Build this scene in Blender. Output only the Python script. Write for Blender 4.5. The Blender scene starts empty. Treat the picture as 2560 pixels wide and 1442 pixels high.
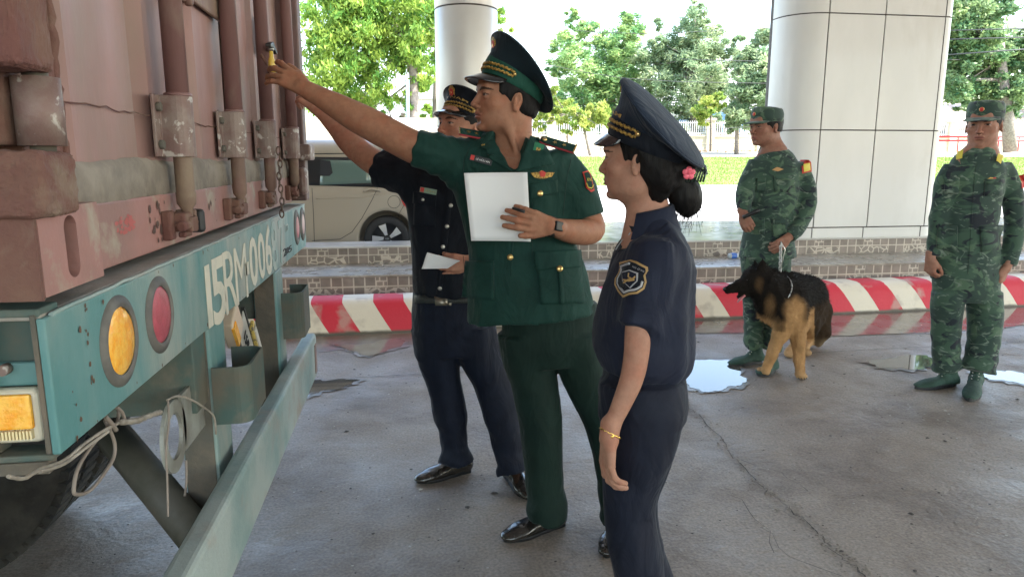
import bpy, bmesh, math, random
import numpy as np
from mathutils import Vector, Matrix, Euler
from mathutils.bvhtree import BVHTree
rad = math.radians
C = bpy.context.scene.collection
# ---------------------------------------------------------------- camera, sky, sun
FPX, TILT, YAW, CAMH = 1750.0, rad(10.35), rad(8.5), 1.40
cam_d = bpy.data.cameras.new('camera'); cam = bpy.data.objects.new('camera', cam_d); C.objects.link(cam)
cam.location = (0, 0, CAMH); cam.rotation_euler = (math.pi/2-TILT, 0, -YAW)
cam_d.sensor_width = 36; cam_d.lens = FPX/2560*36; cam_d.clip_start = .05; cam_d.clip_end = 2000
S = bpy.context.scene; S.camera = cam
w = bpy.data.worlds.new('World'); S.world = w; w.use_nodes = True
SUN_EL, SUN_AZ = rad(54), rad(118)      # azimuth from +Y clockwise
nt = w.node_tree; bg = nt.nodes['Background']; sky = nt.nodes.new('ShaderNodeTexSky')
sky.sky_type = 'NISHITA'; sky.sun_disc = False; sky.sun_elevation = SUN_EL; sky.sun_rotation = SUN_AZ
sky.air_density = 1.35; sky.dust_density = 1.6; sky.ozone_density = .9
nt.links.new(sky.outputs[0], bg.inputs[0]); bg.inputs[1].default_value = .15
sd = bpy.data.lights.new('sun', 'SUN'); sd.energy = 3.2; sd.angle = rad(.5); sd.color = (1, .97, .92)
sun = bpy.data.objects.new('sun', sd); C.objects.link(sun)
sdir = Vector((math.sin(SUN_AZ)*math.cos(SUN_EL), math.cos(SUN_AZ)*math.cos(SUN_EL), math.sin(SUN_EL)))
sun.rotation_euler = sdir.to_track_quat('Z', 'Y').to_euler(); sun.location = (20, -10, 30)
S.view_settings.view_transform = 'Standard'; S.view_settings.look = 'None'
S.view_settings.exposure = 2.65; S.view_settings.gamma = 1
S.cycles.max_bounces = 7; S.cycles.diffuse_bounces = 4; S.cycles.glossy_bounces = 3; S.cycles.transmission_bounces = 4; S.cycles.transparent_max_bounces = 6
# ---------------------------------------------------------------- measuring: a point of the photo at a known distance, plane or height
_F = np.array([math.sin(YAW), math.cos(YAW), 0]); _R = np.array([math.cos(YAW), -math.sin(YAW), 0]); _Z = np.array([0, 0, 1.])
_O = np.array([0, 0, CAMH])
def ray(px, py):
    a = (px-1280)/FPX; b = -(py-721)/FPX
    return _F*math.cos(TILT)-_Z*math.sin(TILT)+_R*a+(_F*math.sin(TILT)+_Z*math.cos(TILT))*b
def at(px, py, D): r = ray(px, py); return _O+r*(D/(r@_F))
def onz(px, py, z=0): r = ray(px, py); return _O+r*((z-CAMH)/r[2])
def onx(px, py, X): r = ray(px, py); return _O+r*(X/r[0])
def ony(px, py, Y): r = ray(px, py); return _O+r*(Y/r[1])
V = lambda *a: np.array(a, float)
def nrm(v): v = np.array(v, float); return v/np.linalg.norm(v)
# ---------------------------------------------------------------- scene-graph helpers
def tag(o, label=None, cat=None, group=None, kind=None):
    if label: o['label'] = label
    if cat: o['category'] = cat
    if group: o['group'] = group
    if kind: o['kind'] = kind
    return o
def empty(name, loc=(0, 0, 0), rz=0, **k):
    o = bpy.data.objects.new(name, None); C.objects.link(o); o.location = loc; o.rotation_euler = (0, 0, rz)
    o.empty_display_size = .1
    return tag(o, **k)
def link(name, me, mat, parent=None, world=True):
    o = bpy.data.objects.new(name, me); C.objects.link(o)
    if mat is not None:
        for m in (mat if isinstance(mat, (list, tuple)) else [mat]): me.materials.append(m)
    if parent is not None:
        o.parent = parent
        if world:
            bpy.context.view_layer.update()
            o.matrix_parent_inverse = parent.matrix_world.inverted()
    return o
def copy_tree(o, parent=None):
    c = o.copy(); C.objects.link(c)
    if parent is not None: c.parent = parent
    for ch in o.children: copy_tree(ch, c)
    return c
class MB:
    def __init__(s): s.v = []; s.f = []; s.m = []; s.sm = []; s.mi = 0
    def add(s, vs, fs, smooth=False):
        b = len(s.v); s.v += [tuple(map(float, v)) for v in vs]
        for f in fs: s.f.append([b+i for i in f]); s.m.append(s.mi); s.sm.append(smooth)
        return s
    def box(s, x0, x1, y0, y1, z0, z1, M=None):
        vs = [(x, y, z) for x in (x0, x1) for y in (y0, y1) for z in (z0, z1)]
        if M is not None: vs = [tuple(M @ Vector(v)) for v in vs]
        return s.add(vs, [(0, 1, 3, 2), (4, 6, 7, 5), (0, 4, 5, 1), (2, 3, 7, 6), (0, 2, 6, 4), (1, 5, 7, 3)])
    def tube(s, pts, r, n=10, closed=False, caps=True, smooth=True):
        pts = [np.array(p, float) for p in pts]; k = len(pts); rs = r if hasattr(r, '__len__') else [r]*k
        vs = []; up = None
        for i, p in enumerate(pts):
            if closed: t = pts[(i+1) % k]-pts[i-1]
            else: t = pts[min(i+1, k-1)]-pts[max(i-1, 0)]
            t = t/(np.linalg.norm(t)+1e-12)
            if up is None: up = V(0, 0, 1) if abs(t[2]) < .9 else V(1, 0, 0)
            a = up-t*(up@t); a /= np.linalg.norm(a)+1e-12; up = a; b = np.cross(t, a)
            for j in range(n):
                th = 2*math.pi*j/n; vs.append(p+(a*math.cos(th)+b*math.sin(th))*rs[i])
        fs = []
        for i in range(k if closed else k-1):
            for j in range(n):
                a0 = i*n+j; a1 = i*n+(j+1) % n; c0 = ((i+1) % k)*n+j; c1 = ((i+1) % k)*n+(j+1) % n
                fs.append((a0, a1, c1, c0))
        s.add(vs, fs, smooth)
        if caps and not closed:
            b = len(s.v)-len(vs)
            s.f.append([b+j for j in range(n)][::-1]); s.m.append(s.mi); s.sm.append(False)
            s.f.append([b+(k-1)*n+j for j in range(n)]); s.m.append(s.mi); s.sm.append(False)
        return s
    def cyl(s, a, b, r, n=16, r2=None): return s.tube([a, b], [r, r if r2 is None else r2], n)
    def prism(s, outline, o, u, v, d, t):   # outline in (u,v) plane at o, extruded along d by t
        o, u, v, d = map(lambda q: np.array(q, float), (o, u, v, d)); n = len(outline)
        A = [o+u*a+v*b for a, b in outline]; B = [p+d*t for p in A]
        s.add(A+B, [list(range(n))[::-1], list(range(n, 2*n))]+[(i, (i+1) % n, n+(i+1) % n, n+i) for i in range(n)])
        return s
    def lathe(s, prof, o, ax, n=32, smooth=True, ang=2*math.pi):
        o = np.array(o, float); ax = nrm(ax); a = np.cross(ax, V(0, 0, 1) if abs(ax[2]) < .9 else V(1, 0, 0)); a /= np.linalg.norm(a); b = np.cross(ax, a)
        vs = [o+ax*h+(a*math.cos(2*math.pi*j/n)+b*math.sin(2*math.pi*j/n))*r for r, h in prof for j in range(n)]
        fs = [(i*n+j, i*n+(j+1) % n, (i+1)*n+(j+1) % n, (i+1)*n+j) for i in range(len(prof)-1) for j in range(n)]
        return s.add(vs, fs, smooth)
    def mesh(s, name):
        me = bpy.data.meshes.new(name); me.from_pydata(s.v, [], s.f)
        me.polygons.foreach_set('material_index', s.m); me.polygons.foreach_set('use_smooth', s.sm); me.update()
        bm = bmesh.new(); bm.from_mesh(me); bmesh.ops.recalc_face_normals(bm, faces=bm.faces); bm.to_mesh(me); bm.free()
        return me
    def build(s, name, mat, parent=None, bevel=0, seg=2):
        o = link(name, s.mesh(name), mat, parent)
        if bevel:
            b = o.modifiers.new('b', 'BEVEL'); b.width = bevel; b.segments = seg; b.limit_method = 'ANGLE'; b.angle_limit = rad(40); b.harden_normals = False
        return o
# ---------------------------------------------------------------- materials
MATS = {}
def mat(name, col, rough=.6, metal=0, col2=None, nscale=8, nlo=.4, nhi=.6, bump=0, bscale=40, col3=None, n3=3, lo3=.55, hi3=.7, spec=.5, coat=0, stretch=(1, 1, 1), bdist=.01, rvar=0, sheen=0, vor=False, b2=0, b2s=16, b2d=.006, b2st=(1, 1, 1)):
    if name in MATS: return MATS[name]
    m = bpy.data.materials.new(name); m.use_nodes = True; t = m.node_tree; N = t.nodes; L = t.links
    P = N['Principled BSDF']; P.inputs['Roughness'].default_value = rough; P.inputs['Metallic'].default_value = metal
    P.inputs['Specular IOR Level'].default_value = spec; P.inputs['Coat Weight'].default_value = coat
    if sheen: P.inputs['Sheen Weight'].default_value = sheen; P.inputs['Sheen Roughness'].default_value = .4
    col = (*col, 1); P.inputs['Base Color'].default_value = col
    tc = N.new('ShaderNodeTexCoord'); mp = N.new('ShaderNodeMapping'); mp.inputs['Scale'].default_value = stretch
    L.new(tc.outputs['Object'], mp.inputs['Vector'])
    def noise(sc, det=6, dist=0):
        n = N.new('ShaderNodeTexNoise'); n.inputs['Scale'].default_value = sc; n.inputs['Detail'].default_value = det; n.inputs['Distortion'].default_value = dist
        n.inputs['Roughness'].default_value = .6
        L.new(mp.outputs[0], n.inputs['Vector']); return n.outputs[0]
    def ramp(src, lo, hi):
        r = N.new('ShaderNodeMapRange'); r.inputs[1].default_value = lo; r.inputs[2].default_value = hi; L.new(src, r.inputs[0]); return r.outputs[0]
    def mix(f, a, b):
        x = N.new('ShaderNodeMix'); x.data_type = 'RGBA'; L.new(f, x.inputs[0])
        for i, q in ((6, a), (7, b)):
            if isinstance(q, tuple): x.inputs[i].default_value = q
            else: L.new(q, x.inputs[i])
        return x.outputs[2]
    cur = col
    if col2 is not None: cur = mix(ramp(noise(nscale), nlo, nhi), cur, (*col2, 1))
    if col3 is not None: cur = mix(ramp(noise(n3, 8, .3), lo3, hi3), cur, (*col3, 1))
    if not isinstance(cur, tuple): L.new(cur, P.inputs['Base Color'])
    if rvar: 
        r = N.new('ShaderNodeMapRange'); r.inputs[1].default_value = .35; r.inputs[2].default_value = .65; r.inputs[3].default_value = rough-rvar; r.inputs[4].default_value = rough+rvar
        L.new(noise(nscale*1.7), r.inputs[0]); L.new(r.outputs[0], P.inputs['Roughness'])
    if bump:
        b = N.new('ShaderNodeBump'); b.inputs['Strength'].default_value = bump; b.inputs['Distance'].default_value = bdist
        L.new(noise(bscale, 6), b.inputs['Height']); L.new(b.outputs[0], P.inputs['Normal'])
        if b2:
            m2 = N.new('ShaderNodeMapping'); m2.inputs['Scale'].default_value = b2st; m2.inputs['Rotation'].default_value = (.3, .5, .2); L.new(tc.outputs['Object'], m2.inputs['Vector'])
            n2 = N.new('ShaderNodeTexNoise'); n2.inputs['Scale'].default_value = b2s; n2.inputs['Detail'].default_value = 3; n2.inputs['Distortion'].default_value = 1.6; L.new(m2.outputs[0], n2.inputs['Vector'])
            bb = N.new('ShaderNodeBump'); bb.inputs['Strength'].default_value = b2; bb.inputs['Distance'].default_value = b2d; L.new(n2.outputs[0], bb.inputs['Height']); L.new(bb.outputs[0], b.inputs['Normal'])
    MATS[name] = m; return m
def leafmat(name, c1, c2, tr=.45):
    m = bpy.data.materials.new(name); m.use_nodes = True; t = m.node_tree; N = t.nodes; L = t.links; N.remove(N['Principled BSDF'])
    o = N['Material Output']; d = N.new('ShaderNodeBsdfPrincipled'); d.inputs['Roughness'].default_value = .5; d.inputs['Specular IOR Level'].default_value = .3
    tl = N.new('ShaderNodeBsdfTranslucent'); mx = N.new('ShaderNodeMixShader'); mx.inputs[0].default_value = tr
    at_ = N.new('ShaderNodeAttribute'); at_.attribute_name = 'shade'
    cm = N.new('ShaderNodeMix'); cm.data_type = 'RGBA'; cm.inputs[6].default_value = (*c1, 1); cm.inputs[7].default_value = (*c2, 1)
    L.new(at_.outputs['Fac'], cm.inputs[0])
    L.new(cm.outputs[2], d.inputs['Base Color']); L.new(cm.outputs[2], tl.inputs['Color'])
    L.new(d.outputs[0], mx.inputs[1]); L.new(tl.outputs[0], mx.inputs[2]); L.new(mx.outputs[0], o.inputs[0])
    return m
def text_mesh(body, size, fontname=None, extrude=0.0, offset=0.0):
    cu = bpy.data.curves.new('t', 'FONT'); cu.body = body; cu.size = size; cu.extrude = extrude; cu.offset = offset
    cu.align_x = 'CENTER'; cu.align_y = 'CENTER'; cu.resolution_u = 3
    o = bpy.data.objects.new('t', cu); C.objects.link(o); bpy.context.view_layer.update()
    dg = bpy.context.evaluated_depsgraph_get(); me = bpy.data.meshes.new_from_object(o.evaluated_get(dg))
    bpy.data.objects.remove(o); bpy.data.curves.remove(cu); me.materials.clear(); return me
def place_text(name, body, size, o, u, v, mt, parent=None, sx=1, sy=1, offset=0.0, extrude=.0008):
    me = text_mesh(body, size, extrude=extrude, offset=offset); u = nrm(u); v = nrm(v); n = np.cross(u, v)
    M = Matrix(((u[0]*sx, v[0]*sy, n[0], o[0]), (u[1]*sx, v[1]*sy, n[1], o[1]), (u[2]*sx, v[2]*sy, n[2], o[2]), (0, 0, 0, 1)))
    me.transform(M); return link(name, me, mt, parent)
random.seed(7); RNG = np.random.default_rng(5)
# ================================================================ SETTING
concrete = mat('concrete_floor', (.235, .192, .158), .58, col2=(.32, .275, .232), nscale=1.1, nlo=.35, nhi=.7, bump=.5, bscale=32, col3=(.13, .098, .078), n3=1.7, lo3=.46, hi3=.72, rvar=.2, bdist=.014, b2=.5, b2s=5, b2d=.02)
def ground_material():
    # wear: a coarse stain map, fine grit, and small chipped pits
    t = concrete.node_tree; N = t.nodes; L = t.links; P = N['Principled BSDF']
    tc = N['Texture Coordinate']; v = N.new('ShaderNodeTexVoronoi'); v.inputs['Scale'].default_value = 17; L.new(tc.outputs['Object'], v.inputs['Vector'])
    r = N.new('ShaderNodeMapRange'); r.inputs[1].default_value = .10; r.inputs[2].default_value = .14; L.new(v.outputs['Distance'], r.inputs[0])
    n = N.new('ShaderNodeTexNoise'); n.inputs['Scale'].default_value = 90; n.inputs['Detail'].default_value = 5; L.new(tc.outputs['Object'], n.inputs['Vector'])
    r2 = N.new('ShaderNodeMapRange'); r2.inputs[1].default_value = .3; r2.inputs[2].default_value = .7; r2.inputs[3].default_value = .72; r2.inputs[4].default_value = 1.25; L.new(n.outputs[0], r2.inputs[0])
    src = P.inputs['Base Color'].links[0].from_socket
    mx = N.new('ShaderNodeMix'); mx.data_type = 'RGBA'; mx.blend_type = 'MULTIPLY'; mx.inputs[0].default_value = 1; L.new(src, mx.inputs[6]); L.new(r2.outputs[0], mx.inputs[7])
    L.new(mx.outputs[2], P.inputs['Base Color'])
ground_material()
far_road = mat('bright_road_concrete', (.50, .47, .43), .8, col2=(.42, .40, .37), nscale=.6, bump=.1, bscale=20)
grassm = mat('lawn_grass', (.12, .19, .04), .9, col2=(.20, .27, .07), nscale=1.3, bump=.8, bscale=30, bdist=.05)
def sheet(name, pts, m, kind='structure', parent=None):
    return tag(MB().add(pts, [list(range(len(pts)))]).build(name, m, parent), kind=kind)
# paved yard under the canopy
sheet('ground', [(-60, -40, 0), (60, -40, 0), (60, 6.5, 0), (-60, 6.5, 0)], concrete)
# strips running away: (Y, z) profile
def strip(name, prof, m, x0=-90, x1=140):
    mb = MB(); vs = []
    for y, z in prof: vs += [(x0, y, z), (x1, y, z)]
    mb.add(vs, [(2*i, 2*i+1, 2*i+3, 2*i+2) for i in range(len(prof)-1)]); return tag(mb.build(name, m), kind='structure')
strip('road', [(6.5, -.004), (7.9, .14), (30, .16)], far_road)
kerbm = mat('grey_kerb_stone', (.27, .25, .24), .8, col2=(.16, .15, .15), nscale=3, bump=.3)
strip('lawn', [(30.6, .30), (34, .75), (40.5, 1.62)], grassm)
strip('path', [(40.5, 1.624), (49, 2.08)], mat('pale_path', (.52, .47, .40), .9, col2=(.42, .37, .3), nscale=1))
strip('terrain', [(49, 2.076), (300, 6.0), (1500, 8.0)], mat('far_ground', (.16, .17, .08), .95, col2=(.22, .2, .14), nscale=.2))
tag(MB().box(-90, 140, 30, 30.6, .1, .30).build('kerb', kerbm, bevel=.03), kind='structure')
# grass blades
def grass_field(name, x0, x1, prof, n, h):
    ys = RNG.uniform(prof[0][0], prof[-1][0], n); xs = RNG.uniform(x0, x1, n)
    zs = np.interp(ys, [p[0] for p in prof], [p[1] for p in prof]); hh = h*RNG.uniform(.5, 1.3, n); a = RNG.uniform(0, math.pi, n); l = RNG.normal(0, .35, (n, 2))*hh[:, None]
    wd = .02; vs = np.empty((n, 3, 3)); vs[:, 0] = np.stack([xs-np.cos(a)*wd, ys-np.sin(a)*wd, zs-.01], 1); vs[:, 1] = np.stack([xs+np.cos(a)*wd, ys+np.sin(a)*wd, zs-.01], 1)
    vs[:, 2] = np.stack([xs+l[:, 0], ys+l[:, 1], zs+hh], 1)
    me = bpy.data.meshes.new(name); me.from_pydata(vs.reshape(-1, 3).tolist(), [], np.arange(n*3).reshape(-1, 3).tolist())
    at_ = me.attributes.new('shade', 'FLOAT', 'POINT'); at_.data.foreach_set('value', np.repeat(RNG.uniform(0, 1, n), 3))
    return link(name, me, leafmat('grass_blade', (.10, .19, .03), (.28, .33, .07), .4))
tag(grass_field('grass', 0, 48, [(30.6, .30), (34, .75), (40.5, 1.62)], 80000, .07), kind='stuff')
# canopy roof that shades the yard
soff = mat('white_soffit', (.62, .61, .58), .7)
rf = empty('canopy_roof', (0, 0, 5.6), label='broad flat white canopy roof overhead, carried by the tiled pillars', cat='roof')
MB().box(-20, 19, -13, 9.6, 5.6, 6.1).build('roof_slab', soff, rf)
# platform with stone-patterned tile faces
def tile_face():
    m = bpy.data.materials.new('stone_pattern_tile'); m.use_nodes = True; t = m.node_tree; N = t.nodes; L = t.links; P = N['Principled BSDF']
    tc = N.new('ShaderNodeTexCoord'); sp = N.new('ShaderNodeSeparateXYZ'); L.new(tc.outputs['Object'], sp.inputs[0])
    def math_(op, a, b=None, c=None):
        x = N.new('ShaderNodeMath'); x.operation = op
        for i, q in enumerate((a, b, c)):
            if q is None: continue
            if isinstance(q, (int, float)): x.inputs[i].default_value = q
            else: L.new(q, x.inputs[i])
        return x.outputs[0]
    cb = N.new('ShaderNodeCombineXYZ'); L.new(sp.outputs[0], cb.inputs[0]); L.new(sp.outputs[2], cb.inputs[1])
    br = N.new('ShaderNodeTexBrick'); br.offset = 0; br.inputs['Scale'].default_value = 1; br.inputs['Brick Width'].default_value = .098; br.inputs['Row Height'].default_value = .095
    br.inputs['Mortar Size'].default_value = .007; br.inputs['Mortar Smooth'].default_value = .2; br.inputs['Color1'].default_value = (.20, .165, .145, 1); br.inputs['Color2'].default_value = (.26, .215, .19, 1); br.inputs['Mortar'].default_value = (.50, .44, .38, 1)
    L.new(cb.outputs[0], br.inputs['Vector'])
    br2 = N.new('ShaderNodeTexBrick'); br2.offset = .5; br2.inputs['Scale'].default_value = 1; br2.inputs['Brick Width'].default_value = .065; br2.inputs['Row Height'].default_value = .0475
    br2.inputs['Mortar Size'].default_value = .007; br2.inputs['Color1'].default_value = (.21, .175, .155, 1); br2.inputs['Color2'].default_value = (.25, .21, .185, 1); br2.inputs['Mortar'].default_value = (.50, .44, .38, 1)
    L.new(cb.outputs[0], br2.inputs['Vector'])
    vo = N.new('ShaderNodeTexVoronoi'); vo.feature = 'DISTANCE_TO_EDGE'; vo.inputs['Scale'].default_value = 14; L.new(cb.outputs[0], vo.inputs['Vector'])
    vm = math_('LESS_THAN', vo.outputs[0], .085)
    pc = N.new('ShaderNodeMix'); pc.data_type = 'RGBA'; pc.inputs[6].default_value = (.22, .185, .165, 1); pc.inputs[7].default_value = (.50, .44, .38, 1); L.new(vm, pc.inputs[0])
    fx = math_('FRACT', math_('DIVIDE', sp.outputs[0], .588)); colsel = math_('GREATER_THAN', fx, .34); low = math_('LESS_THAN', math_('FRACT', math_('DIVIDE', sp.outputs[2], .19)), .43)
    s1 = math_('MULTIPLY', colsel, low)
    m2 = N.new('ShaderNodeMix'); m2.data_type = 'RGBA'; L.new(s1, m2.inputs[0]); L.new(br.outputs[0], m2.inputs[6]); L.new(pc.outputs[2], m2.inputs[7])
    h1 = math_('MULTIPLY', math_('GREATER_THAN', fx, .5), math_('LESS_THAN', fx, .67)); h2 = math_('MULTIPLY', h1, math_('SUBTRACT', 1, low))
    m3 = N.new('ShaderNodeMix'); m3.data_type = 'RGBA'; L.new(h2, m3.inputs[0]); L.new(m2.outputs[2], m3.inputs[6]); L.new(br2.outputs[0], m3.inputs[7])
    no = N.new('ShaderNodeTexNoise'); no.inputs['Scale'].default_value = 9; no.inputs['Detail'].default_value = 5; L.new(tc.outputs['Object'], no.inputs['Vector'])
    rr = N.new('ShaderNodeMapRange'); rr.inputs[1].default_value = .3; rr.inputs[2].default_value = .7; rr.inputs[3].default_value = .75; rr.inputs[4].default_value = 1.15; L.new(no.outputs[0], rr.inputs[0])
    m4 = N.new('ShaderNodeMix'); m4.data_type = 'RGBA'; m4.blend_type = 'MULTIPLY'; m4.inputs[0].default_value = 1; L.new(m3.outputs[2], m4.inputs[6]); L.new(rr.outputs[0], m4.inputs[7])
    L.new(m4.outputs[2], P.inputs['Base Color']); P.inputs['Roughness'].default_value = .35
    return m
tilem = tile_face(); treadm = mat('worn_tread', (.36, .33, .29), .3, col2=(.24, .21, .18), nscale=3, bump=.1, rvar=.1)
nosem = mat('white_nosing', (.75, .73, .70), .35, col2=(.6, .57, .53), nscale=5)
pl = empty('raised_platform', (0, 6.3, 0), label='low two stepped island faced with stone patterned tiles behind the striped kerb', cat='platform')
MB().box(-14, 16, 6.32, 7.06, 0, .372).build('riser', tilem, pl)
MB().box(-14, 16, 6.30, 7.05, .372, .392).build('tread', treadm, pl, bevel=.004)
mb = MB(); mb.box(-14, 1.6, 7.055, 7.45, .385, .545); mb.box(1.6, 16, 7.055, 9.35, .385, .545); mb.build('riser', tilem, pl)
topm = mat('wet_platform_top', (.55, .53, .51), .14, col2=(.44, .42, .40), nscale=2.5, rvar=.08)
mb = MB(); mb.box(-14, 1.6, 7.04, 7.47, .545, .565); mb.box(1.6, 16, 7.04, 9.37, .545, .565); mb.build('platform_top', topm, pl, bevel=.004)
# striped kerb
def striped():
    m = mat('kerb_red_white_paint', (.74, .66, .54), .62, bump=.35, bscale=30)
    t = m.node_tree; N = t.nodes; L = t.links; P = N['Principled BSDF']; tc = N['Texture Coordinate']; sp = N.new('ShaderNodeSeparateXYZ'); L.new(tc.outputs['Object'], sp.inputs[0])
    def M(op, a, b):
        x = N.new('ShaderNodeMath'); x.operation = op
        for i, q in enumerate((a, b)):
            if isinstance(q, (int, float)): x.inputs[i].default_value = q
            else: L.new(q, x.inputs[i])
        return x.outputs[0]
    zc = M('MINIMUM', sp.outputs[2], .25)
    u = M('ADD', sp.outputs[0], M('MULTIPLY', zc, .62)); f = M('FRACT', M('DIVIDE', M('ADD', u, 50.14), .50), 0); red = M('LESS_THAN', f, .5)
    n = N.new('ShaderNodeTexNoise'); n.inputs['Scale'].default_value = 5; n.inputs['Detail'].default_value = 8; L.new(tc.outputs['Object'], n.inputs['Vector'])
    r = N.new('ShaderNodeMapRange'); r.inputs[1].default_value = .56; r.inputs[2].default_value = .66; r.inputs[4].default_value = .6; L.new(n.outputs[0], r.inputs[0])
    m1 = N.new('ShaderNodeMix'); m1.data_type = 'RGBA'; L.new(red, m1.inputs[0]); m1.inputs[6].default_value = (.72, .65, .54, 1); m1.inputs[7].default_value = (.60, .025, .05, 1)
    m2 = N.new('ShaderNodeMix'); m2.data_type = 'RGBA'; L.new(r.outputs[0], m2.inputs[0]); L.new(m1.outputs[2], m2.inputs[6]); m2.inputs[7].default_value = (.45, .38, .32, 1)
    # grime line near the ground
    g = N.new('ShaderNodeMapRange'); g.inputs[1].default_value = .02; g.inputs[2].default_value = .0; L.new(M('ADD', sp.outputs[2], M('MULTIPLY', n.outputs[0], -.03)), g.inputs[0])
    m3 = N.new('ShaderNodeMix'); m3.data_type = 'RGBA'; L.new(g.outputs[0], m3.inputs[0]); L.new(m2.outputs[2], m3.inputs[6]); m3.inputs[7].default_value = (.10, .09, .07, 1)
    L.new(m3.outputs[2], P.inputs['Base Color']); return m
prof = [(0, -.01), (.02, .10), (.05, .19), (.08, .235), (.12, .262), (.17, .272), (.34, .272), (.38, .26), (.40, .23), (.41, -.01)]
xs = np.linspace(-12, 16, 57); mb = MB(); vs = [(x, 0+p[0], p[1]) for x in xs for p in prof]; n = len(prof)
mb.add(vs, [(i*n+j, i*n+j+1, (i+1)*n+j+1, (i+1)*n+j) for i in range(len(xs)-1) for j in range(n-1)], True)
kb = mb.build('striped_kerb', striped()); kb.location = (0, 5.70, 0); kb.rotation_euler = (0, 0, rad(1.6))
tag(kb, 'long rounded barrier kerb painted in slanting red and cream stripes', 'kerb')
# puddles
water = mat('puddle_water', (.10, .09, .08), .03, spec=.6)
water2 = mat('thin_wet_film', (.16, .14, .12), .10, col2=(.22, .20, .18), nscale=4, spec=.55, rvar=.05)
def puddle(pts, m, z=.004, jit=.03, name='puddle', rim=True):
    g = [onz(x, y, z) for x, y in pts]; out = []; k = len(g); ph = RNG.uniform(0, 6, 6); c = np.mean(g, 0)
    for i in range(k):
        a, b, c1, d = g[i-1], g[i], g[(i+1) % k], g[(i+2) % k]
        for t in np.linspace(0, 1, 15)[:-1]:
            p = .5*((2*b)+(-a+c1)*t+(2*a-5*b+4*c1-d)*t*t+(-a+3*b-3*c1+d)*t**3); s = (i+t)*6.28/k
            w_ = .6*math.sin(5*s+ph[0])+.35*math.sin(11*s+ph[1])+.14*math.sin(23*s+ph[2])+.08*math.sin(41*s+ph[3])+RNG.normal(0, .05); dv = nrm(p-c); out.append(tuple((p+dv*w_*jit)[:2])+(z,))
    if rim:
        o2 = [tuple((V(*p)+nrm(V(*p)-c)*(.028+.022*math.sin(i*.21+ph[4])+.012*math.sin(i*.9)))[:2])+(z-.002,) for i, p in enumerate(out)]; sheet('damp_rim', o2, dampm)
    return sheet(name, out, m)
dampm = mat('damp_concrete', (.15, .125, .10), .35, col2=(.20, .165, .135), nscale=6, bump=.2, bscale=40)
puddle([(1712, 945), (1715, 910), (1770, 898), (1830, 905), (1862, 940), (1845, 962), (1790, 976), (1735, 973)], water, .008)
puddle([(762, 950), (830, 948), (895, 950), (860, 965), (800, 980), (762, 988), (700, 985), (700, 950)], water, .008)
puddle([(900, 862), (950, 852), (1010, 846), (1000, 862), (960, 880), (905, 888), (885, 875), (830, 860)], water2, .008)
puddle([(2170, 905), (2230, 893), (2320, 888), (2335, 915), (2280, 922), (2210, 918)], water, .008)
puddle([(2440, 935), (2500, 925), (2560, 935), (2600, 950), (2560, 957), (2500, 950)], water, .008)
puddle([(1700, 800), (2000, 780), (2300, 772), (2600, 760), (2800, 780), (2600, 806), (2480, 822), (2300, 832), (2100, 838), (1850, 832), (1700, 830)], water2, .005, .025)
puddle([(760, 850), (900, 838), (1040, 834), (1200, 830), (1180, 850), (1000, 862), (880, 872), (760, 880)], dampm, .003, .05, rim=False)
# expansion joint and cracks in the slab
def crack(pts, w, jit=.012, name='joint', m=None, z=.006):
    g = [onz(x, y, 0) for x, y in pts]; P = []
    for a, b in zip(g[:-1], g[1:]):
        k = max(3, int(np.linalg.norm(b-a)/.05))
        for t in np.linspace(0, 1, k)[:-1]: P.append(a+(b-a)*t+V(RNG.normal(0, jit), RNG.normal(0, jit), 0))
    P.append(g[-1]); vs = []
    for i, p in enumerate(P):
        d = nrm(P[min(i+1, len(P)-1)]-P[max(i-1, 0)]); q = V(-d[1], d[0], 0)*w*RNG.uniform(.35, 1.5); vs += [p+q+V(0, 0, z), p-q+V(0, 0, z)]
    return tag(MB().add(vs, [(2*i, 2*i+1, 2*i+3, 2*i+2) for i in range(len(P)-1)]).build(name, m or crackm), kind='structure')
crackm = mat('crack_dark', (.06, .052, .045), .8); joint_wear = mat('worn_joint', (.13, .11, .092), .85); ruttm = mat('broken_edge', (.20, .165, .135), .9, col2=(.33, .29, .245), nscale=22, nlo=.45, nhi=.55, bump=1, bscale=45, bdist=.03)
crack([(700, 958), (900, 945), (1100, 934), (1400, 918), (1720, 902), (1950, 888), (2200, 874), (2560, 856)], .0035, .004)
JP = [(1700, 1000), (1740, 1036), (1780, 1075), (1818, 1122), (1850, 1160), (1893, 1205), (1930, 1240), (1975, 1276), (2010, 1300), (2048, 1340), (2080, 1370), (2122, 1408), (2165, 1446)]
for i in range(0, len(JP)-1): crack([JP[i], ((JP[i][0]*.4+JP[i+1][0]*.6), (JP[i][1]*.4+JP[i+1][1]*.6)), (JP[i][0]*.06+JP[i+1][0]*.94, JP[i][1]*.06+JP[i+1][1]*.94)], RNG.uniform(.0012, .0045), .008, 'crack', crackm if i % 3 else joint_wear, .005)
mb = MB()
for i in range(420):   # crumbled grit along the joint
    k = random.randrange(len(JP)-1); t = random.random(); g_ = onz(JP[k][0]+(JP[k+1][0]-JP[k][0])*t, JP[k][1]+(JP[k+1][1]-JP[k][1])*t); x = g_[0]+random.gauss(0, .03); y = g_[1]+random.gauss(0, .03); s = random.uniform(.002, .008); a = random.random()*6
    mb.add([(x+s*math.cos(a+j*1.256)*random.uniform(.5, 1.2), y+s*math.sin(a+j*1.256)*random.uniform(.5, 1), .0035) for j in range(5)]+[(x, y, .0035+s*.5)], [(j, (j+1) % 5, 5) for j in range(5)])
tag(mb.build('crumbled_concrete', ruttm), kind='stuff')
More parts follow.
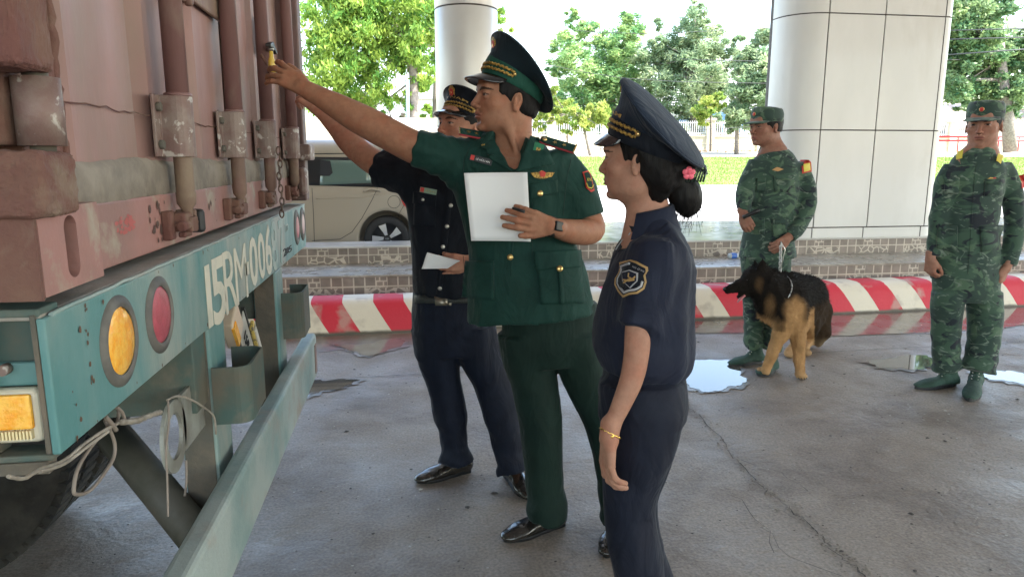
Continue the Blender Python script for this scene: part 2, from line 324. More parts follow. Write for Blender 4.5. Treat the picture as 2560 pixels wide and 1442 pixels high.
crack([(1850, 1150), (1950, 1180), (2020, 1230)], .0016, .01, 'crack')
crack([(1820, 1230), (1900, 1300), (1935, 1385)], .0012, .012, 'crack')
crack([(2100, 1440), (1980, 1400), (1900, 1320)], .0012, .012, 'crack')
# grit and paint flecks on the slab
def grit(name, n, m, x0, x1, y0, y1, s0, s1):
    mb = MB()
    for i in range(n):
        x = random.uniform(x0, x1); y = random.uniform(y0, y1); s = random.uniform(s0, s1)*(1 if random.random() < .9 else 2); a = random.random()*6; k = 5
        mb.add([(x+s*math.cos(a+j*6.28/k)*random.uniform(.5, 1.2), y+s*math.sin(a+j*6.28/k)*random.uniform(.5, 1), .0035) for j in range(k)]+[(x, y, .0035+s*.35)], [(j, (j+1) % k, k) for j in range(k)])
    return tag(mb.build(name, m), kind='stuff')
grit('grit', 900, mat('pale_chip', (.42, .40, .36), .8), -1.5, 5, 1.1, 5.4, .002, .007)
grit('debris', 1100, mat('dark_speck', (.07, .06, .055), .9), -1.5, 5, 1.1, 5.4, .002, .008)
# ---------------------------------------------------------------- pillars
def panelmat():
    return mat('cream_cladding_panel', (.72, .715, .70), .38, col2=(.66, .655, .64), nscale=1.3, col3=(.56, .54, .50), n3=1.6, lo3=.58, hi3=.85, stretch=(1, 1, .35), rvar=.08, spec=.4, coat=.15)
panel = panelmat(); gapm = mat('panel_joint', (.07, .06, .055), .8)
def column_stadium():
    root = empty('cladded_pillar', (4.8, 7.8, .39), label='wide cream panel clad pillar standing on the stepped island between the two soldiers', cat='pillar')
    x0, x1, y0, y1, r = 3.99, 5.86, 7.07, 7.87, .37
    out = [(x0+r, y0), (x1-.13, y0)]
    out += [(x1-.13+.13*math.sin(a), y0+.13-.13*math.cos(a)) for a in np.linspace(0, math.pi/2, 6)[1:]]
    out += [(x1, y1-.13), (x1-.13, y1), (x0+r, y1)]
    out += [(x0+r-r*math.sin(a), y1-r+r*math.cos(a)) for a in np.linspace(0, math.pi/2, 12)[1:]]
    out += [(x0+r-r*math.sin(a), y0+r-r*math.cos(a)) for a in np.linspace(math.pi/2, 0, 12)[:-1]]
    core = MB(); core.prism([(4.92+(x-4.92)*.985, 7.47+(y-7.47)*.98) for x, y in out], (0, 0, .392), (1, 0, 0), (0, 1, 0), (0, 0, 1), 5.2)
    core.build('pillar_core', gapm, root)
    def cut(o, xa, xb):   # part of outline between x cuts on the front, plus whole back for outer strips
        return o
    levels = [(.40, .672, 0), (.684, 1.713, 1), (1.725, 2.895, 1), (2.907, 4.1, 1), (4.11, 5.6, 1)]
    for za, zb, k in levels:
        # left rounded jacket
        jt = [4.38, 5.02, 5.72] if k else [4.37, 4.98, 5.68]
        t = .02; mb = MB()
        arc = [(jt[0]-.006, y0), (x0+r, y0)]+[(x0+r-r*math.sin(a), y0+r-r*math.cos(a)) for a in np.linspace(0, math.pi/2, 12)[1:]]+[(x0, y1-r)]
        vs = [(x, y, z) for x, y in arc for z in (za, zb)]; mb.add(vs, [(2*i, 2*i+1, 2*i+3, 2*i+2) for i in range(len(arc)-1)], True)
        mb.build('panel', panel, root)
        for a, b in ((jt[0]+.006, jt[1]-.006), (jt[1]+.006, jt[2]-.006)):
            MB().box(a, b, y0-.002, y0+.03, za, zb).build('panel', panel, root, bevel=.003)
        arc = [(jt[2]+.006, y0), (x1-.13, y0)]+[(x1-.13+.13*math.sin(a), y0+.13-.13*math.cos(a)) for a in np.linspace(0, math.pi/2, 6)[1:]]+[(x1, y1-.13)]
        mb = MB(); vs = [(x, y, z) for x, y in arc for z in (za, zb)]; mb.add(vs, [(2*i, 2*i+1, 2*i+3, 2*i+2) for i in range(len(arc)-1)], True); mb.build('panel', panel, root)
column_stadium()
rc = empty('round_pillar', (.67, 7.75, .56), label='round grey white metal clad pillar behind the two reaching officers', cat='pillar')
colm = mat('round_column_cladding', (.66, .655, .64), .34, metal=.15, spec=.5, col2=(.60, .595, .58), nscale=1.5)
for za, zb in ((.57, 1.75), (1.76, 2.94), (2.955, 4.1), (4.11, 5.6)):
    MB().lathe([(.328, za), (.33, za+.006), (.33, zb-.006), (.328, zb)], (.67, 7.75, 0), (0, 0, 1), 64).build('panel', colm, rc)
MB().cyl((.67, 7.75, .57), (.67, 7.75, 5.6), .322, 40).build('pillar_core', gapm, rc)
# ================================================================ CONTAINER AND TRAILER
pink = mat('faded_maroon_paint', (.315, .175, .155), .58, col2=(.245, .132, .117), nscale=3, col3=(.22, .16, .122), n3=4.5, lo3=.45, hi3=.72, bump=.12, bscale=60, stretch=(1, 1, .35), rvar=.1)
pinkd = mat('dirty_maroon_paint', (.20, .105, .085), .7, col2=(.16, .10, .075), nscale=6, col3=(.22, .16, .11), n3=9, lo3=.45, hi3=.65, bump=.5, bscale=45, bdist=.004)
rustd = mat('mud_caked_maroon', (.13, .052, .043), .85, col2=(.16, .085, .062), nscale=7, col3=(.20, .145, .105), n3=12, lo3=.55, hi3=.75, bump=1, bscale=40, bdist=.006)
rodp = mat('lock_rod_paint', (.205, .108, .10), .45, col2=(.155, .088, .08), nscale=5, col3=(.30, .23, .18), n3=8, lo3=.55, hi3=.75, bump=.15, bscale=50, stretch=(1, 1, .3))
plate = mat('dusty_zinc_plate', (.22, .165, .14), .55, metal=.1, col2=(.175, .105, .09), nscale=16, nlo=.42, nhi=.58, bump=.2, bscale=70, col3=(.42, .38, .34), n3=20, lo3=.58, hi3=.62)
sealm = mat('worn_rubber_seal', (.27, .23, .185), .8, col2=(.18, .15, .12), nscale=9, col3=(.16, .13, .11), n3=14, lo3=.6, hi3=.72, bump=.8, bscale=30, bdist=.006)
dark = mat('black_and_slot_shade', (.02, .02, .02), .8)  # flat black for lettering, wire and the painted shade in the casting slot
teal = mat('teal_chassis_paint', (.085, .215, .215), .5, col2=(.14, .255, .25), nscale=4, col3=(.32, .33, .295), n3=3.6, lo3=.44, hi3=.66, bump=.15, bscale=60, stretch=(1, 1, .4), rvar=.12)
tealpale = mat('chalky_teal_paint', (.33, .38, .36), .6, col2=(.17, .265, .255), nscale=2.2, nlo=.45, nhi=.65, col3=(.30, .27, .23), n3=6, lo3=.52, hi3=.72, bump=.2, bscale=60)
teald = mat('grimy_teal_metal', (.055, .10, .09), .7, col2=(.11, .10, .075), nscale=5, col3=(.16, .14, .11), n3=9, lo3=.55, hi3=.75, bump=.4, bscale=50, bdist=.003)
brownd = mat('mud_brown_metal', (.15, .12, .09), .8, col2=(.09, .085, .07), nscale=7, bump=.6, bscale=60, bdist=.004)
dustg = mat('dusty_grey_ledge', (.24, .22, .19), .75, col2=(.33, .31, .28), nscale=5, bump=.3)
creamp = mat('hand_painted_cream', (.62, .58, .48), .6, col2=(.42, .44, .38), nscale=14, nlo=.5, nhi=.75)
XF = -.475
con = empty('shipping_container', (-.6, 2.3, 1.2), label='faded maroon steel shipping container with its locked rear doors facing the officers', cat='container')
# side walls, roof, floor (far enough to stand alone)
mb = MB(); mb.box(-8, -.62, 1.04, 1.07, 1.33, 3.75); mb.box(-8, -.62, 3.56, 3.6, 1.33, 3.75); mb.box(-8, -.5, 1.05, 3.59, 3.72, 3.80); mb.box(-8, -.56, 1.06, 3.58, 1.21, 1.32)
mb.build('container_body', rustd, con)
# door panels with shallow vertical flutes
def door(y0, y1, hinge):
    ys = []; n = 3; wdt = (y1-y0)/n
    prof = []
    for i in range(n):
        a = y0+i*wdt
        prof += [(a+.02, 0), (a+.05, -.026), (a+wdt-.05, -.026), (a+wdt-.02, 0)]
    prof = [(y0, 0)]+prof+[(y1, 0)]
    X = -.585; vs = []
    for y, d in prof: vs += [(X+(-d if True else d)*1.0, y, 1.395), (X-d, y, 3.62)]
    mb = MB(); mb.add(vs, [(2*i, 2*i+1, 2*i+3, 2*i+2) for i in range(len(prof)-1)])
    o = mb.build('door', pink, con)
    MB().box(X-.03, X+.012, y0-.012, y0+.012, 1.40, 3.62).build('door_edge', pinkd, o)
    return o
d1 = door(1.27, 2.42, 0); d2 = door(2.50, 3.47, 1)
# weld line across the panels
pts = [(-.5535, y, 1.497+RNG.normal(0, .0015)) for y in np.linspace(1.28, 2.41, 40)]
MB().tube(pts, .0014, 5).build('weld_seam', rustd, d1)
pts = [(-.5535, y, 1.497+RNG.normal(0, .0015)) for y in np.linspace(2.51, 3.4, 40)]
MB().tube(pts, .0014, 5).build('weld_seam', rustd, d2)
# rubber seals: along the bottom, wavy, and the vertical one between the doors
def seal_strip(y0, y1, z0, z1, X):
    ys = np.linspace(y0, y1, 50); vs = []; prof = [(0, 0), (.06, .006), (.5, .0075), (.85, .006), (1, -.004)]
    for y in ys:
        e = .006*math.sin(y*9)+RNG.normal(0, .002); top = z1+.004*math.sin(y*13)+RNG.normal(0, .0012)
        for f, d in prof: vs.append((X+d+RNG.normal(0, .0012), y, z0+e+(top-z0-e)*f))
    k = len(prof)
    return MB().add(vs, [(i*k+j, i*k+j+1, (i+1)*k+j+1, (i+1)*k+j) for i in range(len(ys)-1) for j in range(k-1)], True)
seal_strip(1.235, 2.44, 1.315, 1.402, -.553).build('door_seal', sealm, con)
seal_strip(2.49, 3.46, 1.315, 1.402, -.553).build('door_seal', sealm, con)
mb = MB()
for y, X in ((2.43, -.548), (2.47, -.556)):
    mb.tube([(X+RNG.normal(0, .002), y+RNG.normal(0, .003), z) for z in np.arange(1.31, 3.6, .02)], .014, 6)
mb.build('door_seal', mat('torn_yellowed_seal', (.24, .20, .13), .85, col2=(.10, .08, .06), nscale=22, nlo=.45, nhi=.55, bump=1, bscale=40, bdist=.006), con)
# sill
MB().box(-.62, -.545, 1.20, 3.50, 1.205, 1.325).build('door_sill', mat('sill_paint', (.33, .165, .145), .58, col2=(.26, .145, .125), nscale=5, col3=(.33, .27, .21), n3=9, lo3=.56, hi3=.66, bump=.15, bscale=60), con, bevel=.004)
# near corner post with hinge blocks and casting
post = MB(); post.box(-.72, -.50, 1.02, 1.20, 1.50, 1.52+2.2)
pp = MB(); pp.box(-.74, -.53, 1.03, 1.165, 1.42, 3.7); pp.box(-.60, -.535, 1.10, 1.225, 1.335, 3.7); ps = pp.build('corner_post', rustd, con, bevel=.006)
def lump(name, x0, x1, y0, y1, z0, z1, m, parent, bevel=.014, disp=.007, sub=5):
    o = MB().box(x0, x1, y0, y1, z0, z1).build(name, m, parent, bevel=bevel, seg=3)
    s = o.modifiers.new('s', 'SUBSURF'); s.levels = s.render_levels = sub; s.subdivision_type = 'SIMPLE'
    tx = bpy.data.textures.get('lumps') or bpy.data.textures.new('lumps', 'CLOUDS'); tx.noise_scale = .035; tx.noise_depth = 4
    d = o.modifiers.new('d', 'DISPLACE'); d.texture = tx; d.strength = disp; d.mid_level = .5; d.texture_coords = 'GLOBAL'
    ty = bpy.data.textures.get('grit') or bpy.data.textures.new('grit', 'CLOUDS'); ty.noise_scale = .011; ty.noise_depth = 3; d = o.modifiers.new('d2', 'DISPLACE'); d.texture = ty; d.strength = .0045; d.mid_level = .5; d.texture_coords = 'GLOBAL'
    for p in o.data.polygons: p.use_smooth = False
    return o
def hinge(z0, z1):   # pin barrel between two blocks
    h = MB().cyl((-.500, 1.083, z0), (-.500, 1.083, z1), .030, 24).build('hinge', plate, con)
    MB().cyl((-.500, 1.083, z0-.01), (-.500, 1.083, z1+.02), .016, 12).build('hinge_pin', brownd, h)
    return h
hinge(1.420, 1.512)
lump('hinge_block', -.60, -.472, .985, 1.085, 1.516, 1.80, rustd, con, .012)
lump('hinge_block', -.60, -.468, 1.0, 1.105, 1.325, 1.412, rustd, con, .010)
# dirt-caked edge where post meets door
mb = MB(); mb.tube([(-.540+RNG.normal(0, .0012), 1.230+RNG.normal(0, .0015), z) for z in np.arange(1.33, 3.6, .012)], [.009+abs(RNG.normal(0, .0015)) for _ in np.arange(1.33, 3.6, .012)], 7); mb.build('hinge_edge', rustd, con)
# bottom casting with its slotted hole
def casting(y0, y1, xf, xb, z0, z1, flip):
    n = 16; cy, cz = y0+.092, (z0+z1)/2; hw, hh = .020, .028
    ring = [(cy+hw*math.cos(a), cz+(hh if math.sin(a) > 0 else -hh)*1+hw*math.sin(a)*.9-(0)) for a in np.linspace(0, 2*math.pi, 25)[:-1]]
    per = []; yc_, zc_ = (y0+y1)/2, (z0+z1)/2; k = len(ring)
    for i in range(k):
        a = 2*math.pi*i/k; c_, s_ = math.cos(a), math.sin(a); m_ = max(abs(c_), abs(s_)); per.append((yc_+c_/m_*(y1-y0)/2, zc_+s_/m_*(z1-z0)/2))
    vs = [(xf, y, z) for y, z in ring]+[(xf, y, z) for y, z in per]+[(xf-.03, y, z) for y, z in ring]
    fs = [(i, (i+1) % k, k+(i+1) % k, k+i) for i in range(k)]+[(i, (i+1) % k, 2*k+(i+1) % k, 2*k+i) for i in range(k)]
    mb = MB(); mb.add(vs, fs)
    mb.add([(xf, y0, z0), (xf, y1, z0), (xb, y1, z0), (xb, y0, z0)], [(0, 1, 2, 3)]); mb.add([(xf, y0, z1), (xf, y1, z1), (xb, y1, z1), (xb, y0, z1)], [(0, 1, 2, 3)])
    mb.add([(xf, y0, z0), (xf, y0, z1), (xb, y0, z1), (xb, y0, z0)], [(0, 1, 2, 3)]); mb.add([(xf, y1, z0), (xf, y1, z1), (xb, y1, z1), (xb, y1, z0)], [(0, 1, 2, 3)])
    mb.add([(xb, y0, z0), (xb, y0, z1), (xb, y1, z1), (xb, y1, z0)], [(0, 1, 2, 3)])
    return mb
c1 = casting(1.025, 1.215, -.492, -.66, 1.215, 1.335, False).build('corner_casting', MATS['sill_paint'], con)
MB().box(-.62, -.55, 1.075, 1.20, 1.225, 1.325).build('slot_shade_block', dark, c1)  # solid black block; its colour stands for the shade inside the casting
mb = MB(); mb.box(-.655, -.4925, 1.016, 1.0235, 1.212, 1.337); mb.build('side_plate', rustd, c1)
# far corner post
MB().box(-.66, -.475, 3.50, 3.60, 1.21, 3.7).build('corner_post', mat('post_paint_recess_shade', (.16, .085, .08), .6, col2=(.12, .08, .07), nscale=4), con, bevel=.008)  # paint darkened to carry the shadow of the hinge recess
for z0, z1 in ((1.40, 1.475), (2.3, 2.4)):
    MB().box(-.50, -.44, 3.44, 3.60, z0, z1).build('hinge_block', plate, con, bevel=.01)
MB().box(-.50, -.46, 3.40, 3.5, 1.24, 1.37).build('hinge_block', plate, con, bevel=.02)
# lock rods with their bearing plates and cams
def lock_rod(px, py, chain=False, black=False):
    p = onx(px, py, -.512); y = p[1]; X = -.512
    r = MB().cyl((X, y, 1.545), (X, y, 3.5), .0245, 24).build('lock_rod', rodp, con)
    MB().lathe([(.0245, 1.552), (.030, 1.550), (.031, 1.544), (.020, 1.543)], (X, y, 0), (0, 0, 1), 24).build('rod_collar', rodp, r)
    # flanged bearing plate: half barrel + two flanges
    prof = [(-.075, -.036), (-.0745, -.030), (-.036, -.030)]+[(.036*math.sin(a), -.006+.036*math.cos(a)) for a in np.linspace(-math.pi/2, math.pi/2, 11)]+[(.036, -.030), (.058, -.030), (.058, -.036)]
    vs = []; zs = [1.408, 1.412, 1.540, 1.544]
    for z in zs:
        for dy, dx in prof: vs.append((X+dx, y+dy, z))
    k = len(prof); mb = MB(); mb.add(vs, [(i*k+j, i*k+j+1, (i+1)*k+j+1, (i+1)*k+j) for i in range(len(zs)-1) for j in range(k-1)]+[tuple(range(k)), tuple(range((len(zs)-1)*k, len(zs)*k))])
    bp = mb.build('bearing_plate', plate, r, bevel=.002)
    for dy in (-.056, .050):
        for z in (1.435, 1.517):
            MB().cyl((X-.034, y+dy, z), (X-.020, y+dy, z), .010, 6).build('bolt', brownd, bp)
    # lower rod and cam
    lr = MB().lathe([(.021, 1.41), (.021, 1.33), (.0225, 1.325), (.021, 1.30), (.013, 1.288), (.011, 1.27)], (X, y, 0), (0, 0, 1), 20).build('lower_rod', pinkd, r)
    cm = MB(); cm.box(X-.028, X+.010, y-.060, y+.012, 1.262, 1.282); cm.box(X-.005, X+.016, y-.03, y+.026, 1.235, 1.270)
    cm.cyl((X-.03, y-.055, 1.252), (X+.002, y-.05, 1.252), .013, 12); cm.cyl((X+.004, y-.07, 1.252), (X+.004, y+.03, 1.256), .012, 12); cm.box(X-.01, X+.008, y-.05, y+.0, 1.225, 1.238)
    cm.build('cam', rustd, r, bevel=.004)
    MB().box(X-.034, X-.012, y-.085, y-.05, 1.222, 1.288).build('cam_keeper', rustd, r, bevel=.005); MB().box(X-.034, X+.012, y+.022, y+.034, 1.232, 1.285).build('cam_keeper', pinkd, r, bevel=.004)
    if black: MB().box(X-.012, X+.026, y+.034, y+.054, 1.228, 1.285).build('rubber_tip', mat('black_rubber', (.02, .02, .022), .5), r, bevel=.009)
    return r, y
r1, Y1 = lock_rod(452, 330, black=True); r2, Y2 = lock_rod(590, 335); r3, Y3 = lock_rod(671, 350); r4, Y4 = lock_rod(733, 370)
print('rods', Y1, Y2, Y3, Y4)
# handle latch between the first two rods
h = MB(); zt = onx(520, 25, -.53)[2]
h.box(-.55, -.538, Y1+.15, Y2+.04, zt, zt+.10); h.box(-.53, -.512, Y1+.12, Y1+.15, zt-.035, zt+.09); h.box(-.53, -.495, Y2+.02, Y2+.05, zt-.02, zt+.12); h.cyl((-.52, Y1+.14, zt-.03), (-.50, Y1+.14, zt-.03), .014, 6)
h.build('door_handle', pinkd, con, bevel=.006)
# hasp, with its bolt seal
p = onx(668, 100, -.515); hp = MB(); hp.prism([(-.045, -.055), (.03, -.062), (.04, -.02), (.035, .05), (.01, .085), (-.03, .08), (-.05, .04)], (-.53, p[1], p[2]), (0, 1, 0), (0, 0, 1), (1, 0, 0), .012)
ho = hp.build('hasp', plate, con, bevel=.003); MB().cyl((-.518, p[1]+.01, p[2]-.02), (-.508, p[1]+.01, p[2]-.02), .012, 10).build('rivet', rustd, ho)
sp_ = onx(679, 150, -.475); sx, sy, sz = sp_
brass = mat('yellow_seal_plastic', (.62, .42, .07), .35, spec=.5)
sl = MB().lathe([(.0001, -.045), (.0125, -.044), (.013, -.02), (.0125, -.004), (.008, .010), (.007, .030), (.0001, .032)], (sx, sy, sz), (0, 0, 1), 20).build('bolt_seal', brass)
tag(sl, 'yellow bottle shaped bolt seal hanging on the container lock above the pointing hand', 'seal')
MB().lathe([(.0001, .030), (.010, .031), (.012, .037), (.010, .042), (.0001, .043)], (sx, sy, sz), (0, 0, 1), 16).build('seal_bolt', mat('dull_steel', (.3, .29, .27), .35, metal=.8), sl)
mb = MB(); mb.prism([(-.035, 0), (.005, .012), (.05, -.018), (.045, -.028), (.0, -.008), (-.035, -.012)], (sx-.01, sy, sz+.052), nrm((.1, 1, 0)), (0, 0, 1), (1, 0, 0), .02)
mb.build('latch_tongue', mat('black_iron', (.035, .032, .03), .4, metal=.5), con, bevel=.003)
MB().tube([(-.515, Y3-.03, sz+.02), (-.50, Y3-.025, sz-.005), (-.495, Y3, sz-.03), (-.505, Y3+.02, sz-.045), (sx, sy-.01, sz-.04)], .006, 8).build('latch_hook', rustd, con)
# blue tag on the far door
bp_ = onx(741, 155, -.50); o = MB().cyl(bp_+V(0, 0, -.02), bp_+V(0, 0, .014), .009, 8).build('cable_seal', mat('blue_plastic', (.03, .16, .38), .3)); tag(o, 'small blue cable seal on the far container door beside the hand', 'seal')
MB().tube([bp_+V(0, 0, .01), bp_+V(.005, -.02, .035), bp_+V(0, -.04, .03), bp_+V(-.01, -.05, 0)], .002, 5).build('wire_loop', dark, o)
# hanging chain near the third rod
ch = empty('hanging_chain', (-.48, Y3-.03, 1.42), label='rusty link chain hanging from the third lock rod of the container', cat='chain')
chm = mat('rusty_chain', (.16, .10, .075), .6, metal=.3, col2=(.10, .07, .055), nscale=30)
z = 1.435; k = 0
while z > 1.19:
    a = k % 2; u = V(0, 1, 0) if a else V(1, 0, 0)
    c = V(-.473+.003*math.sin(k), Y3-.028+.006*math.sin(k*1.3), z); MB().tube([c+u*.0075*math.cos(t)+V(0, 0, .0155*math.sin(t)) for t in np.linspace(0, 2*math.pi, 13)[:-1]], .0027, 6, closed=True).build('chain_link', chm, ch)
    z -= .0235; k += 1
# scratched red patch on the sill and flaking paint
mb = MB()
for i in range(40):
    y = 1.42+random.random()*.09; z = 1.262+random.random()*.032; s = .002+.005*random.random()
    mb.add([(-.5444+i*.00002, y+s*math.cos(t)*1.6, z+s*math.sin(t)*random.uniform(.5, 1)) for t in np.linspace(0, 6.28, 7)[:-1]], [tuple(range(6))])
tag(mb.build('red_paint_patch', mat('fresh_red_paint', (.42, .10, .09), .5), con), kind='stuff')
mb = MB()
for i in range(34):
    y = random.choice([1.62+random.gauss(0, .03), 2.0+random.random()*.9, 1.66]); z = 1.225+random.random()*.085; s = .002+.005*random.random()
    mb.add([(-.5435+i*.00002, y+s*math.cos(t), z+s*2*math.sin(t)*random.uniform(.5, 1)) for t in np.linspace(0, 6.28, 7)[:-1]], [tuple(range(6))])
tag(mb.build('bare_flake', mat('bare_flakes', (.10, .06, .05), .8), con), kind='stuff')
# ---------------- trailer
tr = empty('container_trailer', (-.6, 2.3, 1.1), label='teal painted trailer chassis with round lamps and bent underrun bumper under the container', cat='trailer')
XB = -.50; y0, y1, z0, z1 = 1.03, 3.585, .985, 1.185
beam = MB(); beam.prism([(y0, z0), (y1-.03, z0), (y1, z0+.03), (y1, z1), (y0, z1)], (XB-.012, 0, 0), (0, 1, 0), (0, 0, 1), (1, 0, 0), .012)
bo = beam.build('rear_beam', teal, tr, bevel=.003)
mb = MB()
for i in range(60):
    y = random.choice([1.155+random.gauss(0, .006), random.uniform(1.05, 3.5), random.uniform(1.05, 3.5)]); zz = random.choice([1.045+random.gauss(0, .018), .988+abs(random.gauss(0, .006)), 1.18-abs(random.gauss(0, .006)), random.uniform(.99, 1.18)]); s = .0012+.0035*random.random()
    if .99 < zz < 1.182: mb.add([(XB+.0006+i*.00002, y+s*math.cos(t)*random.uniform(.6, 1.2), zz+s*1.6*math.sin(t)*random.uniform(.5, 1)) for t in np.linspace(0, 6.28, 8)[:-1]], [tuple(range(7))])
tag(mb.build('rust_chip', mat('rust_chips', (.12, .065, .04), .85), bo), kind='stuff')
MB().box(XB-.20, XB-.008, y0+.005, y1, z1-.004, z1+.006).build('beam_ledge', dustg, bo, bevel=.002)
MB().tube([(XB-.001, y, z1+.003+RNG.normal(0, .0008)) for y in np.linspace(y0+.02, y1, 60)], .0035, 6).build('bead_weld', tealpale, bo)
mb = MB(); mb.box(-7.5, XB-.012, 1.075, 1.085, .99, 1.18); mb.box(-7.5, XB-.012, 1.033, 1.08, .975, .985); mb.box(-7.5, XB-.008, 1.033, 1.09, 1.186, 1.198); mb.box(-.60, -.588, 1.034, 1.08, .984, 1.186)
mb.box(-7.5, -.512, 3.50, 3.58, .98, 1.18); mb.box(-7.5, -.512, 1.7, 1.85, .80, 1.18); mb.box(-7.5, -.512, 2.75, 2.9, .80, 1.18); mb.build('side_rail', teald, tr, bevel=.003)
mb = MB(); mb.box(-.5205, -.5125, 1.031, 1.045, .986, 1.19); mb.box(-.66, -.52, 1.034, 1.06, .955, .974); mb.build('rail_end_flange', brownd, tr, bevel=.002)
# marker lamp on the near side rail
amber = mat('amber_lens', (.90, .36, .02), .25, spec=.6, col2=(.95, .52, .08), nscale=42, coat=.4, bump=.8, bscale=90, bdist=.003)
lamp = MB().box(-.64, -.527, 1.045, 1.075, .998, 1.079).build('marker_lamp', mat('lamp_bezel', (.72, .66, .52), .3), tr, bevel=.012, seg=4)
MB().box(-.64, -.536, 1.038, 1.047, 1.022, 1.074).build('lamp_lens', amber, lamp, bevel=.004); mb = MB()
for i in range(22): mb.box(-.638+.0046*i, -.6355+.0046*i, 1.037, 1.046, 1.008, 1.021)
mb.build('lamp_reflector', mat('clear_lens', (.75, .62, .36), .2), lamp)
MB().box(-.66, -.528, 1.062, 1.074, 1.080, 1.115).build('lamp_bracket', teal, tr, bevel=.004)
MB().cyl((-.572, 1.062, 1.108), (-.572, 1.046, 1.108), .008, 10).build('bracket_bolt', plate, tr)
# round lamps in the beam
def round_lamp(cy, cz, R, r, m, nm):
    g = MB().lathe([(r-.001, .004), (r+.005, .008), (R-.012, .007), (R, .002), (R, -.002)], (XB, cy, cz), (1, 0, 0), 40).build(nm, mat('dusty_black_grommet', (.085, .08, .075), .65, col2=(.14, .13, .115), nscale=12), tr)
    MB().lathe([(r, .001), (r*.9, .005), (r*.5, .007), (.0005, .008)], (XB, cy, cz), (1, 0, 0), 32).build('lamp_lens', m, g); return g
redl = mat('faded_red_lens', (.46, .09, .12), .3, col2=(.36, .07, .09), nscale=40, bump=.6, bscale=250, bdist=.002)
round_lamp(1.268, 1.092, .080, .060, amber, 'round_lamp'); round_lamp(1.472, 1.094, .078, .058, redl, 'round_lamp')
round_lamp(3.30, 1.10, .08, .052, redl, 'round_lamp'); round_lamp(3.48, 1.10, .08, .052, mat('pale_pink_lens', (.48, .3, .3), .3), 'round_lamp')
# hand-painted number: single letters so that each keeps its own width and size
x = [(('1'), 531, 2), (('5'), 568, 2.2), ('R', 0, 0)]
def glyph(ch, pxc, pyt, pyb, pw, m=creamp, off=.012, nm='painted_number'):
    a = onx(pxc, pyt, XB); b = onx(pxc, pyb, XB); l = onx(pxc-pw/2, (pyt+pyb)/2, XB); r = onx(pxc+pw/2, (pyt+pyb)/2, XB)
    me = text_mesh(ch, .2, extrude=.0006, offset=off*.2)
    co = np.array([v.co[:] for v in me.vertices]); mn = co.min(0); mx = co.max(0); H = a[2]-b[2]; W = abs(r[1]-l[1]); cy = (a[1]+b[1])/2; cz = (a[2]+b[2])/2
    for v in me.vertices:
        X_ = (v.co.x-(mn[0]+mx[0])/2)/(mx[0]-mn[0])*W; Y_ = (v.co.y-(mn[1]+mx[1])/2)/(mx[1]-mn[1])*H
        v.co = (XB+.0012+v.co.z, cy+X_, cz+Y_)
    return link(nm, me, m, bo)
creamf = mat('faded_cream_paint', (.40, .44, .40), .6, col2=(.25, .36, .34), nscale=16)
for ch, c, t, b, pw, m in (('I', 521, 660, 822, 12, creamp), ('5', 546, 640, 812, 34, creamp), ('R', 575, 622, 780, 32, creamp), ('M', 602, 612, 756, 30, creamp), ('-', 617, 655, 688, 9, creamp), ('0', 633, 590, 718, 20, creamp), ('0', 653, 580, 700, 17, creamp), ('6', 670, 560, 690, 16, creamp), ('8', 685, 550, 680, 15, creamf), ('7', 703, 548, 662, 12, creamf)):
    glyph(ch, c, t, b, pw, m, .0 if ch in 'MR-' else .02)
for i, (c, t, b, m) in enumerate(((716, 560, 578, creamf), (712, 620, 640, dark), (718, 618, 634, dark), (725, 614, 630, dark))):
    glyph('z2.5'[i] if i else 'm', c, t, b, 8, m, .01)
# uprights, bumper, pockets, brace
for ya in (1.80, 2.72):
    u = MB(); u.box(-.585, -.50, ya, ya+.15, .45, .985); u.build('bumper_upright', teal if ya > 2 else teal, tr, bevel=.006)
    MB().box(-.58, -.508, ya-.004, ya-.001, .46, .98).build('mud_film', brownd, tr)
mb = MB(); mb.box(-.48, -.425, .45, 3.20, .435, .63); b_ = mb.build('underrun_bumper', tealpale, tr, bevel=.014, seg=3)
MB().box(-.4252, -.4225, 3.12, 3.17, .46, .59).build('reflector_strip', mat('faded_reflector', (.25, .16, .13), .4), b_)
def pocket(y, z0, z1, nm='stake_pocket', wd=.2, dp=.085):
    out = [(-.50, y), (-.46, y)]+[(-.50+dp-.03+.03*math.sin(a), y+.03-.03*math.cos(a)) for a in np.linspace(0, math.pi/2, 6)]+[(-.50+dp, y+wd-.03)]+[(-.50+dp-.03+.03*math.cos(a), y+wd-.03+.03*math.sin(a)) for a in np.linspace(0, math.pi/2, 6)]+[(-.50, y+wd)]
    inn = [(-.50, y+wd-.008)]+[(x-.007, yy) for x, yy in out[::-1][1:-1]]+[(-.50, y+.008)]
    mb = MB(); k = len(out); vs = [(x, yy, z) for z in (z0, z1) for x, yy in out]; mb.add(vs, [(i, i+1, k+i+1, k+i) for i in range(k-1)])
    o = mb.build(nm, teald, tr); s = o.modifiers.new('s', 'SOLIDIFY'); s.thickness = .007; s.offset = 1; return o
pocket(1.80, .735, .885); pocket(2.82, .70, .885, dp=.075)
mb = MB(); mb.tube([onx(262, 1060, -.85), onx(500, 1350, -.53)], .046, 18); o = mb.build('diagonal_brace', mat('dark_olive_brace', (.06, .06, .042), .6, col2=(.11, .10, .08), nscale=6), tr); 
mb = MB(); mb.tube([V(-1.1, 2.95, 1.05), V(-.55, 2.80, .66)], .045, 4); mb.build('diagonal_brace', teald, tr)
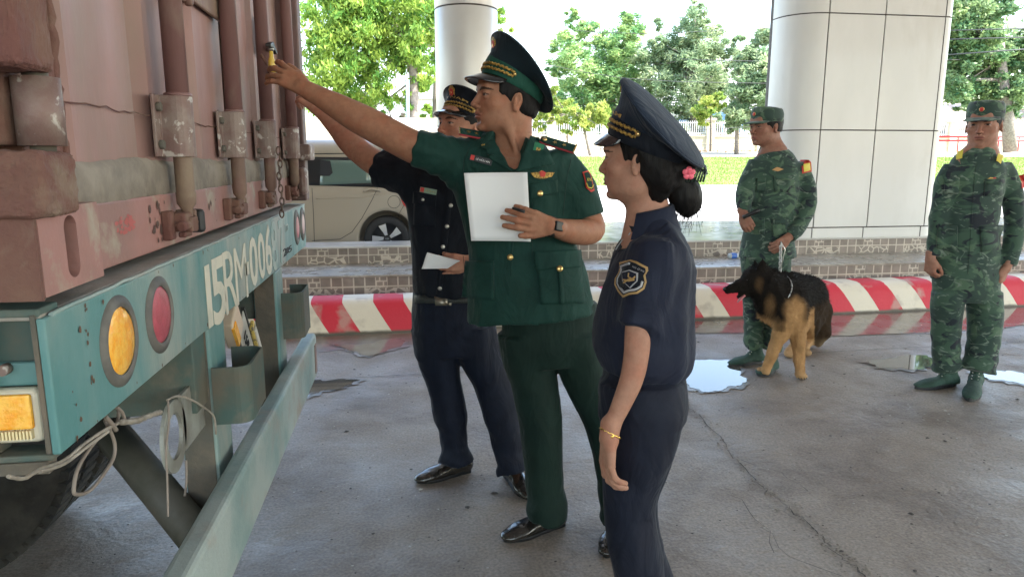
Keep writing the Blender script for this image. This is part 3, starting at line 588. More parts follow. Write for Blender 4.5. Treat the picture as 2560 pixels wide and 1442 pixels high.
# steel ring bracket
rc_ = onx(432, 1090, -.53); ry = rc_[1]; rz = rc_[2]
mb = MB(); n = 32; Ro, Ri = .082, .052
vs = []
for X in (-.532, -.524):
    for R_ in (Ro, Ri):
        vs += [(X, ry+R_*.95*math.cos(t), rz+R_*math.sin(t)) for t in np.linspace(0, 2*math.pi, n+1)[:-1]]
q = lambda a, b, i: (a*n+i, a*n+(i+1) % n, b*n+(i+1) % n, b*n+i)
mb.add(vs, [q(0, 1, i) for i in range(n)]+[q(2, 3, i) for i in range(n)]+[q(0, 2, i) for i in range(n)]+[q(1, 3, i) for i in range(n)])
mb.box(-.532, -.524, ry+.06, 1.80, rz-.06, rz+.075); mb.build('ring_bracket', mat('zinc_ring', (.33, .34, .31), .45, metal=.2, col2=(.22, .21, .18), nscale=9), tr)
# wires and the tied rope
white = mat('dirty_white_cable', (.36, .32, .27), .6, col2=(.22, .19, .155), nscale=20); greyc = mat('grey_cable', (.22, .18, .15), .6)
def cable(pts, X, r, m, nm='cable', rj=0):
    P = [onx(x, y, X if not hasattr(X, '__len__') else X[i]) for i, (x, y) in enumerate(pts)]; out = []
    for i in range(len(P)-1):
        a, b, c, d = P[max(i-1, 0)], P[i], P[i+1], P[min(i+2, len(P)-1)]
        for t in np.linspace(0, 1, 7)[:-1]: out.append(.5*((2*b)+(-a+c)*t+(2*a-5*b+4*c-d)*t*t+(-a+3*b-3*c+d)*t**3))
    out.append(P[-1]); MB().tube(out, [r*(1+rj*abs(math.sin(i*1.1))) for i in range(len(out))], 7).build(nm, m, tr)
cable([(20, 1190), (60, 1195), (100, 1172), (160, 1150), (215, 1105), (270, 1070), (310, 1052), (360, 1042), (400, 1028)], -.515, .0024, white, rj=.3)
cable([(300, 1055), (340, 1052), (370, 1040), (400, 1030)], -.512, .0042, white, rj=.5)
cable([(100, 1178), (160, 1158), (215, 1118), (270, 1078)], -.512, .003, white)
cable([(262, 1050), (285, 1100), (285, 1140), (262, 1180), (225, 1225), (190, 1235), (185, 1215), (195, 1170), (225, 1120), (260, 1080), (290, 1060), (297, 1030), (292, 1018)], -.53, .0032, greyc)
cable([(292, 1018), (305, 1030), (312, 1048)], -.515, .003, greyc); cable([(262, 1040), (280, 1060), (290, 1075)], -.515, .004, greyc)
cable([(418, 1000), (440, 990), (470, 995), (510, 1018), (535, 1042), (540, 1085)], -.49, .0025, white)
cable([(420, 1000), (422, 1060), (415, 1120), (418, 1200), (420, 1290)], -.50, .0022, greyc)
cable([(465, 1150), (466, 1200), (462, 1240)], -.55, .003, greyc)
# number plate and lamp hanging askew between the uprights
pc = onx(622, 880, -.56); u = nrm((0, .60, -.80)); v = nrm((.0, .80, .60))
M = Matrix(((u[0], v[0], 1, pc[0]), (u[1], v[1], 0, pc[1]), (u[2], v[2], 0, pc[2]), (0, 0, 0, 1)))
mb = MB(); mb.box(-.15, .15, -.06, .06, -.002, .002, M); npz = mb.build('number_plate', mat('plate_white', (.60, .58, .52), .4, col2=(.45, .43, .38), nscale=10), tr)
place_text('plate_number', '15R 0068', .055, pc+V(.004, 0, 0), -u*-1, v, dark, npz)
mb = MB(); mb.box(-.16, .16, .06, .07, -.006, .006, M); mb.box(-.16, .16, -.07, -.06, -.006, .006, M); mb.box(.15, .16, -.07, .07, -.006, .006, M); mb.build('plate_frame', mat('black_frame', (.03, .03, .03), .5), npz)
mb = MB(); pc2 = onx(640, 850, -.52); M2 = Matrix(((u[0], v[0], 1, pc2[0]), (u[1], v[1], 0, pc2[1]), (u[2], v[2], 0, pc2[2]), (0, 0, 0, 1))); mb.box(-.085, .085, -.018, .018, -.006, .006, M2)
q_ = mb.build('plate_light', mat('yellow_holder', (.55, .40, .10), .5, col2=(.12, .10, .07), nscale=40, nlo=.5, nhi=.55), tr, bevel=.004); mb = MB(); mb.box(-.06, .06, -.011, .011, .004, .010, M2); mb.build('light_lens', mat('cloudy_lens', (.6, .57, .5), .3), q_)
pc3 = onx(583, 812, -.53); M3 = Matrix(((u[0], v[0], 1, pc3[0]), (u[1], v[1], 0, pc3[1]), (u[2], v[2], 0, pc3[2]), (0, 0, 0, 1)))
mb = MB(); mb.box(-.055, .055, -.05, .05, -.02, .015, M3); s_ = mb.build('side_marker', mat('pale_lens_box', (.62, .50, .38), .3), tr, bevel=.006); mb = MB(); mb.box(-.04, .04, -.052, -.02, .010, .019, M3); mb.build('lamp_lens', amber, s_)
# wheels (dual sets)
def wheel(cx, yf, R=.50, wdt=.27):
    g = empty('trailer_wheel', (cx, yf, R)); g.parent = tr; bpy.context.view_layer.update(); g.matrix_parent_inverse = tr.matrix_world.inverted()
    mb = MB(); mb.lathe([(.28, .03), (.30, .0), (.36, -.012), (.43, -.010), (.475, .004), (.492, .02), (.498, .05), (.498, wdt-.05), (.475, wdt), (.28, wdt-.02)], (cx, yf, R), (0, 1, 0), 96); 
    for i in range(72):
        a = 2*math.pi*i/72
        for y_, sh in ((yf+.012, 0), (yf+wdt*.55, .5)):
            a2 = a+sh*2*math.pi/72; c, s = math.cos(a2), math.sin(a2); Mx = Matrix(((c, 0, -s, cx), (0, 1, 0, y_), (s, 0, c, R), (0, 0, 0, 1))); mb.box(.485, .512, 0, wdt*.40, -.014, .014, Mx)
    mb.build('tyre', mat('worn_tyre_rubber', (.02, .019, .018), .8, col2=(.045, .042, .037), nscale=9, bump=.3), g)
    MB().lathe([(.0005, .06), (.10, .05), (.13, .09), (.25, .10), (.275, .03), (.285, .03), (.285, wdt-.03)], (cx, yf, R), (0, 1, 0), 40).build('rim', brownd, g)
wheel(-1.63, 2.36); wheel(-1.63, 2.68); wheel(-1.63, 1.08); wheel(-1.63, 1.40)
for o in (r1, r2, r3, r4): pass
# ================================================================ SCULPTING TOOLKIT (distance fields turned into meshes)
F_, R_, Z_ = _F, _R, _Z
_lat = np.random.default_rng(11).random((32, 32, 32)).astype(np.float32)*2-1
def vnoise(x, y, z):
    xi = np.floor(x).astype(int); yi = np.floor(y).astype(int); zi = np.floor(z).astype(int); fx = x-xi; fy = y-yi; fz = z-zi
    fx = fx*fx*(3-2*fx); fy = fy*fy*(3-2*fy); fz = fz*fz*(3-2*fz); r = 0
    for a in (0, 1):
        for b in (0, 1):
            for c in (0, 1):
                r = r+_lat[(xi+a) % 32, (yi+b) % 32, (zi+c) % 32]*(fx if a else 1-fx)*(fy if b else 1-fy)*(fz if c else 1-fz)
    return r
class Grid:
    def __init__(s, lo, hi, h):
        s.lo = np.array(lo, float); s.h = h; n = np.ceil((np.array(hi)-s.lo)/h).astype(int)+1; s.n = n
        s.D = np.full(n, .05, np.float32); s.ax = [s.lo[i]+h*np.arange(n[i]) for i in range(3)]
    def prim(s, fn, lo, hi, k=.01, op='u', M=None):
        pad = k+3*s.h; i0 = np.maximum(((np.array(lo)-pad-s.lo)/s.h).astype(int), 0); i1 = np.minimum(((np.array(hi)+pad-s.lo)/s.h).astype(int)+2, s.n)
        if (i1 <= i0).any(): return s
        sl = tuple(slice(a, b) for a, b in zip(i0, i1)); X, Y, Zz = np.meshgrid(*[s.ax[i][sl[i]] for i in range(3)], indexing='ij')
        if M is not None:
            Rm, o, sc = M; x, y, z = X-o[0], Y-o[1], Zz-o[2]
            X = (x*Rm[0, 0]+y*Rm[1, 0]+z*Rm[2, 0])/sc; Y = (x*Rm[0, 1]+y*Rm[1, 1]+z*Rm[2, 1])/sc; Zz = (x*Rm[0, 2]+y*Rm[1, 2]+z*Rm[2, 2])/sc
            d = fn(X, Y, Zz)*sc
        else: d = fn(X, Y, Zz)
        A = s.D[sl]
        if op == 'u': hh = np.maximum(k-np.abs(A-d), 0)/k; s.D[sl] = np.minimum(A, d)-hh*hh*k/4
        elif op == 's': d = -d; hh = np.maximum(k-np.abs(A-d), 0)/k; s.D[sl] = np.maximum(A, d)+hh*hh*k/4
        return s
    def ball(s, c, r, k=.01, op='u', M=None, rot=None):
        c = np.array(c, float); r = np.array(r if hasattr(r, '__len__') else (r, r, r), float); mr = r.min()
        if M is None: ext = r.max(); lo, hi = c-ext, c+ext
        else: w_ = M[0] @ (c*M[2])+M[1]; ext = r.max()*M[2]; lo, hi = w_-ext, w_+ext
        def fn(X, Y, Zz):
            x, y, z = X-c[0], Y-c[1], Zz-c[2]
            if rot is not None: x, y, z = (x*rot[0, 0]+y*rot[1, 0]+z*rot[2, 0], x*rot[0, 1]+y*rot[1, 1]+z*rot[2, 1], x*rot[0, 2]+y*rot[1, 2]+z*rot[2, 2])
            q = np.sqrt((x/r[0])**2+(y/r[1])**2+(z/r[2])**2); q2 = np.sqrt((x/r[0]**2)**2+(y/r[1]**2)**2+(z/r[2]**2)**2)+1e-9
            return q*(q-1)/q2
        return s.prim(fn, lo, hi, k, op, M)
    def cone(s, a, b, ra, rb, k=.01, op='u', M=None, fl=None):
        a = np.array(a, float); b = np.array(b, float)
        if M is None: A, B, m = a, b, max(ra, rb)
        else: A = M[0] @ (a*M[2])+M[1]; B = M[0] @ (b*M[2])+M[1]; m = max(ra, rb)*M[2]
        ab = b-a; L2 = ab @ ab+1e-12
        def fn(X, Y, Zz):
            x, y, z = X-a[0], Y-a[1], Zz-a[2]; t = np.clip((x*ab[0]+y*ab[1]+z*ab[2])/L2, 0, 1)
            return np.sqrt((x-ab[0]*t)**2+(y-ab[1]*t)**2+(z-ab[2]*t)**2)-(ra+(rb-ra)*t)
        return s.prim(fn, np.minimum(A, B)-m, np.maximum(A, B)+m, k, op, M)
    def loft(s, secs, k=.01, op='u', res=3, cap=True, join=None):
        # secs: (centre, a, b, u) ; a along u, b along the third direction
        cs = np.array([q[0] for q in secs], float); a = np.array([q[1] for q in secs], float); b = np.array([q[2] for q in secs], float); u = np.array([q[3] for q in secs], float)
        n = len(cs)
        def cat(P, i, t):
            p0, p1, p2, p3 = P[max(i-1, 0)], P[i], P[i+1], P[min(i+2, n-1)]
            return .5*((2*p1)+(-p0+p2)*t+(2*p0-5*p1+4*p2-p3)*t*t+(-p0+3*p1-3*p2+p3)*t**3)
        ts = [(i, j/res) for i in range(n-1) for j in range(res)]+[(n-2, 1.0)]
        cs, a, b, u = [np.array([cat(P, i, t) for i, t in ts]) for P in (cs, a, b, u)]; m = len(cs)
        ext = max(a.max(), b.max()); lo, hi = cs.min(0)-ext, cs.max(0)+ext
        pd = k+3*s.h+.006
        def fn(X0, Y0, Z0):
            T = np.full(X0.shape, .2, np.float32); gx, gy, gz = X0[:, 0, 0], Y0[0, :, 0], Z0[0, 0, :]
            for i in range(m-1):
                p, q = cs[i], cs[i+1]; ab = q-p; L = np.linalg.norm(ab)+1e-9; ax_ = ab/L; e_ = max(a[i], a[i+1], b[i], b[i+1])+pd
                l_, h_ = np.minimum(p, q)-e_, np.maximum(p, q)+e_
                sl = tuple(slice(np.searchsorted(g, l_[j]), np.searchsorted(g, h_[j], 'right')) for j, g in enumerate((gx, gy, gz)))
                X, Y, Zz = X0[sl], Y0[sl], Z0[sl]
                if X.size == 0: continue
                x, y, z = X-p[0], Y-p[1], Zz-p[2]; al = x*ax_[0]+y*ax_[1]+z*ax_[2]; t = np.clip(al/L, 0, 1)
                uu = u[i]-ax_*(u[i] @ ax_); uu /= np.linalg.norm(uu); vv = np.cross(ax_, uu)
                lu = x*uu[0]+y*uu[1]+z*uu[2]; lv = x*vv[0]+y*vv[1]+z*vv[2]
                ra = a[i]+(a[i+1]-a[i])*t; rb = b[i]+(b[i+1]-b[i])*t
                q1 = np.sqrt((lu/ra)**2+(lv/rb)**2)+1e-9; q2 = np.sqrt((lu/ra**2)**2+(lv/rb**2)**2)+1e-9; d = np.where(q1 < .3, -np.minimum(ra, rb)*(1-q1), q1*(q1-1)/q2)
                inner = np.maximum(np.maximum(0, al-L) if i < m-2 else 0, np.maximum(0, -al) if i > 0 else 0)
                dd = np.where(d > 0, np.sqrt(np.maximum(d, 0)**2+inner**2), np.maximum(d+.6*inner, inner-.012))
                if i == 0: dd = np.maximum(dd, -al)
                if i == m-2: dd = np.maximum(dd, al-L)
                T[sl] = np.minimum(T[sl], dd)
            return T
        return s.prim(fn, lo, hi, k, op)
    def displace(s, fn, band=.03):
        m = np.abs(s.D) < band; i, j, k = np.nonzero(m)
        s.D[m] += fn(s.ax[0][i], s.ax[1][j], s.ax[2][k]).astype(np.float32); return s
    def net(s):
        D = s.D; S_ = D < 0; c = [S_[a:D.shape[0]-1+a, b:D.shape[1]-1+b, g:D.shape[2]-1+g] for a in (0, 1) for b in (0, 1) for g in (0, 1)]
        al = c[0].copy(); an = c[0].copy()
        for q in c[1:]: al &= q; an |= q
        act = an & ~al; I, J, K = np.nonzero(act); idx = np.full(act.shape, -1, np.int32); idx[I, J, K] = np.arange(len(I))
        cv = {(a, b, g): D[I+a, J+b, K+g] for a in (0, 1) for b in (0, 1) for g in (0, 1)}; acc = np.zeros((len(I), 3)); cnt = np.zeros(len(I))
        for a0 in cv:
            for axis in range(3):
                if a0[axis]: continue
                a1 = list(a0); a1[axis] = 1; a1 = tuple(a1); v0, v1 = cv[a0], cv[a1]; m = (v0 < 0) != (v1 < 0); t = np.where(m, v0/(v0-v1+1e-20), 0)
                p = np.zeros((len(I), 3)); p[:] = a0; p[:, axis] = t; acc += p*m[:, None]; cnt += m
        vs = s.lo+(np.stack([I, J, K], 1)+acc/cnt[:, None])*s.h; fs = []
        for axis in range(3):
            o1, o2 = [(1, 2), (2, 0), (0, 1)][axis]; sl0 = [slice(None)]*3; sl1 = [slice(None)]*3; sl0[axis] = slice(0, -1); sl1[axis] = slice(1, None)
            a, b = S_[tuple(sl0)], S_[tuple(sl1)]; m = a != b; ii = np.array(np.nonzero(m)).T; ok = (ii[:, o1] > 0) & (ii[:, o2] > 0) & (ii[:, o1] < S_.shape[o1]-1) & (ii[:, o2] < S_.shape[o2]-1); ii = ii[ok]
            fl = a[tuple(ii.T)]; q = []
            for d1, d2 in ((-1, -1), (0, -1), (0, 0), (-1, 0)):
                jj = ii.copy(); jj[:, o1] += d1; jj[:, o2] += d2; q.append(idx[tuple(jj.T)])
            q = np.stack(q, 1); q[~fl] = q[~fl][:, ::-1]; fs.append(q)
        fs = np.concatenate(fs) if fs else np.zeros((0, 4), int); fs = fs[(fs >= 0).all(1)]
        return vs, fs
def relax(vs, fs, it=1, lam=.5):
    for _ in range(it):
        acc = np.zeros_like(vs); cnt = np.zeros(len(vs))
        for a in range(4):
            b = (a+1) % 4
            np.add.at(acc, fs[:, a], vs[fs[:, b]]); np.add.at(cnt, fs[:, a], 1); np.add.at(acc, fs[:, b], vs[fs[:, a]]); np.add.at(cnt, fs[:, b], 1)
        vs = vs+lam*(acc/np.maximum(cnt, 1)[:, None]-vs)
    return vs
def np_mesh(name, parts, mt, parent=None, colfn=None):
    vs = []; fs = []; o = 0
    for v, f in parts: vs.append(v); fs.append(f+o); o += len(v)
    vs = np.concatenate(vs); fs = np.concatenate(fs); me = bpy.data.meshes.new(name)
    me.vertices.add(len(vs)); me.vertices.foreach_set('co', vs.ravel().astype(np.float32)); k = fs.shape[1]
    me.loops.add(len(fs)*k); me.loops.foreach_set('vertex_index', fs.ravel().astype(np.int32)); me.polygons.add(len(fs)); me.polygons.foreach_set('loop_start', np.arange(len(fs), dtype=np.int32)*k)
    me.polygons.foreach_set('use_smooth', np.ones(len(fs), bool)); me.update(calc_edges=True); me.validate()
    if colfn is not None:
        c = me.color_attributes.new('tone', 'FLOAT_COLOR', 'POINT'); rgba = np.ones((len(vs), 4), np.float32); rgba[:, :3] = colfn(vs); c.data.foreach_set('color', rgba.ravel())
    return link(name, me, mt, parent)
def obj_bvh(*objs):
    V_ = []; P_ = []; o = 0
    for ob in objs:
        me = ob.data; n = len(me.vertices); a = np.empty(n*3, np.float32); me.vertices.foreach_get('co', a); V_ += [tuple(q) for q in a.reshape(-1, 3)]
        P_ += [[o+i for i in p.vertices] for p in me.polygons]; o += n
    return BVHTree.FromPolygons(V_, P_)
def hit(bvh, px, py):
    r = ray(px, py); r = Vector(r).normalized(); h = bvh.ray_cast(Vector(_O), r)
    if h[0] is None:
        h2 = bvh.find_nearest(Vector(_O+np.array(r)*2.5)); return None, None
    n = h[1]
    if n.dot(r) > 0: n = -n
    return np.array(h[0]), np.array(n)
class Decal:
    "cloth patches, badges and writing laid on a garment's surface"
    def __init__(s, bvh): s.b = bvh; s.good = None
    def p(s, x, y, off):
        q, n = hit(s.b, x, y)
        if q is None:
            for k in range(1, 14):
                for dx, dy in ((k, 0), (-k, 0), (0, k), (0, -k)):
                    q, n = hit(s.b, x+dx, y+dy)
                    if q is not None: return at_depth_of(x, y, q)+n*off
            return at_depth_of(x, y, s.good) if s.good is not None else at(x, y, 2.4)
        s.good = q
        return q+n*off
    def quad(s, name, c, mt, parent, off=.003, th=.002, nu=10, nv=10, **k):
        c = [np.array(q, float) for q in c]; vs = []
        for j in range(nv+1):
            for i in range(nu+1):
                a, b = i/nu, j/nv; q = (c[0]*(1-a)+c[1]*a)*(1-b)+(c[3]*(1-a)+c[2]*a)*b; vs.append(s.p(q[0], q[1], off))
        fs = [(j*(nu+1)+i, j*(nu+1)+i+1, (j+1)*(nu+1)+i+1, (j+1)*(nu+1)+i) for j in range(nv) for i in range(nu)]
        o = MB().add(vs, fs, True).build(name, mt, parent); so = o.modifiers.new('s', 'SOLIDIFY'); so.thickness = th; so.offset = 0; return o
    def poly(s, name, pts, mt, parent, off=.003, th=.0015, sub=2):
        c = np.mean(np.array(pts, float), 0); out = []
        for a, b in zip(pts, pts[1:]+pts[:1]):
            for t in np.linspace(0, 1, sub+1)[:-1]: out.append((a[0]+(b[0]-a[0])*t, a[1]+(b[1]-a[1])*t))
        n = len(out); vs = [s.p(c[0], c[1], off)]
        for f in (.5, 1): vs += [s.p(c[0]+(x-c[0])*f, c[1]+(y-c[1])*f, off) for x, y in out]
        fs = [(0, 1+i, 1+(i+1) % n) for i in range(n)]+[(1+i, 1+n+i, 1+n+(i+1) % n, 1+(i+1) % n) for i in range(n)]
        o = MB().add(vs, fs, False).build(name, mt, parent); so = o.modifiers.new('s', 'SOLIDIFY'); so.thickness = th; so.offset = 0; return o
    def text(s, name, body, cx, cy, hpx, mt, parent, ang=0, off=.0055, wpx=None, shear=0):
        me = text_mesh(body, 1.0); co = np.array([v.co[:] for v in me.vertices]); mn, mx = co.min(0), co.max(0); H = mx[1]-mn[1]; sc = hpx/H; sx = sc if wpx is None else wpx/(mx[0]-mn[0])
        ca, sa = math.cos(ang), math.sin(ang)
        for v in me.vertices:
            x = (v.co.x-(mn[0]+mx[0])/2)*sx; y = -(v.co.y-(mn[1]+mx[1])/2)*sc; x, y = x*ca-y*sa, x*sa+y*ca
            v.co = Vector(s.p(cx+x, cy+y, off))
        return link(name, me, mt, parent)
    def plate(s, name, x, y, w, h, ang, mt, parent, off=.007, th=.003):
        pts = [s.p(x+dx, y+dy, 0) for dx, dy in ((-w*.4, 0), (w*.4, 0), (0, -h*.5), (0, h*.5), (0, 0))]; u = nrm(pts[1]-pts[0]); q, n = hit(s.b, x, y); c = pts[4]; D_ = (c-_O) @ _F; m = mpp(x, y, D_)
        d = nrm(at(x+math.cos(ang)*10, y+math.sin(ang)*10, D_)-at(x, y, D_)); n = nrm(-F_*.8+n*.6); u = nrm(d-n*(d@n)); v = np.cross(n, u); c = c+n*off
        o = MB().prism([(-w*m/2, -h*m/2), (w*m/2, -h*m/2), (w*m/2, h*m/2), (-w*m/2, h*m/2)], c, u, v, n, th).build(name, mt, parent); s.last = (c+n*th, u, v, n, w*m, h*m); return o
    def onplate(s, name, o, cx, cy, w, h, mt):
        c, u, v, n, W_, H_ = s.last; a, b = w*W_/2, h*H_/2; return MB().prism([(-a, -b), (a, -b), (a, b), (-a, b)], c+u*cx*W_+v*cy*H_, u, v, n, .0008).build(name, mt, o)
    def onplate_text(s, name, o, body, cx, cy, w, h, mt):
        c, u, v, n, W_, H_ = s.last; me = text_mesh(body, 1.0, extrude=.01); co = np.array([q.co[:] for q in me.vertices]); mn, mx = co.min(0), co.max(0); C0 = c+u*cx*W_+v*cy*H_+n*.0008
        for q in me.vertices: q.co = Vector(C0+u*((q.co.x-(mn[0]+mx[0])/2)/(mx[0]-mn[0])*w*W_)+v*((q.co.y-(mn[1]+mx[1])/2)/(mx[1]-mn[1])*h*H_)+n*q.co.z*.03)
        return link(name, me, mt, o)
    def button(s, name, x, y, r, mt, parent, off=.004):
        q, n = hit(s.b, x, y)
        if q is None: return None
        return MB().lathe([(r, 0), (r, .002), (r*.8, .0045), (r*.4, .0055), (.0002, .006)], q+n*(off-.002), n, 14).build(name, mt, parent)
    def strip(s, name, pts, rpx_m, mt, parent, off=.003, n=5, rad_=None):
        P = []
        for a, b in zip(pts[:-1], pts[1:]):
            for t in np.linspace(0, 1, n+1)[:-1]: P.append(s.p(a[0]+(b[0]-a[0])*t, a[1]+(b[1]-a[1])*t, off))
        P.append(s.p(*pts[-1], off)); return MB().tube(P, rpx_m, 6).build(name, mt, parent)
def at_depth_of(x, y, q):
    D = (np.array(q)-_O) @ _F; return at(x, y, D)
def mpp(px, py, D): return np.linalg.norm(at(px+1, py, D)-at(px, py, D))
def S_(px, py, D, hw, b, u): return (at(px, py, D), hw*mpp(px, py, D), b, u)
def frame(face, pitch=0, roll=0):
    "columns: person's right-to-left axis, facing, up"
    f = nrm((face[0], face[1], 0)); l = np.cross(Z_, f)*-1   # l = right-hand side
    f2 = f*math.cos(pitch)+Z_*math.sin(pitch); up = np.cross(l, f2); 
    if up[2] < 0: up = -up
    l = np.cross(f2, up); l2 = l*math.cos(roll)+up*math.sin(roll); up2 = np.cross(l2, f2)
    if up2[2] < 0: up2 = -up2
    return np.stack([l2, f2, up2], 1)
# ---------------------------------------------------------------- skin, cloth
def toned(name, rough=.5, sss=.0, bump=.0, bscale=300, sheen=0, spec=.5):
    m = bpy.data.materials.new(name); m.use_nodes = True; t = m.node_tree; P = t.nodes['Principled BSDF']; a = t.nodes.new('ShaderNodeVertexColor'); a.layer_name = 'tone'
    n = t.nodes.new('ShaderNodeTexNoise'); n.inputs['Scale'].default_value = 45; n.inputs['Detail'].default_value = 9; n.inputs['Roughness'].default_value = .7; tc = t.nodes.new('ShaderNodeTexCoord'); t.links.new(tc.outputs['Object'], n.inputs['Vector'])
    r = t.nodes.new('ShaderNodeMapRange'); r.inputs[1].default_value = .3; r.inputs[2].default_value = .7; r.inputs[3].default_value = .80; r.inputs[4].default_value = 1.12; t.links.new(n.outputs[0], r.inputs[0])
    mx = t.nodes.new('ShaderNodeMix'); mx.data_type = 'RGBA'; mx.blend_type = 'MULTIPLY'; mx.inputs[0].default_value = 1; t.links.new(a.outputs[0], mx.inputs[6]); t.links.new(r.outputs[0], mx.inputs[7])
    n3 = t.nodes.new('ShaderNodeTexNoise'); n3.inputs['Scale'].default_value = 22; t.links.new(tc.outputs['Object'], n3.inputs['Vector']); r3 = t.nodes.new('ShaderNodeMapRange'); r3.inputs[1].default_value = .45; r3.inputs[2].default_value = .68; r3.inputs[4].default_value = .5 if sss else 0; t.links.new(n3.outputs[0], r3.inputs[0])
    m3 = t.nodes.new('ShaderNodeMix'); m3.data_type = 'RGBA'; m3.blend_type = 'MULTIPLY'; t.links.new(r3.outputs[0], m3.inputs[0]); t.links.new(mx.outputs[2], m3.inputs[6]); m3.inputs[7].default_value = (1.0, .74, .70, 1)
    t.links.new(m3.outputs[2], P.inputs['Base Color']); P.inputs['Roughness'].default_value = rough; P.inputs['Subsurface Weight'].default_value = sss; P.inputs['Subsurface Radius'].default_value = (.012, .005, .003); P.inputs['Subsurface Scale'].default_value = 1
    P.inputs['Specular IOR Level'].default_value = spec; P.inputs['Sheen Weight'].default_value = sheen
    if bump:
        n2 = t.nodes.new('ShaderNodeTexNoise'); n2.inputs['Scale'].default_value = bscale; n2.inputs['Detail'].default_value = 3; t.links.new(tc.outputs['Object'], n2.inputs['Vector'])
        b = t.nodes.new('ShaderNodeBump'); b.inputs['Strength'].default_value = bump; b.inputs['Distance'].default_value = .001; t.links.new(n2.outputs[0], b.inputs['Height']); t.links.new(b.outputs[0], P.inputs['Normal'])
    return m
skinm = toned('skin', .58, .10, .5, 260, spec=.2)
def cloth(name, col, col2, rough=.75): return mat(name, col, rough, col2=col2, nscale=14, bump=.25, bscale=420, sheen=.06, bdist=.0012, spec=.25, b2=.7, b2s=10, b2d=.014, b2st=(1, 1, .5))
green_c = cloth('green_uniform_cloth', (.0062, .034, .0265), (.0085, .043, .034)); green_t = cloth('green_trouser_cloth', (.0042, .0165, .0125), (.006, .021, .016)); navy_c = cloth('black_navy_cloth', (.004, .006, .012), (.006, .009, .016))
navy_t = cloth('navy_trouser_cloth', (.0042, .0068, .017), (.006, .010, .023)); navy_w = cloth('navy_uniform_cloth', (.0085, .0115, .026), (.012, .016, .033))
leather = mat('black_leather', (.018, .015, .013), .25, spec=.6, coat=.3, bump=.2, bscale=120, bdist=.001, col2=(.03, .025, .022), nscale=20); brass_b = mat('gilt_metal', (.72, .50, .20), .3, metal=.9); goldthread = mat('gold_braid', (.52, .33, .08), .5, metal=.4, bump=1, bscale=500, bdist=.001, col2=(.22, .13, .03), nscale=160, nlo=.45, nhi=.55)
silver_b = mat('silver_metal', (.7, .68, .62), .3, metal=.9); hairm = mat('black_hair', (.006, .005, .005), .55, bump=.8, bscale=300, stretch=(1, 1, .12), bdist=.002, spec=.18)
redcloth = mat('red_badge', (.50, .04, .03), .6); paperm = mat('white_paper', (.82, .82, .82), .7, bump=.05, bscale=8); blackp = mat('black_plastic', (.012, .012, .013), .35); capblack = mat('gloss_black_visor', (.012, .012, .014), .18, coat=.6)
def camo():
    m = bpy.data.materials.new('camouflage_cloth'); m.use_nodes = True; t = m.node_tree; N = t.nodes; L = t.links; P = N['Principled BSDF']; tc = N.new('ShaderNodeTexCoord'); cur = None
    def layer(scale, th, col, cur, st=(1, 1, 1.6), off=0, det=2.5, dist=1.2, soft=.02):
        mp = N.new('ShaderNodeMapping'); mp.inputs['Scale'].default_value = st; mp.inputs['Location'].default_value = (off, off*1.3, off*.7); L.new(tc.outputs['Object'], mp.inputs['Vector'])
        n = N.new('ShaderNodeTexNoise'); n.inputs['Scale'].default_value = scale; n.inputs['Detail'].default_value = det; n.inputs['Distortion'].default_value = dist; L.new(mp.outputs[0], n.inputs['Vector'])
        r = N.new('ShaderNodeMapRange'); r.inputs[1].default_value = th; r.inputs[2].default_value = th+soft; L.new(n.outputs[0], r.inputs[0])
        x = N.new('ShaderNodeMix'); x.data_type = 'RGBA'; L.new(r.outputs[0], x.inputs[0]); x.inputs[7].default_value = (*col, 1)
        if isinstance(cur, tuple): x.inputs[6].default_value = (*cur, 1)
        else: L.new(cur, x.inputs[6])
        return x.outputs[2]
    cur = layer(6, .50, (.045, .085, .058), (.028, .052, .042), soft=.05); cur = layer(7, .56, (.075, .125, .078), cur, off=3.3, soft=.04); cur = layer(8, .59, (.015, .020, .027), cur, off=7.7, st=(1, 1, 1.8), soft=.04); cur = layer(8, .585, (.145, .185, .145), cur, off=11.1, st=(1, 1, 2.0), det=3.5, dist=2.6, soft=.08)
    L.new(cur, P.inputs['Base Color']); P.inputs['Roughness'].default_value = .8; P.inputs['Sheen Weight'].default_value = .15; P.inputs['Specular IOR Level'].default_value = .25
    n = N.new('ShaderNodeTexNoise'); n.inputs['Scale'].default_value = 300; L.new(tc.outputs['Object'], n.inputs['Vector']); b = N.new('ShaderNodeBump'); b.inputs['Strength'].default_value = .2; b.inputs['Distance'].default_value = .001; L.new(n.outputs[0], b.inputs['Height']); L.new(b.outputs[0], P.inputs['Normal'])
    return m
camom = camo()
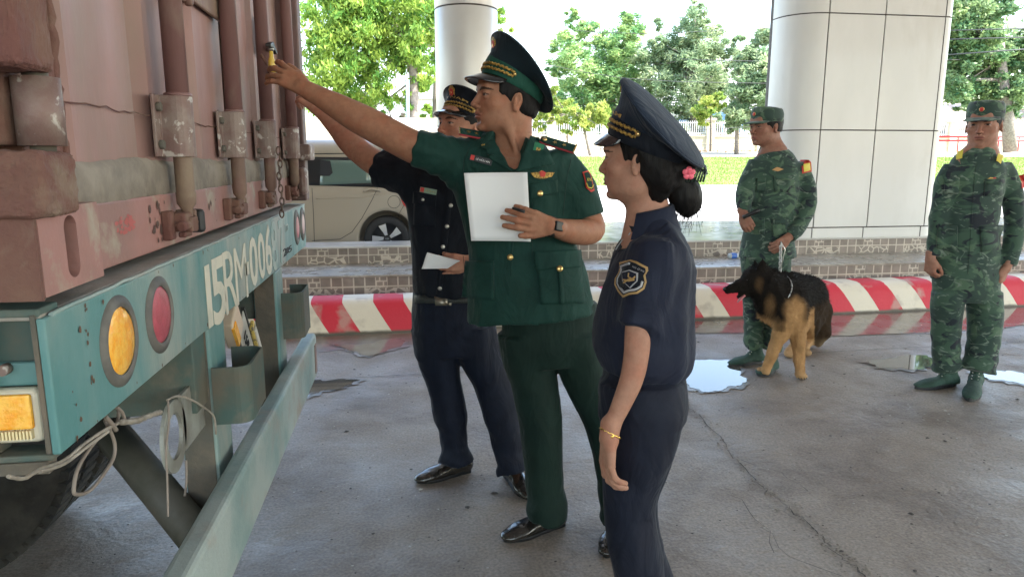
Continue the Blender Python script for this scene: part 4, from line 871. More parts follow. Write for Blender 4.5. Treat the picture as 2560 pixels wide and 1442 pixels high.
# ---------------------------------------------------------------- heads
def head_prims(G, M, fem=0, fat=0.0):
    B = lambda c, r, k=.012, op='u', rot=None: G.ball(c, r, k, op, M, rot)
    def rx(a): c, s = math.cos(a), math.sin(a); return np.array([[1, 0, 0], [0, c, -s], [0, s, c]])
    def rz(a): c, s = math.cos(a), math.sin(a); return np.array([[c, -s, 0], [s, c, 0], [0, 0, 1]])
    w = 1-.05*fem+fat
    B((0, -.014+.003*fem, .030-.004*fem), (.076*w, .098-.006*fem, .086-.006*fem), .01)
    B((0, .030, -.030), (.061*w, .060, .078), .03)
    B((0, .030, -.072), (.047*w, .052, .034), .03)
    for s in (-1, 1):
        B((s*.047*w, -.002, -.062), (.015, .03, .028), .03)           # jaw angle
        B((s*.043*w, .057, -.024), (.020, .020, .015), .02)           # cheekbone
        B((s*.022, .083, .021), (.022, .010, .007), .016)             # brow
    B((0, .076, -.097), (.019-.004*fem, .013, .012), .018)             # chin
    B((0, .078, .045), (.045, .014, .03), .03)
    for s in (-1, 1): B((s*.031, .097, .001), (.0165, .013, .0085), .010, 's')
    for s in (-1, 1): B((s*.031, .0765, .0005), .0122, .003)
    for s in (-1, 1): B((s*.031, .0785, .0075), (.0150, .0115, .0048), .004); B((s*.031, .0790, -.0085), (.0140, .010, .003), .005)
    G.cone((0, .088, .010), (0, .106, -.028), .0075, .0095, .010, M=M); B((0, .1075, -.033), (.0095, .0085, .0080), .007)
    for s in (-1, 1): B((s*.0115, .0985, -.036), (.0075, .0085, .0068), .006); B((s*.0055, .1055, -.0435), (.0035, .004, .003), .003, 's')
    G.cone((0, .094, -.044), (0, .0925, -.054), .006, .006, .008, M=M)
    B((0, .0895, -.0585), (.023, .0095, .0052), .006); B((0, .0885, -.0685), (.019, .0098, .0060), .006)
    B((0, .1005, -.0635), (.026, .0075, .0012), .003, 's'); B((0, .086, -.0815), (.014, .006, .005), .012, 's')
    for s in (-1, 1):
        q = rx(.22)@rz(-s*.35)
        B((s*.0745*w, -.012, -.008), (.0065, .0155, .0275), .007, rot=q); B((s*.0795*w, -.009, -.002), (.0045, .0090, .0165), .004, 's', q); B((s*.079*w, -.010, -.032), (.0055, .009, .010), .005)
        B((s*.0795*w, -.004, -.010), (.004, .004, .007), .003)
def mk_skin(base, M=None, lips=(.30, .11, .09), brow=True, stub=0):
    base = np.array(base)
    def fn(vs):
        c = np.tile(base, (len(vs), 1))
        if M is None: return c
        Rm, o, sc = M; L = ((vs-o) @ Rm)/sc; x, y, z = L[:, 0], L[:, 1], L[:, 2]; front = (y > .055) & (np.abs(x) < .08) & (np.abs(z) < .12)
        def blend(w_, col): nonlocal c; w_ = np.clip(w_, 0, 1)[:, None]; c = c*(1-w_)+np.array(col)*w_
        blend(front*.35*np.clip(1-np.abs(z+.03)/.03, 0, 1), base*np.array((1.1, .86, .84)))
        lp = ((x/.024)**2+((z+.0635)/.0105)**2 < 1) & (y > .075); blend(lp*.75, lips)
        blend(((x/.022)**2+((z+.0635)/.0016)**2 < 1)*(y > .075)*.8, (.05, .02, .02))
        if brow:
            for s in (-1, 1):
                xx = (x*s-.032)/.021; zz = (z-.0195+.004*xx*xx-.002*xx)/.0042; blend(((xx**2+zz**2) < 1)*(y > .05)*.9, (.018, .012, .010))
        for s in (-1, 1):
            xx = (x-s*.031)/.0120; zz = (z-.0003)/.0034; e = ((xx**2+zz**2) < 1) & (y > .07); blend(e*.95, (.28, .22, .20))
            ir = (((x-s*.0315)/.0064)**2+((z-.0005)/.0058)**2 < 1) & e; blend(ir*.97, (.012, .008, .006))
            ln = (np.abs(xx) < 1.12) & (np.abs(z-.0003-.0042*np.sqrt(np.clip(1-(xx/1.15)**2, 0, 1))) < .0013) & (y > .068); blend(ln*.9, (.02, .012, .01))
        blend(((np.abs(np.abs(x)-.0055) < .0035) & (z < -.041) & (z > -.047) & (y > .098))*.8, (.06, .025, .02))
        if stub: blend(((z < -.045) & (y > .02) & (np.abs(x) < .055))*stub, base*.6)
        return c
    return fn
# ---------------------------------------------------------------- hands
def hand_prims(G, o, y_, back, side, curls, spread=.10, thumb=((.55, .35, .1), .5, .3), s=1.0, flat=1):
    """o wrist, y_ pointing to the fingertips, back = direction of the back of the hand, side = +1/-1 picks the thumb side"""
    y_ = nrm(y_); back = np.array(back, float); back = nrm(back-y_*(back @ y_)); x_ = np.cross(y_, back)*side     # towards the thumb
    P = lambda a, b, c: o+(x_*a+y_*b+back*c)*s
    r = .0105*s
    for a0, a1 in ((.022, .030), (.008, .011), (-.007, -.008), (-.021, -.026)): G.cone(P(a0*.75, .012, 0), P(a1, .082-abs(a1-.008)*.25, .0), .0145*s, .0115*s, .010)
    G.cone(P(.018, .020, -.006), P(.036, .050, -.008), .015*s, .012*s, .012)
    G.cone(P(0, -.03, 0), P(0, .01, 0), .0235*s, .023*s, .014); G.cone(P(.008, -.03, 0), P(.008, .01, 0), .018*s, .018*s, .01); G.cone(P(-.01, -.03, 0), P(-.01, .01, 0), .018*s, .018*s, .01)
    tips = []
    for i, (x0, yb, ln) in enumerate(((.030, .084, (.040, .024, .019)), (.0105, .088, (.044, .028, .020)), (-.009, .085, (.041, .026, .020)), (-.0265, .077, (.032, .019, .018)))):
        p = P(x0, yb, 0); ang = 0; sp = (x0-.0)/.03*spread; c = curls[i]; rr = r*(1, 1.02, .98, .88)[i]; prev = p
        for j in range(3):
            ang += c[j]; d = nrm(y_*math.cos(ang)*math.cos(sp)+x_*math.sin(sp)*math.cos(ang)*1.0-back*math.sin(ang)); q = prev+d*ln[j]*s
            G.cone(prev, q, rr*(1-.07*j), rr*(.93-.08*j), .004); prev = q
        tips.append(prev)
    (tx, ty, tz), b1, b2 = thumb; p0 = P(.026, .022, -.006); d1 = nrm(x_*tx+y_*ty-back*tz); q1 = p0+d1*.040*s; G.cone(p0, q1, .0145*s, .0118*s, .01)
    d2 = nrm(d1+y_*b1*1.0-x_*b1*.3); q2 = q1+d2*.030*s; G.cone(q1, q2, .0115*s, .0102*s, .004); d3 = nrm(d2+y_*b2*.6-x_*b2*.6-back*b2*.2); q3 = q2+d3*.020*s; G.cone(q2, q3, .0102*s, .0085*s, .003); tips.append(q3)
    return tips
def block(G, it=1): v, f = G.net(); return relax(v, f, it, .4), f
def bounds(pts, pad): P = np.array(pts, float); return P.min(0)-pad, P.max(0)+pad
# ---------------------------------------------------------------- caps
def peaked_cap(parent, M, crown, band, sc=1.0, emblem=True, braid=True, tilt=.70, gold=goldthread, thick_braid=False, cshift=-.018, clift=0.0, back=0.0, vdrop=.5, dz=0.0, vext=.050, bt=1.25, words=None, textm=None):
    Rm, o, s_ = M; cp, sp0 = math.cos(back), math.sin(back); Rx = np.array([[1, 0, 0], [0, cp, -sp0], [0, sp0, cp]]); piv = np.array((0, -.01, .03)); o = o+Rm @ ((piv-Rx @ piv)*s_); Rm = Rm @ Rx
    W = lambda p: Rm @ ((np.array(p, float)+np.array((0, 0, dz)))*s_*sc)+o
    n = 56; root = empty('peaked_cap', tuple(W((0, 0, .10)))); root.parent = parent; bpy.context.view_layer.update(); root.matrix_parent_inverse = parent.matrix_world.inverted()
    ang = [2*math.pi*i/n for i in range(n)]
    def ring(a, b, zc, tl, yc=0, lift=0): return [W((a*math.sin(t), yc+b*math.cos(t), zc+tl*(b*math.cos(t))+lift*max(0, math.cos(t))**2)) for t in ang]
    def skin_(rings, nm, m, closed_top=None, smooth=True):
        vs = [p for r in rings for p in r]; k = len(rings); fs = [(i*n+j, i*n+(j+1) % n, (i+1)*n+(j+1) % n, (i+1)*n+j) for i in range(k-1) for j in range(n)]
        if closed_top is not None: vs.append(closed_top); fs += [((k-1)*n+j, (k-1)*n+(j+1) % n, len(vs)-1) for j in range(n)]
        ob = MB().add(vs, fs, smooth).build(nm, m, root); return ob
    yc = -.010
    skin_([ring(.079, .101, .040, .05, yc), ring(.082, .104, .042, .05, yc), ring(.084, .106, .058, .08, yc), ring(.085, .108, .078, .14, yc), ring(.083, .106, .084, .2, yc)], 'cap_band', band)
    tl = tilt
    y2 = yc+cshift; zc_ = clift
    skin_([ring(.084, .107, .080, .16, yc), ring(.097, .107, .094+zc_*.5, tl*.6, yc+cshift*.4), ring(.117, .115, .104+zc_, tl*.88, yc+cshift*.8), ring(.131, .122, .112+zc_, tl, y2), ring(.136, .127, .118+zc_, tl, y2), ring(.134, .125, .124+zc_, tl, y2), ring(.115, .108, .131+zc_, tl, y2), ring(.08, .07, .136+zc_, tl*.98, y2), ring(.03, .03, .137+zc_, tl*.95, y2)], 'cap_crown', crown, W((0, y2, .137+zc_)))
    pip = [W((.1357*math.sin(t), y2+.1268*math.cos(t), .1175+zc_+tl*.1268*math.cos(t))) for t in ang]; MB().tube(pip, .0022, 6, closed=True).build('piping', crown, root)
    # visor
    vs = []; m_ = 18; hw = 1.12; rows = 6
    for j in range(rows+1):
        f = j/rows
        for i in range(m_+1):
            t = -hw+2*hw*i/m_; ext = vext*math.cos(t/hw*math.pi/2)**.6*f if abs(t) < hw else 0
            vs.append(W(((.083+ext*.55)*math.sin(t), yc+(.104+ext)*math.cos(t)**1.0, .046+.05*.104*math.cos(t)-ext*vdrop-.012*f*f*math.sin(t)**2)))
    fs = [(j*(m_+1)+i, j*(m_+1)+i+1, (j+1)*(m_+1)+i+1, (j+1)*(m_+1)+i) for j in range(rows) for i in range(m_)]
    v = MB().add(vs, fs, True).build('visor', capblack, root); so = v.modifiers.new('s', 'SOLIDIFY'); so.thickness = .003
    # braid and side buttons
    if braid:
        for k, dz in enumerate((0, .007)):
            P = [W((.087*math.sin(t)*1.02, yc+.1085*math.cos(t), .050+dz+.006*math.cos(t)+.0018*math.sin(t*46+k*3))) for t in np.linspace(-bt, bt, 76)]; MB().tube(P, .0042 if thick_braid else .0035, 6).build('cap_braid', gold, root)
        for s2 in (-1, 1):
            t = s2*(bt+.02); c = W((.088*math.sin(t), yc+.1085*math.cos(t), .053)); ax_ = nrm(Rm @ np.array((math.sin(t), math.cos(t), 0))); MB().lathe([(.0068, 0), (.0065, .003), (.003, .0055), (.0002, .006)], c, ax_, 12).build('cap_button', brass_b, root)
    if words:
        me = text_mesh(words, 1.0, offset=.01); co = np.array([v_.co[:] for v_ in me.vertices]); mn, mx = co.min(0), co.max(0)
        for v_ in me.vertices:
            x = (v_.co.x-(mn[0]+mx[0])/2)/(mx[0]-mn[0]); z = (v_.co.y-mn[1])/(mx[1]-mn[1]); t = -x*1.9; hh = .063+.016*z; rr = .0012
            v_.co = Vector(W(((.0862+rr)*math.sin(t), yc+(.1095+rr)*math.cos(t), hh+.012*math.cos(t))))
        link('cap_lettering', me, textm or gold, root)
    if emblem:
        c = (0, yc+.128, .112+tl*.85*.128-.005)
        pts = [(.018*math.sin(t)*(1+.12*math.cos(6*t)), .026*math.cos(t)) for t in np.linspace(0, 2*math.pi, 25)[:-1]]
        up = nrm(Rm @ np.array((0, .50, .86))); rt = Rm[:, 0]; nn = nrm(np.cross(rt, up)); 
        if nn @ Rm[:, 1] < 0: nn = -nn
        cc = W((0, yc+cshift*.7+.103, .100+clift*.8+tl*.74*.103-.004))+nn*.010
        MB().prism(pts, cc, rt*s_, up*s_, nn, .003).build('cap_emblem', gold, root)
        MB().prism([(x*.6, y*.6) for x, y in pts], cc+nn*.003, rt*s_, up*s_, nn, .002).build('cap_emblem_centre', redcloth, root)
        MB().prism([(.005*math.sin(i*math.pi/5)*(1 if i % 2 == 0 else .4), .006*math.cos(i*math.pi/5)*(1 if i % 2 == 0 else .4)) for i in range(10)], cc+nn*.005, rt*s_, up*s_, nn, .001).build('cap_star', brass_b, root)
    return root
def field_cap(parent, M, m, sc=1.0):
    Rm, o, s_ = M; W = lambda p: Rm @ (np.array(p, float)*s_*sc)+o; n = 48
    root = empty('field_cap', tuple(W((0, 0, .09)))); root.parent = parent; bpy.context.view_layer.update(); root.matrix_parent_inverse = parent.matrix_world.inverted(); ang = [2*math.pi*i/n for i in range(n)]
    ring = lambda a, b, z, yc=-.01, tl=.0: [W((a*math.sin(t)*(1+.012*math.sin(5*t)), yc+b*math.cos(t), z+tl*math.cos(t)+.0015*math.sin(7*t))) for t in ang]
    R = [ring(.079, .101, .030), ring(.083, .105, .031), ring(.0845, .1065, .055), ring(.084, .106, .080, tl=.004), ring(.079, .100, .101, tl=.006), ring(.072, .092, .111, tl=.006), ring(.045, .055, .116, tl=.004)]
    vs = [p for r in R for p in r]; vs.append(W((0, -.01, .117))); k = len(R); fs = [(i*n+j, i*n+(j+1) % n, (i+1)*n+(j+1) % n, (i+1)*n+j) for i in range(k-1) for j in range(n)]+[((k-1)*n+j, (k-1)*n+(j+1) % n, len(vs)-1) for j in range(n)]
    MB().add(vs, fs, True).build('cap_crown', m, root); vs = []; m_ = 16; hw = 1.05
    for j in range(6):
        f = j/5
        for i in range(m_+1):
            t = -hw+2*hw*i/m_; ext = .076*math.cos(t/hw*math.pi/2)**.5*f if abs(t) < hw else 0
            vs.append(W(((.083+ext*.5)*math.sin(t), -.01+(.104+ext)*math.cos(t), .036-ext*.22-.010*f*math.sin(t)**2)))
    v = MB().add(vs, [(j*(m_+1)+i, j*(m_+1)+i+1, (j+1)*(m_+1)+i+1, (j+1)*(m_+1)+i) for j in range(5) for i in range(m_)], True).build('visor', m, root); so = v.modifiers.new('s', 'SOLIDIFY'); so.thickness = .003
    c = W((0, .0975, .076)); MB().lathe([(.011, -.002), (.011, .001), (.008, .002), (.0002, .003)], c, Rm[:, 1], 20).build('cap_badge', redcloth, root); MB().lathe([(.0125, -.002), (.0125, .0005), (.0105, .0008)], c, Rm[:, 1], 20).build('badge_rim', brass_b, root)
    return root
def hair_short(parent, M, low=-.035, thick=.006, name='hair', front=.05):
    G_lo, G_hi = M[1]-.16, M[1]+.16; G = Grid(G_lo, G_hi, .0035)
    G.ball((0, -.016, .032), (.076+thick, .099+thick, .086+thick), .005, 'u', M); G.ball((0, -.045, -.02), (.062+thick, .058+thick, .055), .02, 'u', M)
    Rm, o, sc = M
    def cutf(X, Y, Zz): return np.minimum(np.maximum(-(Y-.052), -9), 9)*-1 if False else (.055+.0*X)-Y
    # keep hair behind the face line and above the nape line
    G.prim(lambda X, Y, Zz: -(Y-front)*1.0 if False else (front-Y), M[1]-.2, M[1]+.2, .004, 's', M) if False else None
    G.prim(lambda X, Y, Zz: np.maximum(front-Y, -9)*1.0, M[1]-.2, M[1]+.2, .004, 's', M)
    G.prim(lambda X, Y, Zz: Zz-(low+.030*(Y > .0)*1.0*np.clip(Y/.03, 0, 1)+.0), M[1]-.2, M[1]+.2, .006, 's', M)
    for s in (-1, 1): G.ball((s*.085, -.010, -.012), (.02, .022, .034), .005, 's', M)
    G.displace(lambda x, y, z: .0012*vnoise(x*160, y*160, z*60), .01)
    return np_mesh(name, [block(G)], hairm, parent)
# ================================================================ PEOPLE
def Mx(px, py, D, face, pitch=0, roll=0, sc=1.0): return (frame(face, pitch, roll), at(px, py, D), sc)
def start_person(name, label, parts, colfn, base, cat='person', group=None):
    base = np.array(base, float); parts = [(v-base, f) for v, f in parts]; o = np_mesh(name, parts, skinm, None, (lambda v: colfn(v+base)) if colfn else None)
    o.location = base; bpy.context.view_layer.update(); return tag(o, label, cat, group)
def folds(seed, amp, sc=(9, 9, 5), extra=None):
    def fn(x, y, z):
        a = vnoise(x*sc[0]+seed, y*sc[1]+seed*2, z*sc[2]+seed); b = vnoise(x*sc[0]*2.1+seed+5, y*sc[1]*2.1, z*sc[2]*1.8+seed*3)
        c = vnoise(x*sc[0]*3.2+seed*1.7, y*sc[1]*3.2+4, z*sc[2]*3.0+seed+2*a); r = -amp*(.7*(1-2*np.abs(a))+.3*b)-amp*.30*(1-3*np.abs(c))*(np.abs(c) < .33)
        if extra is not None: r = r+extra(x, y, z)
        return r
    return fn
def hem_folds(zlo, zhi, amp, freq=55, seed=0):
    def fn(x, y, z):
        w_ = np.clip((zhi-z)/(zhi-zlo), 0, 1)*(z < zhi); return amp*w_*np.sin(z*freq+6*vnoise(x*7+seed, y*7, z*5))
    return fn
def limb(G, pts, k=.02, u=None, cap=True):   # pts: (px, py, D, r_px[, flat])
    u = R_ if u is None else u; secs = []
    for q in pts:
        px, py, D, r = q[:4]; fl = q[4] if len(q) > 4 else 1; m = mpp(px, py, D); secs.append((at(px, py, D), r*m, r*m*fl, u))
    return G.loft(secs, k)
def seed_u(a, b):
    d = nrm(np.array(b)-np.array(a)); v = np.cross(d, F_); return nrm(v)
def limb3(G, pts, k=.015, fl=.95):   # limb whose first radius is measured across its axis in the picture
    P = [at(q[0], q[1], q[2]) for q in pts]; secs = []
    for i, q in enumerate(pts):
        u = seed_u(P[max(i-1, 0)], P[min(i+1, len(P)-1)]); secs.append((P[i], q[3]*mpp(q[0], q[1], q[2]), q[3]*mpp(q[0], q[1], q[2])*(q[4] if len(q) > 4 else fl), u))
    return G.loft(secs, k, res=6)
def grid_for(pts, pad, h):
    P = np.array([at(q[0], q[1], q[2]) for q in pts]); return Grid(P.min(0)-pad, P.max(0)+pad, h)
def shoe(parent, heel, toe, w=.045, h=.075, m=None, sole=None, boot=0, name='shoe', ankle=None, laces=False):
    heel = np.array(heel, float); toe = np.array(toe, float); heel[2] = toe[2] = 0; d = toe-heel; L = np.linalg.norm(d); d /= L; sd_ = np.cross(Z_, d)
    P = lambda a, z: heel+d*a*L+Z_*z
    lo, hi = bounds([heel, toe], .09); hi[2] = .16+boot; lo[2] = -.012; G = Grid(lo, hi, .0032)
    G.loft([(P(.0, .030), w*.70, .030, sd_), (P(.12, .036), w*.80, .034, sd_), (P(.4, .034), w*.78, .032, sd_), (P(.70, .028), w*1.02, .027, sd_), (P(.88, .022), w*.88, .020, sd_), (P(.985, .017), w*.50, .013, sd_)], .01)
    G.ball(P(.03, .032), (w*.70,)*3, .015); G.ball(P(.93, .018), (w*.72, w*.72, .017), .012)
    G.cone(P(.10, .05), P(.16, h+.02+boot), w*.72, w*.72, .03); G.cone(P(.28, .05), P(.30, h-.01), w*.60, w*.50, .03)
    G.prim(lambda X, Y, Z2: Z2-(.018 if boot else .010), lo, hi, .004, 's'); G.displace(lambda x, y, z: .0012*vnoise(x*60, y*60, z*60), .01)
    o = np_mesh(name, [block(G)], m or leather, parent)
    # welted sole with its heel block
    n = 26; out = []
    for i in range(n):
        t = 2*math.pi*i/n; a = math.cos(t); b = math.sin(t); f = (a+1)/2; gg = 1.12 if boot else 1.06; ww = w*np.interp(f, [0, .15, .45, .75, .93, 1], [.78, .80, .74, 1.0, .80, .74])
        out.append((.5*L+a*(L*.5+(.014 if boot else .010)), b*ww*gg))
    MB().prism(out, heel+Z_*.0008, d, sd_, Z_, .013 if not boot else .024).build('sole', sole or blackp, o, bevel=.002)
    if not boot: MB().prism([(-.006, -w*.7), (L*.26, -w*.72), (L*.26, w*.72), (-.006, w*.7)], heel+Z_*.0006, d, sd_, Z_, .020).build('heel', sole or blackp, o, bevel=.004)
    if laces:
        for i in range(4):
            c = P(.34+.075*i if not boot else .36-.02*i+.04*(3-i)*.0, 0); z = .080-.010*i if not boot else .085+.014*i-.0
            for s in (-1, 1): MB().cyl(P(.42-.05*i, z-.012)+sd_*s*.016, P(.43-.05*i, z-.008)+sd_*s*.018, .003, 6).build('eyelet', silver_b, o)
    return o
def trousers(parent, name, hip, legs, m, h=.0065, seed=1, amp=.006, u=None, hem=None, extra=None, kk=.014):
    allp = hip+sum(legs, []); G = grid_for(allp, .20, h); u = R_ if u is None else u
    G.loft([S_(q[0], q[1], q[2], q[3], q[4], u) for q in hip], .03)
    for lg in legs: G.loft([S_(q[0], q[1], q[2], q[3], q[3]*mpp(q[0], q[1], q[2])*(q[4] if len(q) > 4 else 1.05), u) for q in lg], kk)
    zmin = min(at(*lg[-1][:3])[2] for lg in legs)
    G.displace(folds(seed, amp, (8, 8, 4.5), hem_folds(zmin, zmin+(hem or .22), .0055, 60, seed) if hem != 0 else None), .03)
    if extra: extra(G)
    v, f = G.net(); return np_mesh(name, [(relax(v, f, 2), f)], m, parent)
def crease(parent, bv, pts, m, r=.0018, name='seam'): return Decal(bv).strip(name, pts, r, m, parent, off=.0005, n=8)
uT = nrm(R_*.97-F_*.12)
# ================= the green officer
def green_officer():
    D = 2.45; HM = Mx(1266, 251, D, -R_*math.cos(rad(20))-F_*math.sin(rad(20)), rad(8), 0, 1.05)
    G = Grid(*bounds([at(1190, 150, D), at(1400, 520, D)], .12), .0029)
    head_prims(G, HM)
    G.loft([S_(1292, 270, D+.01, 38, .055, R_), S_(1288, 330, D+.01, 43, .058, R_), S_(1275, 385, D+.01, 62, .062, R_), S_(1268, 425, D, 112, .094, uT), S_(1272, 520, D, 118, .10, uT)], .03)
    G.cone(at(1262, 300, D-.055), at(1300, 405, D-.065), .010, .009, .02)
    hb = block(G)
    arm = [(1150, 395, D+.01, 42), (1090, 388, D, 42), (1035, 368, D, 41), (985, 343, D+.005, 40), (935, 316, D+.01, 40), (885, 290, D+.01, 37), (835, 262, D+.012, 31), (795, 240, D+.015, 25), (765, 224, D+.015, 21, .8)]
    G = Grid(*bounds([at(640, 130, D+.05), at(1150, 400, D)], .075), .0027); limb3(G, arm)
    wr = at(762, 222, D+.015); yd = nrm(at(705, 188, D+.02)-wr)
    tips = hand_prims(G, wr, yd, nrm(-F_*.85+Z_*.50+R_*.1), 1, ((.25, .45, .3), (.35, .45, .3), (.40, .5, .3), (.30, .45, .3)), .30, ((.50, .80, .25), .55, .10), 1.0)
    ab = block(G)
    arm2 = [(1412, 430, D, 40), (1440, 490, D, 38), (1478, 565, D-.01, 35), (1462, 580, D-.06, 33), (1420, 577, D-.13, 29), (1385, 568, D-.18, 23)]
    G = Grid(*bounds([at(1235, 480, D-.27), at(1500, 620, D), at(1412, 400, D)], .07), .0027); limb3(G, arm2)
    wr2 = at(1378, 566, D-.20); y2 = nrm(at(1300, 543, D-.262)-wr2)
    hand_prims(G, wr2, y2, nrm(-F_*1+Z_*.15-R_*.1), -1, ((.15, .45, .3), (.2, .5, .3), (.25, .5, .35), (.3, .5, .3)), .12, ((.42, .85, -.05), .3, .1), .98)
    a2 = block(G, 3)
    G = Grid(*bounds([at(1150, 420, D), at(1560, 1330, D)], .12), .013)
    G.loft([S_(1300, 430, D, 100, .07, R_), S_(1300, 620, D, 105, .08, R_), S_(1360, 790, D, 70, .06, R_)], .03)
    limb(G, [(1330, 830, D, 36), (1352, 1050, D, 28), (1370, 1290, D, 22)]); limb(G, [(1440, 830, D, 36), (1506, 1050, D, 26), (1550, 1300, D-.03, 22)]); bb = block(G)
    P = start_person('person', 'officer in green uniform and peaked cap reaching for the container seal, papers in hand', [hb, ab, a2, bb], mk_skin((.32, .155, .095), HM, lips=(.24, .085, .07), stub=.12), onz(1400, 1330))
    hair_short(P, HM, -.045, .005)
    # --- shirt
    G = grid_for([(1030, 300, D), (1520, 810, D), (1200, 810, D)], .17, .0062)
    G.loft([S_(1325, 790, D, 158, .135, uT), S_(1315, 700, D, 149, .128, uT), S_(1304, 620, D, 134, .115, uT), S_(1292, 545, D, 132, .115, uT), S_(1277, 460, D, 145, .118, uT), S_(1266, 410, D, 150, .105, uT), S_(1266, 378, D, 108, .085, uT), S_(1272, 352, D+.01, 62, .070, uT)], .02)
    limb3(G, [(1160, 405, D+.01, 52), (1100, 388, D, 50), (1040, 370, D, 46)], .05)
    limb3(G, [(1395, 425, D, 50), (1430, 470, D-.005, 52), (1458, 548, D-.015, 56)], .05)
    def pull(x, y, z):   # drag lines fanning from the raised shoulder
        c = at(1150, 400, D-.1); dx, dz = (x-c[0]), (z-c[2]); r = np.sqrt(dx*dx+dz*dz); a = np.arctan2(dz, dx); return .0028*np.sin(a*17+2*vnoise(x*5, y*5, z*5))*np.exp(-((r-.13)/.10)**2)
    G.displace(folds(3, .0085, (7, 7, 5), pull), .03)
    full = G.net(); G2 = G
    G2.cone(at(1277, 250, D+.005), at(1277, 372, D+.00), .066, .060, .008, 's'); G2.cone(at(1272, 345, D-.085), at(1290, 426, D-.118), .066, .018, .006, 's')
    # centre opening of the jacket skirt
    G2.cone(at(1270, 700, D-.13), at(1248, 840, D-.2), .004, .060, .006, 's')
    v, f = G2.net(); sh = np_mesh('jacket', [(relax(v, f, 2), f)], green_c, P); bv = BVHTree.FromPolygons([tuple(q) for q in full[0]], full[1].tolist()); d = Decal(bv)
    # stand of the collar round the back of the neck, then the leaves
    c = at(1279, 372, D+.01); vs = []; n = 30
    for j, (rr, hz) in enumerate(((.072, -.012), (.070, .012), (.066, .036), (.071, .034), (.078, .008), (.082, -.014))):
        for i in range(n+1):
            t = -2.25+4.5*i/n; vs.append(c+R_*rr*1.02*math.sin(t)+F_*rr*.98*math.cos(t)+Z_*(hz-.018*(1-math.cos(t))))
    MB().add(vs, [(j*(n+1)+i, j*(n+1)+i+1, (j+1)*(n+1)+i+1, (j+1)*(n+1)+i) for j in range(5) for i in range(n)], True).build('collar', green_c, sh)
    d.quad('lapel', [(1322, 345), (1352, 352), (1384, 412), (1290, 432)], green_c, sh, off=.010, th=.004, nu=8, nv=12)
    d.quad('lapel', [(1236, 352), (1216, 356), (1222, 398), (1284, 432)], green_c, sh, off=.009, th=.004, nu=8, nv=12)
    tabm = mat('bright_green_tab', (.015, .16, .075), .6)
    t1 = d.plate('collar_tab', 1343, 380, 25, 38, .25, tabm, sh, off=.013); d.onplate('tab_emblem', t1, 0, .05, .42, .26, goldthread)
    t1 = d.poly('collar_tab', [(1205, 352), (1222, 356), (1220, 378), (1204, 374)], green_c, sh, off=.012); d.text('tab_emblem', '*', 1211, 366, 9, goldthread, t1, off=.015, wpx=9)
    # placket, pockets, seams
    d.strip('front_edge', [(1290, 430), (1288, 500), (1282, 600), (1277, 690)], .0022, green_c, sh, off=.001)
    seamm = mat('dark_seam_thread', (.004, .02, .016), .8)  # thread darker than the jacket cloth marks the seams
    d.strip('sleeve_seam', [(1428, 398), (1418, 440), (1412, 490), (1408, 540)], .0012, seamm, sh, off=.0, n=8); d.strip('yoke_seam', [(1178, 360), (1160, 400), (1158, 440)], .0012, seamm, sh, off=0, n=8); d.strip('side_seam', [(1158, 640), (1164, 700), (1172, 780)], .001, seamm, sh, off=0, n=8); d.strip('dart_seam', [(1330, 505), (1334, 560), (1330, 640)], .001, seamm, sh, off=0, n=8)
    pk = d.quad('pocket', [(1339, 652), (1446, 655), (1458, 758), (1351, 760)], green_c, sh, off=.008, th=.010); d.quad('pocket_pleat', [(1392, 670), (1400, 670), (1406, 758), (1398, 758)], green_c, pk, off=.016, th=.004, nu=2)
    fl = d.quad('pocket_flap', [(1336, 628), (1442, 628), (1446, 668), (1340, 676)], green_c, sh, off=.017, th=.004)
    pk2 = d.quad('pocket', [(1168, 652), (1235, 652), (1236, 750), (1158, 742)], green_c, sh, off=.005, th=.008)
    d.quad('pocket_flap', [(1321, 462), (1392, 450), (1393, 480), (1323, 500)], green_c, sh, off=.006, th=.003); d.quad('pocket_flap', [(1172, 432), (1236, 445), (1236, 470), (1172, 458)], green_c, sh, off=.006, th=.003)
    gb = brass_b
    for x, y in ((1276, 643), (1349, 484)): d.button('button', x, y, .0105, gb, sh, off=.008)
    d.button('button', 1398, 672, .011, gb, fl, off=.022)
    # badges
    ntag = d.plate('name_tag', 1203, 401, 57, 15, .28, blackp, sh); d.onplate('flag_mark', ntag, -.38, 0, .17, .8, redcloth); d.onplate_text('tag_lettering', ntag, 'LÊ HỮU AN', .10, 0, .62, .40, silver_b)
    wb = d.poly('wing_badge', [(1325, 434), (1345, 432), (1352, 427), (1360, 432), (1384, 432), (1376, 442), (1360, 447), (1345, 447), (1333, 443)], goldthread, sh, off=.008); d.poly('badge_centre', [(1346, 432), (1354, 428), (1362, 433), (1359, 442), (1349, 442)], redcloth, wb, off=.011)
    sp = d.poly('sleeve_patch', [(1455, 432), (1468, 428), (1474, 436), (1484, 478), (1476, 481), (1464, 470), (1460, 450)], redcloth, sh, off=.004); d.poly('patch_field', [(1458, 435), (1467, 432), (1472, 440), (1480, 474), (1474, 476), (1466, 466), (1462, 449)], green_c, sp, off=.007)
    d.text('patch_lettering', 'XNC', 1470, 452, 8, mat('patch_yellow', (.62, .50, .06), .6), sp, off=.010, wpx=13); d.strip('patch_wreath', [(1463, 460), (1467, 470), (1475, 472), (1479, 464)], .0018, mat('patch_yellow', (.62, .50, .06), .6), sp, off=.009)
